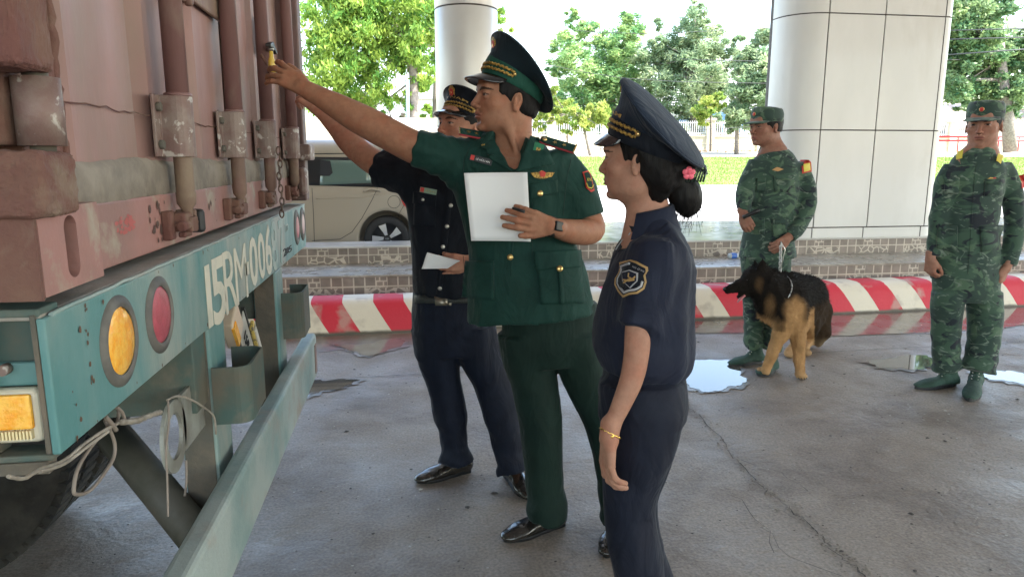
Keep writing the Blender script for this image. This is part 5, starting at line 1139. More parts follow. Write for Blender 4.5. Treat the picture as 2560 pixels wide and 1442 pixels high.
    # shoulder boards
    def board(c0, c1, w0, up, nm='shoulder_board'):
        a, b = np.array(c0), np.array(c1); dd = nrm(b-a); side = nrm(np.cross(dd, up)); nn = nrm(np.cross(side, dd)); nn = nn if nn[2] > 0 else -nn; L = np.linalg.norm(b-a)
        out = [(0, -.014), (.012, -.020), (L, -w0), (L, w0), (.012, .020), (0, .014)]
        o = MB().prism(out, a, dd, side, nn, .006).build(nm, mat('board_red_piping', (.32, .03, .04), .6), sh, bevel=.0015)
        MB().prism([(x*.97+.003, y*.86) for x, y in out], a+nn*.0058, dd, side, nn, .002).build('board_cloth', green_c, o)
        for f in (.42, .68): 
            star = [(.0075*math.sin(i*math.pi/5)*(1 if i % 2 == 0 else .42), .0075*math.cos(i*math.pi/5)*(1 if i % 2 == 0 else .42)) for i in range(10)]; MB().prism(star, a+dd*L*f+nn*.0078, dd, side, nn, .002).build('board_star', brass_b, o)
        MB().lathe([(.008, 0), (.0075, .003), (.003, .005), (.0002, .0055)], a+dd*.016+nn*.0075, nn, 12).build('board_button', brass_b, o)
        MB().prism([(L-.004, -w0), (L, -w0), (L, w0), (L-.004, w0)], a+nn*.006, dd, side, nn, .003).build('board_end_bar', goldthread, o)
    board(at(1350, 350, D-.035), at(1438, 376, D-.06), .022, nrm(Z_*.8+R_*.2-F_*.75)); board(at(1222, 345, D-.02), at(1146, 330, D-.045), .019, nrm(Z_-F_*.8))
    # --- trousers, shoes
    T = trousers(P, 'trousers', [(1372, 760, D, 118, .115), (1375, 860, D, 116, .115), (1378, 905, D, 112, .10)],
        [[(1314, 830, D, 68), (1322, 900, D, 63), (1334, 950, D, 58), (1352, 1060, D, 51), (1361, 1170, D, 47), (1370, 1292, D, 48)], [(1440, 830, D, 66), (1452, 900, D, 62), (1472, 960, D, 56), (1502, 1040, D, 51), (1524, 1110, D-.01, 49), (1542, 1200, D-.02, 47), (1552, 1312, D-.04, 48)]], green_t, seed=5, amp=.006)
    s1 = shoe(P, onz(1400, 1308), onz(1264, 1352), .047, .075, laces=True); s2 = shoe(P, onz(1556, 1318), onz(1516, 1392), .045, .075)
    # --- watch and cap
    wc = at(1377, 567, D-.185); ax_ = nrm(at(1420, 577, D-.13)-at(1365, 563, D-.205)); wt = MB().lathe([(.0335, -.012), (.0345, -.008), (.0345, .008), (.0335, .012)], wc, ax_, 28).build('wristwatch', blackp, P)
    nn = nrm(-F_*.9+R_*.25+Z_*.2); nn = nrm(nn-ax_*(nn@ax_)); ss = np.cross(ax_, nn); MB().prism([(-.018, -.016), (.018, -.016), (.018, .016), (-.018, .016)], wc+nn*.029, ax_, ss, nn, .011).build('watch_face', mat('dark_glass', (.006, .007, .009), .3, spec=.2), wt, bevel=.004)
    peaked_cap(P, HM, green_cap, green_band, 1.04, tilt=.56, clift=-.014, back=.27, vdrop=.80, cshift=-.012, dz=-.010, vext=.046, thick_braid=True)
    return P, T
green_cap = cloth('dark_green_cap_cloth', (.0045, .013, .019), (.006, .017, .024)); green_band = cloth('green_cap_band', (.008, .055, .037), (.011, .066, .045)); navy_cap = cloth('navy_cap_cloth', (.013, .021, .038), (.016, .026, .046)); black_cap = cloth('black_cap_cloth', (.0045, .0065, .011), (.006, .009, .015))
PG, PT = green_officer()
# papers in his hand (a sheaf, slightly bowed)
def sheet_of_paper(name, c, D, label, group=None, bow=.012, th=.004, n=12):
    c = [at(x, y, d) for (x, y), d in zip(c, D)]; nn = nrm(np.cross(c[1]-c[0], c[3]-c[0])); nn = nn if nn @ F_ < 0 else -nn; vs = []
    for j in range(n+1):
        for i in range(n+1):
            a, b = i/n, j/n; vs.append((c[0]*(1-a)+c[1]*a)*(1-b)+(c[3]*(1-a)+c[2]*a)*b-nn*bow*math.sin(math.pi*a)*(1-.6*b)+nn*.002*math.sin(b*6))
    o = MB().add(vs, [(j*(n+1)+i, j*(n+1)+i+1, (j+1)*(n+1)+i+1, (j+1)*(n+1)+i) for j in range(n) for i in range(n)], True).build(name, paperm)
    s = o.modifiers.new('s', 'SOLIDIFY'); s.thickness = th; s.offset = 0; return tag(o, label, 'paper')
sheet_of_paper('sheaf_of_paper', [(1160, 433), (1318, 431), (1327, 604), (1178, 602)], (2.245, 2.235, 2.24, 2.25), 'white sheaf of papers held flat against the green officer')
pen = MB(); a, b = at(1284, 521, 2.165), at(1300, 526, 2.155); pen.tube([a-(b-a)*.2, a, b, b+(b-a)*.7], [.003, .0048, .005, .005], 10); tag(pen.build('pen', blackp), 'short black pen held between the officer\'s fingers over the papers', 'pen')
# ================= the customs officer behind
def customs_man():
    D = 2.90; HM = Mx(1155, 322, D, -R_*math.cos(rad(42))-F_*math.sin(rad(42)), rad(12), 0, 1.0)
    G = Grid(*bounds([at(1100, 210, D), at(1200, 450, D)], .12), .0032); head_prims(G, HM, fat=.05)
    G.loft([S_(1165, 325, D+.02, 34, .055, R_), S_(1160, 370, D+.02, 40, .06, R_), S_(1150, 410, D, 95, .08, R_), S_(1140, 480, D, 105, .09, R_)], .03); hb = block(G)
    G = Grid(*bounds([at(745, 225, D+.2), at(1040, 440, D)], .09), .003)
    limb3(G, [(1040, 430, D, 34), (985, 425, D+.02, 34), (942, 409, D+.04, 33), (905, 384, D+.08, 31), (872, 352, D+.11, 30), (840, 317, D+.14, 24), (812, 290, D+.17, 18), (797, 275, D+.18, 15, .8)])
    wr = at(794, 272, D+.185); hand_prims(G, wr, nrm(at(762, 243, D+.2)-wr), nrm(-F_*.7+Z_*.7), 1, ((.9, .9, .5), (1.0, .9, .5), (1.0, .9, .5), (1.0, .9, .5)), .05, ((.35, .85, .4), .4, .4), 1.0); ab = block(G)
    G = Grid(*bounds([at(1130, 640, D-.2), at(1260, 420, D)], .08), .0036)
    limb3(G, [(1240, 440, D, 34), (1250, 540, D, 30), (1215, 620, D-.06, 26), (1180, 655, D-.12, 18)]); wr = at(1175, 657, D-.125); hand_prims(G, wr, nrm(at(1130, 655, D-.16)-wr), nrm(-F_-R_*.1), -1, ((.6, .8, .5),)*4, .05, ((.4, .8, .1), .3, .2), .95); a2 = block(G)
    G = Grid(*bounds([at(1060, 400, D), at(1300, 1200, D)], .1), .013); G.loft([S_(1130, 450, D, 85, .07, R_), S_(1125, 620, D, 75, .08, R_), S_(1130, 820, D, 68, .08, R_)], .03)
    limb(G, [(1095, 800, D, 40), (1115, 1000, D, 30), (1140, 1160, D, 22)]); limb(G, [(1170, 800, D, 40), (1235, 1000, D, 30), (1282, 1180, D-.05, 22)]); bb = block(G)
    P = start_person('person', 'officer in black short sleeved shirt behind the green officer, one arm raised', [hb, ab, a2, bb], mk_skin((.43, .215, .145), HM, stub=.1), onz(1180, 1200)); hair_short(P, HM, -.035, .005)
    G = grid_for([(930, 350, D), (1280, 760, D)], .16, .0068)
    G.loft([S_(1122, 744, D, 78, .105, uT), S_(1122, 730, D, 86, .125, uT), S_(1124, 690, D, 92, .135, uT), S_(1126, 620, D, 99, .13, uT), S_(1128, 550, D, 108, .125, uT), S_(1132, 480, D, 122, .12, uT), S_(1138, 420, D, 112, .10, uT), S_(1148, 385, D, 75, .08, uT), S_(1155, 360, D, 45, .065, uT)], .02)
    limb3(G, [(1060, 440, D, 52), (1000, 432, D+.01, 48), (948, 418, D+.04, 43)], .05); limb3(G, [(1205, 425, D, 40), (1240, 480, D, 42), (1250, 540, D, 42)], .05)
    def pull(x, y, z):
        c = at(1020, 420, D-.1); dx, dz = (x-c[0]), (z-c[2]); r = np.sqrt(dx*dx+dz*dz); a = np.arctan2(dz, dx); return .0035*np.sin(a*15+2*vnoise(x*5, y*5, z*5))*np.exp(-((r-.14)/.11)**2)
    G.displace(folds(8, .0085, (8, 8, 4), pull), .03); full = G.net(); G.cone(at(1158, 280, D+.02), at(1158, 372, D), .062, .058, .008, 's'); v, f = G.net(); sh = np_mesh('shirt', [(relax(v, f, 2), f)], navy_c, P)
    bv = BVHTree.FromPolygons([tuple(q) for q in full[0]], full[1].tolist()); d = Decal(bv)
    d.quad('placket', [(1120, 420), (1140, 420), (1104, 735), (1090, 735)], navy_c, sh, off=.003, th=.003, nu=2, nv=20)
    for x, y in ((1136, 461), (1127, 514), (1118, 566), (1108, 617), (1100, 720)): d.button('button', x, y, .0085, silver_b, sh, off=.006)
    fl = d.quad('pocket_flap', [(1036, 478), (1092, 488), (1090, 515), (1034, 508)], navy_c, sh, off=.005, th=.003); d.button('button', 1059, 500, .007, silver_b, fl, off=.009); d.quad('pocket', [(1036, 500), (1090, 508), (1088, 570), (1034, 562)], navy_c, sh, off=.002, th=.003)
    nt_ = d.plate('name_tag', 1071, 478, 42, 13, .19, mat('pale_green_tag', (.20, .30, .22), .5), sh); d.onplate('flag_mark', nt_, -.36, 0, .22, .85, redcloth); d.onplate_text('tag_lettering', nt_, 'HẢI QUAN', .12, .0, .62, .40, goldthread)
    pb = d.quad('shoulder_board', [(1150, 372), (1205, 384), (1205, 402), (1152, 390)], black_cap, sh, off=.012, th=.006, nu=6, nv=3)
    T = trousers(P, 'trousers', [(1122, 730, D, 87, .122), (1122, 800, D, 90, .125), (1130, 880, D, 90, .10)],
        [[(1088, 820, D, 56), (1098, 900, D, 50), (1112, 955, D, 42), (1128, 1040, D, 42), (1134, 1095, D, 34), (1140, 1150, D, 41)], [(1180, 820, D, 58), (1200, 890, D, 52), (1226, 950, D, 48), (1252, 1035, D-.02, 45), (1270, 1110, D-.04, 38), (1280, 1178, D-.06, 36)]], navy_t, seed=21, amp=.008, hem=.30)
    bt = BVHTree.FromPolygons([tuple(v.co) for v in T.data.vertices], [list(p.vertices) for p in T.data.polygons]); dt = Decal(bt)
    be = dt.quad('belt', [(1038, 738), (1205, 738), (1205, 758), (1038, 758)], mat('belt_webbing', (.02, .025, .024), .5, bump=.5, bscale=200), T, off=.004, th=.006, nu=24, nv=2); dt.quad('belt_buckle', [(1088, 741), (1118, 741), (1118, 763), (1090, 763)], mat('worn_buckle', (.30, .27, .22), .35, metal=.8), be, off=.012, th=.006, nu=2, nv=2); dt.quad('belt_tip', [(1120, 740), (1128, 740), (1128, 762), (1120, 762)], mat('worn_buckle', (.3, .27, .22), .35, metal=.8), be, off=.010, th=.005, nu=1, nv=1)
    shoe(P, onz(1168, 1176), onz(1046, 1206), .048, .070); shoe(P, onz(1275, 1190), onz(1326, 1248), .048, .070)
    peaked_cap(P, HM, black_cap, black_cap, .96, tilt=.32, back=.20, vdrop=.8, clift=-.012, cshift=-.008, dz=-.010, vext=.046, words='VIỆT NAM', textm=goldthread)
    return P
customs_man()
def folded_paper():
    c = [(1068, 631), (1150, 652), (1118, 671), (1054, 672)]; o = sheet_of_paper('folded_paper', c, (2.70, 2.68, 2.67, 2.69), 'small folded white paper held at the waist of the black shirted officer', bow=.006, th=.0015); return o
folded_paper()
# ================= the woman officer
def woman():
    D = 1.80; HM = Mx(1603, 400, D, -R_*math.cos(rad(27))+F_*math.sin(rad(27)), rad(3), 0, .95)
    G = Grid(*bounds([at(1510, 300, D), at(1720, 640, D)], .09), .0027); head_prims(G, HM, fem=1)
    G.loft([S_(1622, 440, D+.015, 50, .048, R_), S_(1618, 500, D+.015, 50, .05, R_), S_(1622, 560, D+.01, 62, .06, R_), S_(1625, 620, D, 78, .10, R_)], .03); G.prim(lambda X, Y, Z2: .066+.26*Y-Z2, HM[1]-.2, HM[1]+.2, .006, 's', HM); hb = block(G)
    arm = [(1625, 690, D-.13, 38), (1600, 800, D-.14, 35), (1591, 890, D-.15, 32), (1578, 950, D-.155, 29), (1556, 1005, D-.165, 25), (1536, 1050, D-.17, 21), (1524, 1085, D-.175, 18, .8)]
    G = Grid(*bounds([at(1480, 1200, D-.2), at(1640, 700, D-.13)], .07), .0026); limb3(G, arm); wr = at(1523, 1088, D-.176)
    hand_prims(G, wr, nrm(at(1518, 1165, D-.18)-wr), nrm(-F_*.25-R_*1+Z_*.0), 1, ((.25, .5, .4), (.3, .55, .4), (.35, .55, .4), (.35, .55, .4)), .06, ((.25, .9, .35), .3, .1), .92); ab = block(G)
    G = Grid(*bounds([at(1500, 620, D), at(1700, 1580, D)], .16), .013); G.loft([S_(1630, 640, D, 70, .09, R_), S_(1615, 830, D, 90, .10, R_), S_(1605, 1000, D, 85, .12, R_)], .03); limb(G, [(1590, 1050, D-.06, 50), (1585, 1442, D-.06, 34), (1590, 1600, D-.06, 30)]); limb(G, [(1598, 1100, D+.09, 36), (1588, 1250, D+.11, 26), (1606, 1350, D+.13, 24), (1640, 1442, D+.16, 22)])
    limb3(G, [(1640, 640, D+.13, 36), (1610, 800, D+.15, 30), (1590, 900, D+.13, 26)]); bb = block(G)
    P = start_person('person', 'woman officer in navy uniform and peaked cap, black hair tied with a flower clip', [hb, ab, bb], mk_skin((.37, .195, .135), HM, lips=(.24, .08, .075), brow=True), onz(1600, 1640))
    # hair: swept back with a bun and loose ends
    Rm, o, sc = HM; G = Grid(*bounds([at(1560, 260, D), at(1765, 560, D)], .10), .003)
    G.ball((0, -.018, .024), (.080, .094, .084), .01, 'u', HM); G.ball((0, -.056, -.022), (.064, .048, .056), .03, 'u', HM); G.cone((0, -.055, -.05), (0, -.050, -.080), .046, .032, .03, M=HM)
    G.prim(lambda X, Y, Z2: (.046-.35*np.clip(-.02-Z2, 0, 1))-Y, o-.2, o+.2, .006, 's', HM)
    G.prim(lambda X, Y, Z2: np.maximum(Z2+.012-.0*Y, -(Y+.022))*1.0, o-.2, o+.2, .006, 's', HM) if False else G.ball((.085, .012, -.040), (.03, .040, .042), .006, 's', HM) and G.ball((-.085, .012, -.040), (.03, .040, .042), .006, 's', HM)
    G.ball((.088, -.004, -.004), (.017, .022, .034), .004, 's', HM); G.ball((-.088, -.004, -.004), (.017, .022, .034), .004, 's', HM)
    G.prim(lambda X, Y, Z2: .050+.33*Y-Z2, o-.2, o+.2, .006, 's', HM)
    G.cone((0, -.085, -.010), (0, -.125, -.016), .030, .022, .02, M=HM)
    bc = at(1708, 478, D+.02); G.ball(bc, (.042, .040, .046), .02); G.ball(bc+R_*.015-Z_*.028, (.033, .03, .040), .02)
    G.displace(lambda x, y, z: .0022*vnoise(x*120, y*120, z*40)+.0015*vnoise(x*45, y*45, z*20), .012); hr = np_mesh('hair', [block(G)], hairm, P)
    rg = np.random.default_rng(3)
    for i in range(60):
        a = bc+R_*rg.uniform(-.03, .045)+F_*rg.uniform(-.03, .03)-Z_*rg.uniform(.0, .05); b = a-Z_*rg.uniform(.02, .045)+R_*rg.uniform(-.006, .010); c = b-Z_*rg.uniform(.01, .045)+R_*rg.uniform(-.015, .012)
        MB().tube([a, b, c], [.0014, .0008, .0002], 4, caps=False).build('hair_strand', hairm, hr)
    cl = MB(); cc = at(1732, 425, D-.01)
    for k in range(7): cl.tube([cc+R_*(.012*k-.030)*.4+Z_*(.018-.006*abs(k-3)*.6)+F_*.01*k*.3, cc+R_*((.012*k-.030)*.55+.008)-Z_*.004-F_*.01, cc+R_*(.012*k-.030)*.6-Z_*.030-F_*.006], .003, 6)
    cl.tube([cc-R_*.02+Z_*.015, cc+Z_*.024+R_*.006, cc+R_*.03+Z_*.008, cc+R_*.034-Z_*.012], .005, 8); co_ = cl.build('hair_claw', mat('tortoise_clip', (.035, .05, .045), .2), hr)
    fl = MB(); fc = at(1722, 433, D-.075)
    for k in range(5):
        a = k*2*math.pi/5+.3; c = fc+R_*.009*math.cos(a)+Z_*.009*math.sin(a); fl.lathe([(.0002, .003), (.006, .002), (.008, .0), (.006, -.002), (.0002, -.003)], c, -F_, 10)
    fl.lathe([(.0002, .006), (.004, .004), (.005, 0)], fc, -F_, 8); fl.build('flower_clip', mat('coral_flower', (.75, .12, .17), .5), hr)
    # shirt
    ub = nrm(R_*.93+F_*.0); G = grid_for([(1480, 520, D), (1740, 930, D)], .20, .0058)
    G.loft([S_(1606, 912, D, 100, .140, R_), S_(1608, 902, D, 110, .150, R_), S_(1612, 870, D, 119, .160, R_), S_(1612, 830, D, 122, .160, R_), S_(1620, 760, D, 114, .155, R_), S_(1627, 700, D, 102, .155, R_), S_(1632, 650, D, 92, .160, R_), S_(1632, 605, D, 76, .135, R_), S_(1624, 572, D, 58, .085, R_), S_(1620, 550, D, 50, .06, R_)], .02)
    limb3(G, [(1640, 630, D-.11, 50), (1628, 690, D-.135, 50), (1612, 750, D-.145, 46), (1598, 808, D-.148, 45)], .05); limb3(G, [(1640, 630, D+.11, 50), (1620, 730, D+.15, 46), (1605, 808, D+.15, 42)], .04)
    def vert(x, y, z):
        return .0035*np.sin((x*R_[0]+y*R_[1])*75+(x*F_[0]+y*F_[1])*60+3*vnoise(x*4, y*4, z*3))*np.clip((1.32-z)/.1, 0, 1)*.8
    G.displace(folds(14, .008, (7, 7, 4), vert), .03); full = G.net(); G.cone(at(1612, 430, D+.01), at(1612, 562, D), .058, .055, .008, 's'); G.cone(at(1575, 545, D+.01), at(1545, 600, D+.02), .040, .008, .008, 's'); v, f = G.net(); sh = np_mesh('shirt', [(relax(v, f, 2), f)], navy_w, P)
    bv = BVHTree.FromPolygons([tuple(q) for q in full[0]], full[1].tolist()); d = Decal(bv)
    c = at(1622, 545, D+.005); vs = []; n = 30
    for rr, hz in ((.066, -.020), (.062, .012), (.057, .036), (.062, .034), (.072, .000), (.084, -.030)):
        for i in range(n+1):
            t = -2.3+4.6*i/n; fw = R_*math.cos(t)+F_*math.sin(t); vs.append(c+fw*rr*1.0+Z_*(hz-.012*(1-math.cos(t))))
    MB().add(vs, [(j*(n+1)+i, j*(n+1)+i+1, (j+1)*(n+1)+i+1, (j+1)*(n+1)+i) for j in range(5) for i in range(n)], True).build('collar', navy_w, sh)
    # shield patch on the sleeve
    ou = [(1551, 657), (1565, 653), (1579, 650), (1594, 655), (1611, 664), (1620, 668), (1621, 677), (1614, 688), (1617, 705), (1611, 722), (1594, 734), (1575, 737), (1560, 744), (1547, 728), (1539, 712), (1540, 697), (1549, 682), (1553, 670)]
    gm = mat('bronze_thread', (.42, .26, .10), .6, bump=.6, bscale=500, bdist=.001); silt = mat('silver_thread', (.38, .38, .40), .6)
    cx, cy = 1580, 696; p1 = d.poly('sleeve_patch', ou, gm, sh, off=.003, sub=2); d.poly('patch_field', [(cx+(x-cx)*.86, cy+(y-cy)*.87) for x, y in ou], navy_c, p1, off=.0055)
    d.strip('patch_rope', [(cx+(x-cx)*.72, cy+(y-cy)*.74) for x, y in ou[8:]+ou[:3]], .0030, silt, p1, off=.007); 
    shd = [(1562, 681), (1580, 676), (1598, 683), (1597, 703), (1581, 721), (1564, 704)]
    p2 = d.poly('patch_shield', shd, silt, p1, off=.0075); d.poly('shield_field', [(1581+(x-1581)*.85, 698+(y-698)*.86) for x, y in shd], navy_w, p2, off=.0095)
    d.strip('shield_device', [(1568, 708), (1578, 700), (1590, 697), (1594, 692)], .0022, gm, p2, off=.011); d.strip('shield_device', [(1568, 700), (1580, 703), (1592, 700)], .002, gm, p2, off=.011); d.strip('shield_device', [(1580, 684), (1579, 693), (1586, 697)], .0018, gm, p2, off=.011)
    d.text('patch_lettering', 'HẢI QUAN', 1600, 674, 6, silt, p1, ang=.45, off=.009, wpx=27)
    bd = MB(); a, b = at(1590, 578, D-.10), at(1548, 632, D-.06)
    d.strip('board_stripe', [(1566, 604), (1556, 618), (1549, 630)], .0016, silt, sh, off=.012); d.strip('board_stripe', [(1586, 583), (1578, 596), (1568, 606)], .0016, silt, sh, off=.012); d.poly('shoulder_board', [(1600, 570), (1580, 566), (1545, 622), (1552, 634)], navy_c, sh, off=.008)
    T = trousers(P, 'trousers', [(1604, 890, D, 92, .13), (1604, 925, D, 93, .135), (1604, 985, D, 104, .156), (1603, 1010, D, 102, .15)],
        [[(1604, 960, D-.06, 100, .95), (1603, 1040, D-.07, 98, .95), (1594, 1120, D-.07, 86, .95), (1580, 1200, D-.065, 69, .9), (1576, 1290, D-.06, 62, .9), (1592, 1400, D-.06, 61), (1604, 1500, D-.06, 58), (1606, 1590, D-.06, 56)], [(1606, 960, D+.06, 98, .9), (1604, 1050, D+.08, 92, .85), (1598, 1150, D+.09, 76, .85), (1588, 1250, D+.11, 52, .9), (1606, 1350, D+.13, 45), (1636, 1442, D+.16, 46), (1652, 1530, D+.18, 44)]], navy_w if False else navy_wt, seed=31, amp=.007, hem=0, kk=.03)
    shoe(P, onz(1625, 1640), onz(1480, 1665), .040, .060); shoe(P, onz(1685, 1560), onz(1560, 1575), .040, .060)
    # bracelet
    c = at(1526, 1082, D-.175); ax_ = nrm(at(1536, 1050, D-.17)-at(1523, 1090, D-.176)); u1 = nrm(np.cross(ax_, F_)); u2 = np.cross(ax_, u1); mb = MB(); P_ = [c+u1*.0275*math.cos(t)+u2*.0265*math.sin(t)+ax_*(.006*math.sin(t+1)+.0015*math.sin(14*t)) for t in np.linspace(0, 2*math.pi, 60)[:-1]]; mb.tube(P_, [.0020+.0009*(i % 2) for i in range(len(P_))], 6, closed=True); mb.lathe([(.0002, .003), (.004, .002), (.005, 0), (.004, -.002)], c-F_*.027+ax_*.002, -F_, 10); mb.build('bracelet', mat('bright_gold', (.85, .55, .16), .2, metal=1), P)
    peaked_cap(P, HM, navy_cap, navy_c, 1.08, tilt=.54, back=.27, vdrop=1.4, clift=-.006, cshift=-.018, dz=-.014, vext=.028, bt=1.5, emblem=True, words='VIỆT NAM', textm=goldthread)
    return P
navy_wt = cloth('navy_skirt_trousers', (.0055, .0075, .0175), (.0075, .0105, .022))
woman()
# ================= the two soldiers
def soldier(D, HM, name_label, neck, jack, armR, armL, handR, handL, hip, legs, shoes, base, seed, skin=(.36, .185, .125), body_u=None, extra=None):
    u = body_u if body_u is not None else uT; sx = at(*neck[0][:3]); G = Grid(*bounds([HM[1], at(*neck[-1][:3])], .13), .0036); head_prims(G, HM)
    G.loft([S_(*q, R_) for q in neck], .03); parts = [block(G)]
    for arm, hd in ((armR, handR), (armL, handL)):
        G = Grid(*bounds([at(*q[:3]) for q in arm[-2:]]+[hd[0]], .12), .0036); limb3(G, [(q[0], q[1], q[2], q[3]*.62) for q in arm[-2:]]); hand_prims(G, *hd); parts.append(block(G))
    G = grid_for([q[:3] for q in jack+legs[0]+legs[1]], .12, .014)
    G.loft([(S_(q[0], q[1], q[2], q[3]*.8, q[4]*.75, u)) for q in jack], .03); [limb(G, [(q[0], q[1], q[2], q[3]*.6) for q in lg]) for lg in legs]; [limb3(G, [(q[0], q[1], q[2], q[3]*.6) for q in a]) for a in (armR, armL)]; parts.append(block(G))
    P = start_person('person', name_label, parts, mk_skin(skin, HM, stub=.12), base); hair_short(P, HM, -.03, .005)
    G = grid_for([q[:3] for q in jack+armR+armL], .14, .0075)
    G.loft([S_(q[0], q[1], q[2], q[3], q[4], u) for q in jack], .02); [limb3(G, a, .028) for a in (armR, armL)]
    G.displace(folds(seed, .007, (8, 8, 7)), .03); full = G.net(); nb = neck[1]; G.cone(at(nb[0], nb[1]-60, nb[2]), at(nb[0], nb[1]+10, nb[2]), .060, .052, .008, 's'); G.cone(at(nb[0]-2, nb[1]+8, nb[2]-.09), at(nb[0]-4, nb[1]+34, nb[2]-.13), .024, .004, .008, 's')
    v, f = G.net(); sh = np_mesh('field_jacket', [(relax(v, f, 2), f)], camom, P); bv = BVHTree.FromPolygons([tuple(q) for q in full[0]], full[1].tolist()); d = Decal(bv)
    c = at(nb[0], nb[1]+14, nb[2]); vs = []; n = 26
    for rr, hz in ((.070, -.012), (.067, .010), (.064, .030), (.070, .028), (.080, .002), (.086, -.022)):
        for i in range(n+1):
            t = -2.3+4.6*i/n; vs.append(c+R_*rr*math.sin(t)+F_*rr*.95*math.cos(t)+Z_*(hz-.016*(1-math.cos(t))))
    MB().add(vs, [(j*(n+1)+i, j*(n+1)+i+1, (j+1)*(n+1)+i+1, (j+1)*(n+1)+i) for j in range(5) for i in range(n)], True).build('collar', camom, sh)
    T = trousers(P, 'combat_trousers', hip, legs, camom, .008, seed+3, .008, u, hem=.30, kk=.010)
    for hl, to in shoes: shoe(P, hl, to, .050, .075, bootm, bootsole, .055, 'boot', laces=True)
    field_cap(P, HM, camom, 1.0)
    if extra: extra(P, sh, T, d)
    return P
bootm = mat('green_canvas_boot', (.022, .055, .038), .8, col2=(.034, .075, .052), nscale=18, bump=.4, bscale=300); bootsole = mat('black_boot_sole', (.02, .022, .024), .6)
DL = 4.62; yel = mat('patch_yellow', (.62, .50, .06), .6)
def exL(P, sh, T, d):
    sp = d.poly('sleeve_patch', [(2001, 402), (2022, 400), (2026, 410), (2027, 430), (2004, 434)], redcloth, sh, off=.006); d.poly('patch_field', [(2006, 412), (2022, 410), (2023, 427), (2008, 430)], yel, sp, off=.009); d.poly('badge', [(1930, 425), (1942, 418), (1958, 424), (1944, 429)], mat('tan_badge', (.45, .25, .09), .6), sh, off=.008)
    for q in ([(1890, 445), (1915, 445), (1915, 480), (1890, 480)], [(1935, 440), (1975, 440), (1975, 480), (1935, 480)], [(1880, 545), (1912, 545), (1912, 585), (1880, 585)], [(1930, 548), (1968, 548), (1968, 590), (1930, 590)]):
        pk = d.quad('pocket', q, camom, sh, off=.006, th=.010, nu=4, nv=4); d.quad('pocket_flap', [q[0], q[1], (q[1][0], q[1][1]+12), (q[0][0], q[0][1]+12)], camom, pk, off=.014, th=.004, nu=4, nv=2)
hRo = at(1858, 535, DL-.10); hLo = at(1968, 596, DL-.16)
soldier(DL, Mx(1914, 318, DL, -R_*math.cos(rad(25))-F_*math.sin(rad(25)), rad(-1), 0, 1.05), 'soldier in camouflage standing by the wide pillar, facing the truck and holding the dog leash',
    [(1924, 325, DL+.02, 21, .055), (1930, 355, DL+.02, 23, .058), (1934, 385, DL, 40, .07), (1932, 420, DL, 60, .09)],
    [(1918, 642, DL, 68, .135), (1920, 600, DL, 62, .125), (1926, 540, DL, 60, .12), (1932, 480, DL, 62, .12), (1934, 425, DL, 62, .11), (1934, 400, DL, 54, .095), (1932, 380, DL, 36, .08)],
    [(1894, 412, DL, 25), (1874, 450, DL-.02, 23), (1860, 495, DL-.06, 20), (1860, 528, DL-.09, 15)], [(1986, 414, DL, 25), (2010, 460, DL, 25), (2017, 512, DL-.03, 23), (2000, 562, DL-.10, 19), (1974, 591, DL-.15, 15)],
    (hRo, nrm(at(1868, 556, DL-.12)-hRo), nrm(-F_-R_*.4), 1, ((1.0, 1.0, .6),)*4, .03, ((.3, .8, .6), .4, .4), 1.0), (hLo, nrm(at(1948, 612, DL-.18)-hLo), nrm(-F_+R_*.3+Z_*.2), -1, ((.9, .9, .6),)*4, .03, ((.3, .8, .6), .4, .4), 1.0),
    [(1916, 630, DL, 62, .12), (1914, 680, DL, 58, .11), (1912, 705, DL, 50, .09)], [[(1884, 690, DL, 31), (1884, 760, DL, 27), (1884, 820, DL, 24), (1884, 866, DL, 23)], [(1942, 690, DL, 31), (1938, 770, DL, 27), (1933, 830, DL-.02, 24), (1928, 876, DL-.04, 23)]],
    [(onz(1900, 905), onz(1826, 915)), (onz(1932, 925), onz(1900, 940))], onz(1900, 915), 41, skin=(.28, .14, .098), extra=exL)
DR = 4.12
def exR(P, sh, T, d):
    for q in ([(2362, 445), (2398, 445), (2396, 485), (2360, 485)], [(2462, 448), (2504, 446), (2502, 488), (2460, 490)], [(2345, 560), (2395, 565), (2393, 630), (2340, 622)], [(2450, 565), (2500, 562), (2502, 625), (2452, 630)]):
        pk = d.quad('pocket', q, camom, sh, off=.006, th=.012, nu=4, nv=4); d.quad('pocket_flap', [q[0], q[1], (q[1][0], q[1][1]+14), (q[0][0], q[0][1]+14)], camom, pk, off=.016, th=.004, nu=4, nv=2)
    d.strip('front_edge', [(2440, 410), (2432, 500), (2426, 600), (2420, 685)], .002, camom, sh, off=.002)
    b = d.poly('badge', [(2463, 449), (2475, 443), (2486, 446), (2505, 448), (2494, 457), (2475, 457)], goldthread, sh, off=.008); d.poly('badge_centre', [(2480, 444), (2487, 444), (2488, 453), (2480, 453)], redcloth, b, off=.011)
    d.text('chest_lettering', 'LE VAN HAI', 2377, 442, 5, mat('pale_thread', (.3, .35, .28), .7), sh, off=.006, wpx=26) if False else None
    for q in ([(2398, 385), (2412, 380), (2408, 400), (2395, 402)], [(2488, 388), (2500, 394), (2494, 412), (2484, 405)]): d.poly('collar_tab', q, yel, sh, off=.02)
    sp = d.poly('sleeve_patch', [(2550, 438), (2562, 435), (2564, 470), (2552, 472)], redcloth, sh, off=.006)
hRo = at(2326, 645, DR-.02); hLo = at(2516, 668, DR-.08)
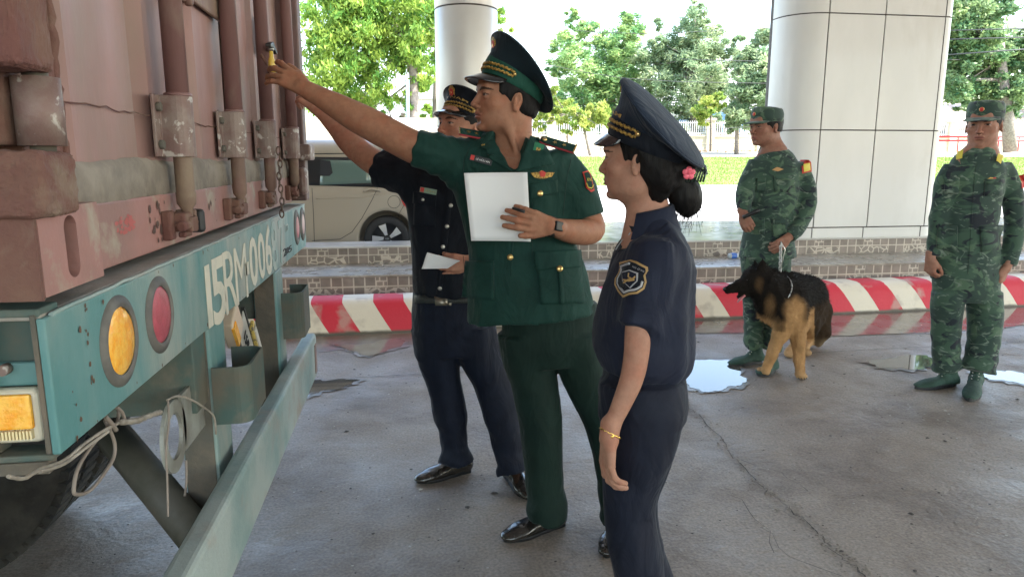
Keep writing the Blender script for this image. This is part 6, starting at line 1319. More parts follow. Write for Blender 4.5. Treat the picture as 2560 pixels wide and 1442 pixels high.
soldier(DR, Mx(2460, 312, DR, -R_*math.cos(rad(47))-F_*math.sin(rad(47)), rad(-3), 0, 1.12), 'soldier in camouflage at the right edge, both arms hanging, turned towards the dog handler',
    [(2462, 325, DR+.02, 25, .057), (2460, 355, DR+.02, 27, .06), (2452, 390, DR, 50, .07), (2440, 430, DR, 70, .09)],
    [(2413, 692, DR, 78, .13), (2416, 640, DR, 72, .12), (2421, 570, DR, 64, .115), (2430, 500, DR, 65, .115), (2438, 440, DR, 68, .11), (2442, 408, DR, 60, .10), (2448, 386, DR, 42, .08), (2454, 372, DR, 30, .07)],
    [(2384, 420, DR, 25), (2364, 460, DR, 24), (2350, 530, DR, 21), (2341, 590, DR, 19), (2334, 640, DR-.02, 16)], [(2500, 420, DR, 26), (2524, 470, DR, 25), (2536, 540, DR-.01, 23), (2533, 600, DR-.04, 21), (2522, 662, DR-.07, 18)],
    (hRo, nrm(-Z_+R_*.05), nrm(-R_-F_*.3), -1, ((1.0, 1.1, .7),)*4, .03, ((.3, .8, .6), .4, .4), 1.0), (hLo, nrm(-Z_*1-R_*.25), nrm(-F_*.7+R_*.6), 1, ((.6, .8, .5), (.65, .8, .5), (.7, .8, .5), (.7, .8, .5)), .05, ((.35, .85, .4), .3, .3), 1.0),
    [(2415, 680, DR, 78, .13), (2414, 725, DR, 76, .12), (2413, 750, DR, 68, .10)], [[(2372, 730, DR, 39), (2367, 800, DR, 34), (2364, 870, DR, 31), (2366, 925, DR, 31)], [(2460, 730, DR, 40), (2462, 800, DR-.02, 37), (2455, 870, DR-.04, 34), (2445, 926, DR-.06, 37)]],
    [(onz(2385, 962), onz(2292, 972)), (onz(2440, 958), onz(2424, 1004))], onz(2400, 965), 52, skin=(.33, .17, .12), extra=exR)
# ================================================================ CAR, VAN, WALL, TREES, DOG
def small_car():
    g0 = .15; X0, X1 = -3.36, .27; Ya, Yb = 8.86, 10.45; root = empty('parked_car', (-1.5, 9.6, g0), label='champagne gold hatchback parked behind the stepped platform, its rear wheel beside the black shirted officer', cat='car')
    G = Grid((X0-.05, Ya-.05, g0+.05), (X1+.12, Yb+.05, g0+1.52), .02)
    ym = (Ya+Yb)/2; hw = (Yb-Ya)/2; U = V(0, 1, 0)
    # lofts along x with superelliptic-ish sections built from two stacked lofts
    def box(c, h, r, op='u', k=.06):
        c = np.array(c); h = np.array(h)
        def fn(X, Y, Z2):
            qx, qy, qz = np.abs(X-c[0])-h[0]+r, np.abs(Y-c[1])-h[1]+r, np.abs(Z2-c[2])-h[2]+r
            return np.sqrt(np.maximum(qx, 0)**2+np.maximum(qy, 0)**2+np.maximum(qz, 0)**2)+np.minimum(np.maximum(qx, np.maximum(qy, qz)), 0)-r
        G.prim(fn, c-h, c+h, k, op)
    box(((X0+X1)/2, ym, g0+.545), ((X1-X0)/2, hw, .385), .14, k=.04); box((X0+.45, ym, g0+.62), (.42, hw*.93, .30), .16, k=.1)
    G.loft([((X0+.75, ym, g0+.90), hw*.70, .06, U), ((X0+1.3, ym, g0+1.06), hw*.86, .20, U)], .1)
    box(((X0+1.35+X1-.03)/2, ym, g0+1.10), ((X1-.03-X0-1.35)/2, hw*.86, .37), .17, k=.16)
    wx = (-.255, -2.62)
    for x in wx: G.cone((x, Ya-.1, g0+.29), (x, Ya+.30, g0+.29), .345, .335, .02, 's'); G.cone((x, Yb+.1, g0+.29), (x, Yb-.30, g0+.29), .345, .335, .02, 's')
    gold = mat('champagne_car_paint', (.40, .34, .26), .42, metal=.15, coat=.25)
    v, f = G.net(); body = np_mesh('car_body', [(relax(v, f, 3), f)], gold, root); bv = BVHTree.FromPolygons([tuple(q) for q in v], f.tolist()); d = Decal(bv)
    dk = mat('car_trim_black', (.012, .012, .013), .35); gl = mat('glass_view_tone', (.13, .19, .16), .05, spec=.6)
    w1 = d.quad('side_window', [(700, 392), (952, 394), (1012, 470), (700, 462)], dk, body, off=.006, th=.006, nu=18, nv=6)
    wi = d.quad('window_glass', [(803, 400), (924, 402), (929, 458), (800, 464)], gl, w1, off=.012, th=.004, nu=10, nv=6); d.quad('window_glass', [(935, 404), (968, 412), (990, 462), (938, 458)], gl, w1, off=.012, th=.004, nu=6, nv=5)
    # headrest patch laid on opaque panes; pane colour stands for the bright view behind
    hr = mat('car_headrest_fabric', (.03, .03, .032), .8); d.poly('headrest', [(800, 400), (826, 402), (832, 432), (824, 440), (800, 440)], hr, w1, off=.016); lt = mat('window_reflection_sheen', (.40, .55, .48), .08, spec=.6)
    d.strip('door_seam', [(944, 470), (930, 500), (905, 545), (880, 580), (850, 598), (780, 602)], .0035, dk, body, off=.0, n=6); d.strip('door_seam', [(780, 470), (784, 540), (786, 604)], .0035, dk, body, off=0, n=6)
    d.strip('body_crease', [(790, 497), (900, 494), (1000, 480)], .005, gold, body, off=0, n=8)
    h = d.strip('door_handle', [(908, 480), (925, 474), (945, 477), (952, 480)], .014, gold, body, off=.018, n=4); c = [(985+15.5*math.cos(t), 505+15.5*math.sin(t)) for t in np.linspace(0, 2*math.pi, 22)]; d.strip('fuel_flap', c, .003, dk, body, off=0, n=1)
    d.poly('tail_lamp', [(996, 482), (1010, 478), (1018, 520), (1008, 512)], mat('red_tail_lamp', (.45, .015, .01), .2, coat=.5), body, off=.015); d.strip('rear_seam', [(1018, 500), (1000, 530), (995, 545)], .003, dk, body, off=0)
    d.strip('roof_gutter', [(700, 386), (860, 384), (980, 392), (1012, 404)], .006, dk, body, off=0, n=8)
    for x in wx:
        for y, sgn in ((Ya+.02, 1), (Yb-.02, -1)):
            t = MB().lathe([(.19, .0), (.21, -.012), (.262, -.010), (.282, .012), (.285, .04), (.285, .15), (.27, .17), (.19, .17)], (x, y, g0+.285), (0, sgn, 0), 48).build('tyre', mat('car_tyre', (.02, .02, .021), .7), root)
            MB().lathe([(.0003, .04), (.06, .035), (.18, .06), (.195, .02), (.2, .0)], (x, y, g0+.285), (0, sgn, 0), 40).build('rim', mat('dark_rim', (.03, .03, .032), .35, metal=.5), t)
            if sgn > 0:
                for k in range(5):
                    a = 2*math.pi*k/5+.5; mb = MB()
                    out = []
                    for r_, a1, a2 in ((.045, -.35, .35), (.10, -.20, .34), (.19, -.12, .38)): out.append((r_, a1, a2))
                    vs = []
                    for r_, a1, a2 in out:
                        for da in (a1, a2): vs.append((x+r_*math.cos(a+da), y-.004+(.02 if r_ < .09 else .0), g0+.285+r_*math.sin(a+da)))
                    o = MB().add(vs, [(0, 1, 3, 2), (2, 3, 5, 4)]).build('spoke', mat('machined_alloy', (.66, .66, .66), .25, metal=.6), t); s = o.modifiers.new('s', 'SOLIDIFY'); s.thickness = .012
                hb = MB().lathe([(.045, -.0), (.04, -.006), (.0003, -.008)], (x, y, g0+.285), (0, 1, 0), 20).build('hub_cap', dk, t)
                place_text('cap_lettering', 'KIA', .028, (x, y-.010, g0+.285), (1, 0, 0), (0, 0, 1), mat('machined_alloy', (.66, .66, .66)), hb)
small_car()
def cream_van(name, x0, x1, y, z0, h, m, label, cat='van', flip=False):
    root = empty(name, ((x0+x1)/2, y+.9, z0), label=label, cat=cat); dkm = mat('van_glass', (.03, .04, .045), .1)
    out = [(x0, z0+.35), (x1, z0+.35), (x1+.02, z0+1.0), (x1-.10, z0+h-.12), (x1-.35, z0+h), (x0+.5, z0+h), (x0+.15, z0+h-.3), (x0, z0+1.0)]
    MB().prism(out, (0, y, 0), (1, 0, 0), (0, 0, 1), (0, 1, 0), 1.75).build('van_body', m, root, bevel=.06, seg=3)
    L = x1-x0
    for a, b in ((.08, .30), (.34, .60), (.64, .90)): MB().box(x0+L*a, x0+L*b, y-.012, y+.01, z0+1.05, z0+h-.25).build('side_window', dkm if h > 2.2 else m, root, bevel=.01)
    for a in (.18, .80): MB().lathe([(.0003, -.02), (.2, -.01), (.33, .0), (.33, .2)], (x0+L*a, y-.01, z0+.33), (0, 1, 0), 24).build('wheel', mat('car_tyre', (.02, .02, .021)), root)
    for a in (.32, .62): MB().box(x0+L*a-.004, x0+L*a+.004, y-.004, y+.01, z0+.45, z0+h-.15).build('door_seam', dkm, root)
    return root
creamv = mat('cream_vehicle_paint', (.66, .60, .46), .4); whitev = mat('white_vehicle_paint', (.72, .73, .74), .4); bluev = mat('blue_vehicle_paint', (.08, .20, .42), .4)
cream_van('parked_van', -4.6, 1.05, 13.2, .14, 2.02, creamv, 'cream van parked on the sunlit road beyond the gold hatchback')
cream_van('parked_bus', 21.5, 26.5, 53, 2.2, 2.9, bluev, 'pale blue bus behind the white fence right of the woman officer\'s cap', 'bus')
cream_van('parked_bus', 28.2, 33.6, 54, 2.2, 2.5, whitev, 'white bus behind the white fence near the left soldier\'s face', 'bus')
cream_van('parked_van', 8, 13.5, 55, 2.2, 2.4, mat('grey_vehicle_paint', (.28, .31, .33), .4), 'grey van behind the white fence beside the green officer\'s collar')
# boundary wall with white pickets
wallm = mat('cream_wall', (.66, .60, .45), .8, col2=(.58, .52, .38), nscale=2, bump=.1); pickm = mat('white_picket_paint', (.74, .74, .72), .5)
bw = empty('boundary_wall', (12, 47.6, 2.0), label='low cream boundary wall with piers and white picket panels along the far path', cat='wall')
MB().box(-30, 60, 47.6, 47.85, 1.6, 3.05).build('wall', wallm, bw); MB().box(-30, 60, 47.53, 47.92, 3.05, 3.15).build('coping', wallm, bw); MB().box(-30, 60, 47.55, 47.6, 1.7, 2.3).build('plinth', mat('beige_plinth', (.48, .43, .33), .8), bw)
x = -28.0
while x < 58:
    p = MB().box(x-.28, x+.28, 47.45, 48.0, 1.8, 4.15).build('pier', wallm, bw, bevel=.02); MB().box(x-.36, x+.36, 47.38, 48.08, 4.15, 4.3).build('pier_cap', wallm, p)
    mb = MB(); mb.box(x+.28, x+3.5, 47.68, 47.74, 3.25, 3.31); mb.box(x+.28, x+3.5, 47.68, 47.74, 3.95, 4.01)
    k = x+.4
    while k < x+3.45: mb.box(k, k+.045, 47.69, 47.73, 3.15, 4.12); k += .16
    mb.build('picket_panel', pickm, bw); x += 3.78
# white building glimpsed left, and the shack at the right
wb = empty('white_building', (-2, 60, 2.4), label='low white building glimpsed behind the tree trunks left of the round pillar', cat='building')
MB().box(-9, 6.5, 58, 66, 2.0, 6.2).build('wall', mat('white_render', (.72, .72, .70), .7), wb); MB().box(-9.4, 6.9, 57.6, 66.4, 6.2, 6.4).build('roof', mat('grey_roof', (.35, .36, .37), .6), wb)
for k in range(4): f = MB().box(-7+3.4*k, -5.6+3.4*k, 57.95, 58.05, 3.4, 5.0).build('window', mat('louvre_grey', (.25, .30, .33), .4), wb)
wb2 = empty('long_shed', (25, 72, 2.4), label='long pale shed with grey roof behind the picket wall and trees', cat='building'); MB().box(8, 48, 70, 80, 2, 6.4).build('wall', mat('shed_white', (.68, .68, .66), .7), wb2); MB().prism([(-.6, 6.4), (10.6, 6.4), (5, 8.4)], (7.5, 70, 0), (0, 1, 0), (0, 0, 1), (1, 0, 0), 41).build('roof', mat('shed_roof', (.30, .29, .28), .7), wb2)
hs = empty('shack', (50, 58, 2.5), label='weathered brown shack with a low rusty roof behind the right soldier', cat='house')
hx = onz(2350, 350, 2.3) if False else at(2345, 340, 62); hx2 = at(2640, 340, 62); MB().box(hx[0], hx2[0]+4, 58, 64, 2.0, 4.6).build('wall', mat('brown_boards', (.22, .15, .11), .9, col2=(.32, .27, .22), nscale=2), hs)
MB().prism([(-1, 4.5), (7, 4.5), (3, 6.6)], (hx[0]-1, 58, 0), (0, 1, 0), (0, 0, 1), (1, 0, 0), 15).build('roof', mat('rusty_tin', (.28, .19, .15), .8, col2=(.34, .30, .27), nscale=1.5), hs)
MB().box(hx[0]+2, hx[0]+5, 57.4, 58, 2.2, 4.0).build('awning_wall', mat('blue_grey_tarp', (.16, .20, .24), .7), hs)
MB().box(hx[0]+8.2, hx[0]+9.6, 57.9, 58, 2.4, 4.6).build('window', mat('pale_grille', (.55, .58, .58), .5), hs)
rr = empty('red_rail', (46, 50, 2.2), label='red painted rail beside the far road behind the right soldier', cat='railing'); a, b = at(2345, 352, 52), at(2700, 352, 52)
for dz in (0, .35): MB().cyl(a+Z_*dz*.8, b+Z_*dz*.8, .07, 8).build('rail', mat('red_rail_paint', (.50, .05, .05), .5), rr)
for t in np.linspace(0, 1, 8): q = a+(b-a)*t; MB().cyl(q-Z_*.8, q+Z_*.3, .05, 8).build('post', mat('red_rail_paint', (.5, .05, .05)), rr)
# ---------------- trees
def leaf_cloud(cl, n, size, asp, droop, jitter=.5):
    c = np.array([q[:3] for q in cl]); r = np.array([q[3] for q in cl]); w_ = r**2.2; idx = RNG.choice(len(cl), n, p=w_/w_.sum())
    # sub-clumps inside each ball so that the crown has lumps and gaps
    ncl = max(10, n//75); ci = RNG.choice(len(cl), ncl, p=w_/w_.sum()); dr = RNG.normal(0, 1, (ncl, 3)); dr /= np.linalg.norm(dr, axis=1)[:, None]; cc = c[ci]+dr*(r[ci]*RNG.uniform(.25, 1.0, ncl)**.5)[:, None]; cr = r[ci]*RNG.uniform(.20, .40, ncl); tone = RNG.uniform(0, 1, ncl)
    k = RNG.integers(0, ncl, n); d = RNG.normal(0, .55, (n, 3)); p = cc[k]+d*cr[k][:, None]*np.array([1, 1, .7])
    a = RNG.uniform(0, 2*math.pi, n); el = RNG.normal(droop, .45, n); u = np.stack([np.cos(a)*np.cos(el), np.sin(a)*np.cos(el), np.sin(el)], 1); v = np.cross(u, RNG.normal(0, 1, (n, 3))); v /= np.linalg.norm(v, axis=1)[:, None]+1e-9
    s = size*RNG.uniform(.6, 1.35, n)[:, None]; vs = np.stack([p-u*s*.5, p+v*s*asp*.5, p+u*s*.5, p-v*s*asp*.5], 1).reshape(-1, 3)
    sh = np.clip(tone[k]*.75+RNG.uniform(-.15, .35, n), 0, 1); return vs, np.repeat(sh, 4)
def tree(name, label, D, circles, trunk, leafm, barkm, n=9000, size=.2, asp=.35, droop=-.3, branches=(), depth=1.0, group=None):
    base = at(trunk[-1][0], trunk[-1][1], D); root = empty(name, tuple(base), label=label, cat='tree', group=group)
    cl = []; m0 = mpp(1280, 200, D)
    for q in circles:
        x, y, r = q; R0 = r*m0
        for k in range(2): cl.append((*at(x+random.uniform(-.2, .2)*r, y+random.uniform(-.2, .2)*r, D+random.uniform(-1, 1)*depth*R0*1.2), R0*.9))
    vs, sh = leaf_cloud(cl, n, size, asp, droop); me = bpy.data.meshes.new('crown'); nf = len(vs)//4; me.vertices.add(len(vs)); me.vertices.foreach_set('co', vs.ravel().astype(np.float32)); me.loops.add(len(vs)); me.loops.foreach_set('vertex_index', np.arange(len(vs), dtype=np.int32)); me.polygons.add(nf); me.polygons.foreach_set('loop_start', np.arange(nf, dtype=np.int32)*4); me.update(calc_edges=True)
    a_ = me.attributes.new('shade', 'FLOAT', 'POINT'); a_.data.foreach_set('value', sh.astype(np.float32)); link('crown', me, leafm, root)
    P = [at(x, y, D) for x, y, r in trunk]; t = MB().tube(P, [r for x, y, r in trunk], 12).build('trunk', barkm, root)
    for br in branches:
        P = [at(x, y, D+dd) for x, y, dd, r in br]; MB().tube(P, [q[3] for q in br], 7).build('branch', barkm, root)
    for q in cl[::3]:   # twigs into the clumps
        a = np.array(q[:3]); t0 = P0 = at(*[(trunk[0][0]+trunk[-1][0])/2, trunk[0][1]+ (trunk[-1][1]-trunk[0][1])*.25], D); mid = (a+t0)/2+V(0, 0, -.2*np.linalg.norm(a-t0)*.3)
        MB().tube([t0, mid, a], [min(m0*2.4, trunk[0][2]), m0*1.3, m0*.5], 5).build('branch', barkm, root)
    return root
bark = mat('grey_bark', (.26, .22, .18), .9, col2=(.16, .13, .11), nscale=9, bump=.8, bscale=20, bdist=.02); barkd = mat('dark_bark', (.12, .10, .08), .9, bump=.5)
lf1 = leafmat('bright_leaves', (.09, .23, .04), (.36, .46, .08), .5); lf2 = leafmat('hazed_grey_green_leaves', (.15, .25, .13), (.44, .51, .29), .5); lf3 = leafmat('yellow_leaves', (.15, .26, .05), (.42, .45, .11), .5); lf4 = leafmat('dark_green_leaves', (.07, .17, .08), (.28, .36, .15), .45); lf5 = leafmat('hazed_green_leaves', (.12, .28, .11), (.40, .51, .19), .5)  # leaf colours lightened to stand in for haze over the trees
tree('broadleaf_tree', 'bright green drooping leaved tree with a straight grey trunk left of the round pillar', 31.2, [(820, 50, 80), (900, 40, 90), (990, 50, 80), (1060, 80, 55), (840, 150, 75), (800, 230, 50), (880, 220, 65), (960, 160, 65), (1045, 190, 40), (870, 290, 35), (935, 280, 35), (1060, 0, 60), (900, -20, 70), (1160, -60, 90), (1245, 30, 32), (1262, 75, 20), (790, 120, 40), (1030, 130, 50), (960, 235, 38), (1000, 255, 30), (830, 300, 28), (790, 200, 40)],
    [(1028, -60, .13), (1030, 60, .18), (1034, 180, .20), (1036, 300, .22), (1038, 440, .26)], lf1, bark, 48000, .23, .36, -.75, [[(1034, 90, 0, .09), (1000, 60, 0, .06), (930, 20, .3, .04)], [(1036, 120, 0, .08), (1075, 115, 0, .06), (1100, 100, 0, .03)], [(1034, 200, 0, .06), (980, 240, .2, .04), (930, 270, .3, .02)], [(1036, 180, 0, .07), (960, 100, .5, .04), (880, 110, .5, .03)]])
tree('slender_tree', 'thin dark trunked tree touching the left edge of the round pillar', 35.5, [(1080, 150, 30), (1090, 60, 40), (1070, 220, 22), (1100, 240, 20)], [(1092, 60, .06), (1088, 200, .10), (1086, 300, .11), (1084, 420, .13)], lf1, barkd, 2600, .22, .32, -.7)
tree('feathery_tree', 'broad green tree with feathery tiers behind the green officer\'s cap', 54, [(1432, 25, 22), (1440, 60, 28), (1415, 110, 42), (1480, 95, 40), (1540, 110, 50), (1385, 165, 30), (1450, 170, 55), (1520, 190, 70), (1590, 80, 34), (1585, 170, 60), (1420, 240, 45), (1480, 260, 55), (1550, 270, 50), (1600, 240, 50), (1450, 315, 38), (1530, 320, 38), (1620, 300, 40), (1560, 60, 38), (1570, 40, 16), (1625, 60, 14), (1400, 300, 32)],
    [(1500, 170, .12), (1520, 230, .20), (1545, 300, .30), (1555, 380, .34)], lf5, bark, 44000, .32, .30, -.2, [[(1545, 300, 0, .2), (1510, 250, 0, .14), (1480, 200, .5, .08)], [(1545, 300, 0, .18), (1600, 220, 0, .10), (1640, 170, 0, .05)]])
tree('feathery_tree', 'pale green airy tree with a pointed top behind the woman officer\'s cap', 52, [(1742, 10, 22), (1740, 50, 34), (1715, 95, 46), (1780, 100, 46), (1680, 150, 55), (1745, 170, 65), (1820, 150, 36), (1650, 110, 26), (1640, 210, 50), (1700, 240, 60), (1790, 220, 55), (1840, 100, 18), (1640, 280, 40), (1710, 300, 40), (1780, 290, 36), (1850, 180, 22), (1690, 325, 34), (1650, 60, 22), (1860, 120, 30), (1610, 160, 40), (1760, 325, 26)],
    [(1745, 60, .08), (1740, 160, .18), (1735, 260, .26), (1730, 380, .32)], lf2, bark, 44000, .32, .28, -.35, [[(1738, 200, 0, .14), (1690, 190, 0, .09), (1640, 200, 0, .05)], [(1738, 210, 0, .14), (1790, 190, 0, .08), (1830, 150, 0, .04)]])
tree('broadleaf_tree', 'speckled green tree with a thin straight trunk just left of the wide pillar', 46.5, [(1890, 130, 30), (1900, 180, 45), (1860, 220, 45), (1920, 240, 50), (1850, 280, 36), (1900, 300, 40), (1940, 150, 40), (1960, 230, 50), (1830, 320, 18), (1910, 90, 28), (1870, 160, 34)], [(1846, 180, .06), (1843, 260, .11), (1842, 340, .13), (1841, 386, .15)], lf2, bark, 34000, .27, .4, -.3)
tree('young_tree', 'young yellow leaved tree with a leaning pole thin trunk beside the green officer\'s shoulder', 42.5, [(1450, 300, 26), (1490, 285, 30), (1520, 300, 24), (1430, 270, 24), (1400, 300, 20), (1475, 325, 16), (1420, 330, 12)], [(1452, 270, .05), (1462, 330, .08), (1478, 402, .10)], lf3, bark, 5200, .26, .4, -.8)
tree('young_tree', 'young dark stemmed tree in front of the wall right of the woman officer\'s cap', 45, [(1770, 270, 26), (1800, 255, 26), (1760, 300, 18), (1740, 285, 16)], [(1778, 250, .05), (1777, 320, .07), (1776, 378, .08)], lf3, barkd, 4500, .26, .4, -.5)
tree('young_tree', 'small yellow green tree in front of the wall beside the green officer\'s neck', 46, [(1370, 290, 24), (1395, 270, 20), (1350, 270, 22), (1385, 235, 18), (1350, 310, 16)], [(1418, 250, .04), (1418, 320, .06), (1418, 384, .07)], lf3, barkd, 4500, .26, .4, -.6)
tree('broadleaf_tree', 'large dark green tree towering behind the right soldier', 47, [(2390, 30, 55), (2440, 60, 65), (2490, 30, 50), (2400, 130, 60), (2460, 140, 65), (2525, 140, 50), (2400, 210, 50), (2470, 220, 60), (2540, 210, 50), (2570, 120, 40), (2350, 60, 50), (2360, 180, 45), (2430, -20, 50), (2340, 240, 30), (2410, 255, 24), (2530, 260, 30)], [(2500, 60, .18), (2505, 200, .3), (2520, 300, .38), (2525, 380, .42)], lf4, bark, 46000, .30, .45, -.3, [[(2505, 160, 0, .16), (2440, 110, 0, .08), (2400, 60, 0, .05)], [(2505, 200, 0, .15), (2420, 200, 0, .08), (2360, 170, 0, .04)]])
tree('broadleaf_tree', 'hazy grey green tree at the far right edge behind the shack', 66, [(2560, 90, 50), (2600, 160, 70), (2560, 230, 60), (2640, 80, 60), (2530, 290, 30)], [(2600, 150, .2), (2605, 330, .4)], lf2, bark, 6000, .4, .5, -.3)
# a belt of far greenery
def belt():
    cl = []
    for i in range(70):
        x = random.uniform(-60, 130); cl.append((x, random.uniform(95, 120), 4+random.uniform(0, 2.5), random.uniform(2.2, 3.6)))
    vs, sh = leaf_cloud(cl, 16000, 1.1, .6, 0); me = bpy.data.meshes.new('far_woodland'); nf = len(vs)//4; me.vertices.add(len(vs)); me.vertices.foreach_set('co', vs.ravel().astype(np.float32)); me.loops.add(len(vs)); me.loops.foreach_set('vertex_index', np.arange(len(vs), dtype=np.int32)); me.polygons.add(nf); me.polygons.foreach_set('loop_start', np.arange(nf, dtype=np.int32)*4); me.update(calc_edges=True)
    a_ = me.attributes.new('shade', 'FLOAT', 'POINT'); a_.data.foreach_set('value', sh.astype(np.float32)); tag(link('far_woodland', me, lf4), kind='stuff')
belt()
def shrub(label, D, circles, n, lm, size=.16):
    b = at(circles[0][0], circles[0][1]+circles[0][2], D); root = empty('flowering_shrub', tuple(b), label=label, cat='shrub'); m0 = mpp(1280, 300, D); cl = [(*at(x, y, D), r*m0) for x, y, r in circles]; vs, sh = leaf_cloud(cl, n, size, .5, 0)
    me = bpy.data.meshes.new('foliage'); nf = len(vs)//4; me.vertices.add(len(vs)); me.vertices.foreach_set('co', vs.ravel().astype(np.float32)); me.loops.add(len(vs)); me.loops.foreach_set('vertex_index', np.arange(len(vs), dtype=np.int32)); me.polygons.add(nf); me.polygons.foreach_set('loop_start', np.arange(nf, dtype=np.int32)*4); me.update(calc_edges=True)
    a_ = me.attributes.new('shade', 'FLOAT', 'POINT'); a_.data.foreach_set('value', sh.astype(np.float32)); link('foliage', me, lm, root)
    for q in cl: MB().tube([b, np.array(q[:3])], [.05, .02], 5).build('stem', barkd, root)
shrub('loose shrub with pinkish blossom left of the grey tree trunk', 36, [(985, 300, 26), (950, 290, 20), (1000, 330, 20), (970, 265, 14)], 1500, leafmat('blossom_leaves', (.10, .20, .05), (.50, .30, .38), .4), .16)
shrub('green bush behind the trunks beside the round pillar', 42, [(1070, 285, 20), (1060, 320, 16)], 900, lf1, .2)
litter = mat('leaf_litter', (.30, .17, .08), .9)
mb = MB()
for i in range(700):
    x = random.uniform(16, 34); y = random.uniform(46.4, 47.4); z = 1.96+(y-46.4)*.05+random.random()*.10; s = random.uniform(.03, .09); a = random.random()*6
    mb.add([(x-s*math.cos(a), y-s*math.sin(a), z), (x+s*.5*math.sin(a), y, z+s*.6), (x+s*math.cos(a), y+s*math.sin(a), z+s*.2), (x-s*.5*math.sin(a), y, z-s*.2)], [(0, 1, 2, 3)])
tag(mb.build('leaf_litter', litter), kind='stuff')
# poles and wires
polem = mat('galvanised_pole', (.45, .50, .54), .45, metal=.3)
p = MB().tube([at(1917, 300, 30), at(1921, 255, 30), at(1940, 0, 30), at(1950, -140, 30)], [.085, .083, .07, .06], 14).build('lamp_post', polem); tag(p, 'tall slightly leaning grey metal lamp post against the trees left of the wide pillar', 'lamp post'); MB().cyl(at(1917, 300, 30)+V(0, 0, -1.9), at(1917, 300, 30), .095, 14).build('pole_base', polem, p)
p = MB().tube([at(1019, 440, 28), at(1019, 200, 28)], [.07, .065], 10).build('green_pole', mat('green_pipe', (.22, .36, .34), .5)); tag(p, 'pale green steel pole standing just left of the grey tree trunk', 'pole')
wm = mat('black_wire', (.03, .03, .03), .6)
def wire(pts, D, r=.018, label=''):
    P = [at(x, y, d) for (x, y), d in zip(pts, D)]; a = MB().tube(P, r, 5).build('overhead_wire', wm); tag(a, label, 'wire', 'overhead wires in front of the trees')
wire([(1180, 55), (1280, 60), (1380, 72), (1480, 80), (1600, 85), (1700, 82), (1960, 70)], [44]*7, .016, 'topmost thin wire crossing the white sky above the feathery trees')
wire([(1250, 130), (1330, 152), (1440, 178), (1560, 196), (1700, 205), (1960, 210)], [43]*6, .018, 'sagging wire running from the green officer\'s cap into the trees')
wire([(1340, 250), (1450, 285), (1520, 330), (1660, 330), (1800, 322), (1960, 312)], [42]*6, .016, 'low wire crossing in front of the white picket fence')
wire([(1700, 148), (1800, 152), (1960, 155), (2400, 150)], [45]*4, .022, 'wire of the dark bundle crossing trees left of the wide pillar')
wire([(2340, 78), (2560, 72), (2800, 66)], [40]*3, .03, 'upper pale wire across the big dark tree at the right')
wire([(2340, 100), (2560, 94), (2800, 86)], [40]*3, .03, 'second wire across the big dark tree at the right')
wire([(2340, 140), (2560, 124), (2800, 108)], [40]*3, .035, 'third wire across the big dark tree at the right')
wire([(1500, 372), (1650, 366), (1800, 362), (1960, 352)], [44]*4, .014, 'lowest wire in front of the cream wall base')
wire([(1284, 40), (1308, 0), (1318, -30)], [30]*3, .012, 'short curved wire rising out of frame right of the round pillar')
# crushed bottle on the step
b = MB().lathe([(.0002, .0), (.028, .004), (.030, .05), (.024, .09), (.030, .12), (.014, .17), (.011, .20), (.0002, .2)], onz(1822, 640, .42), nrm((1, .2, .0)), 14).build('plastic_bottle', mat('clear_bottle', (.55, .60, .62), .15)); tag(b, 'small clear plastic bottle with a blue label lying on the lower step', 'bottle')
q = onz(1822, 640, .42); MB().lathe([(.0306, .02), (.0306, .085)], q, nrm((1, .2, 0)), 14).build('bottle_label', mat('blue_label', (.05, .15, .5), .4), b)
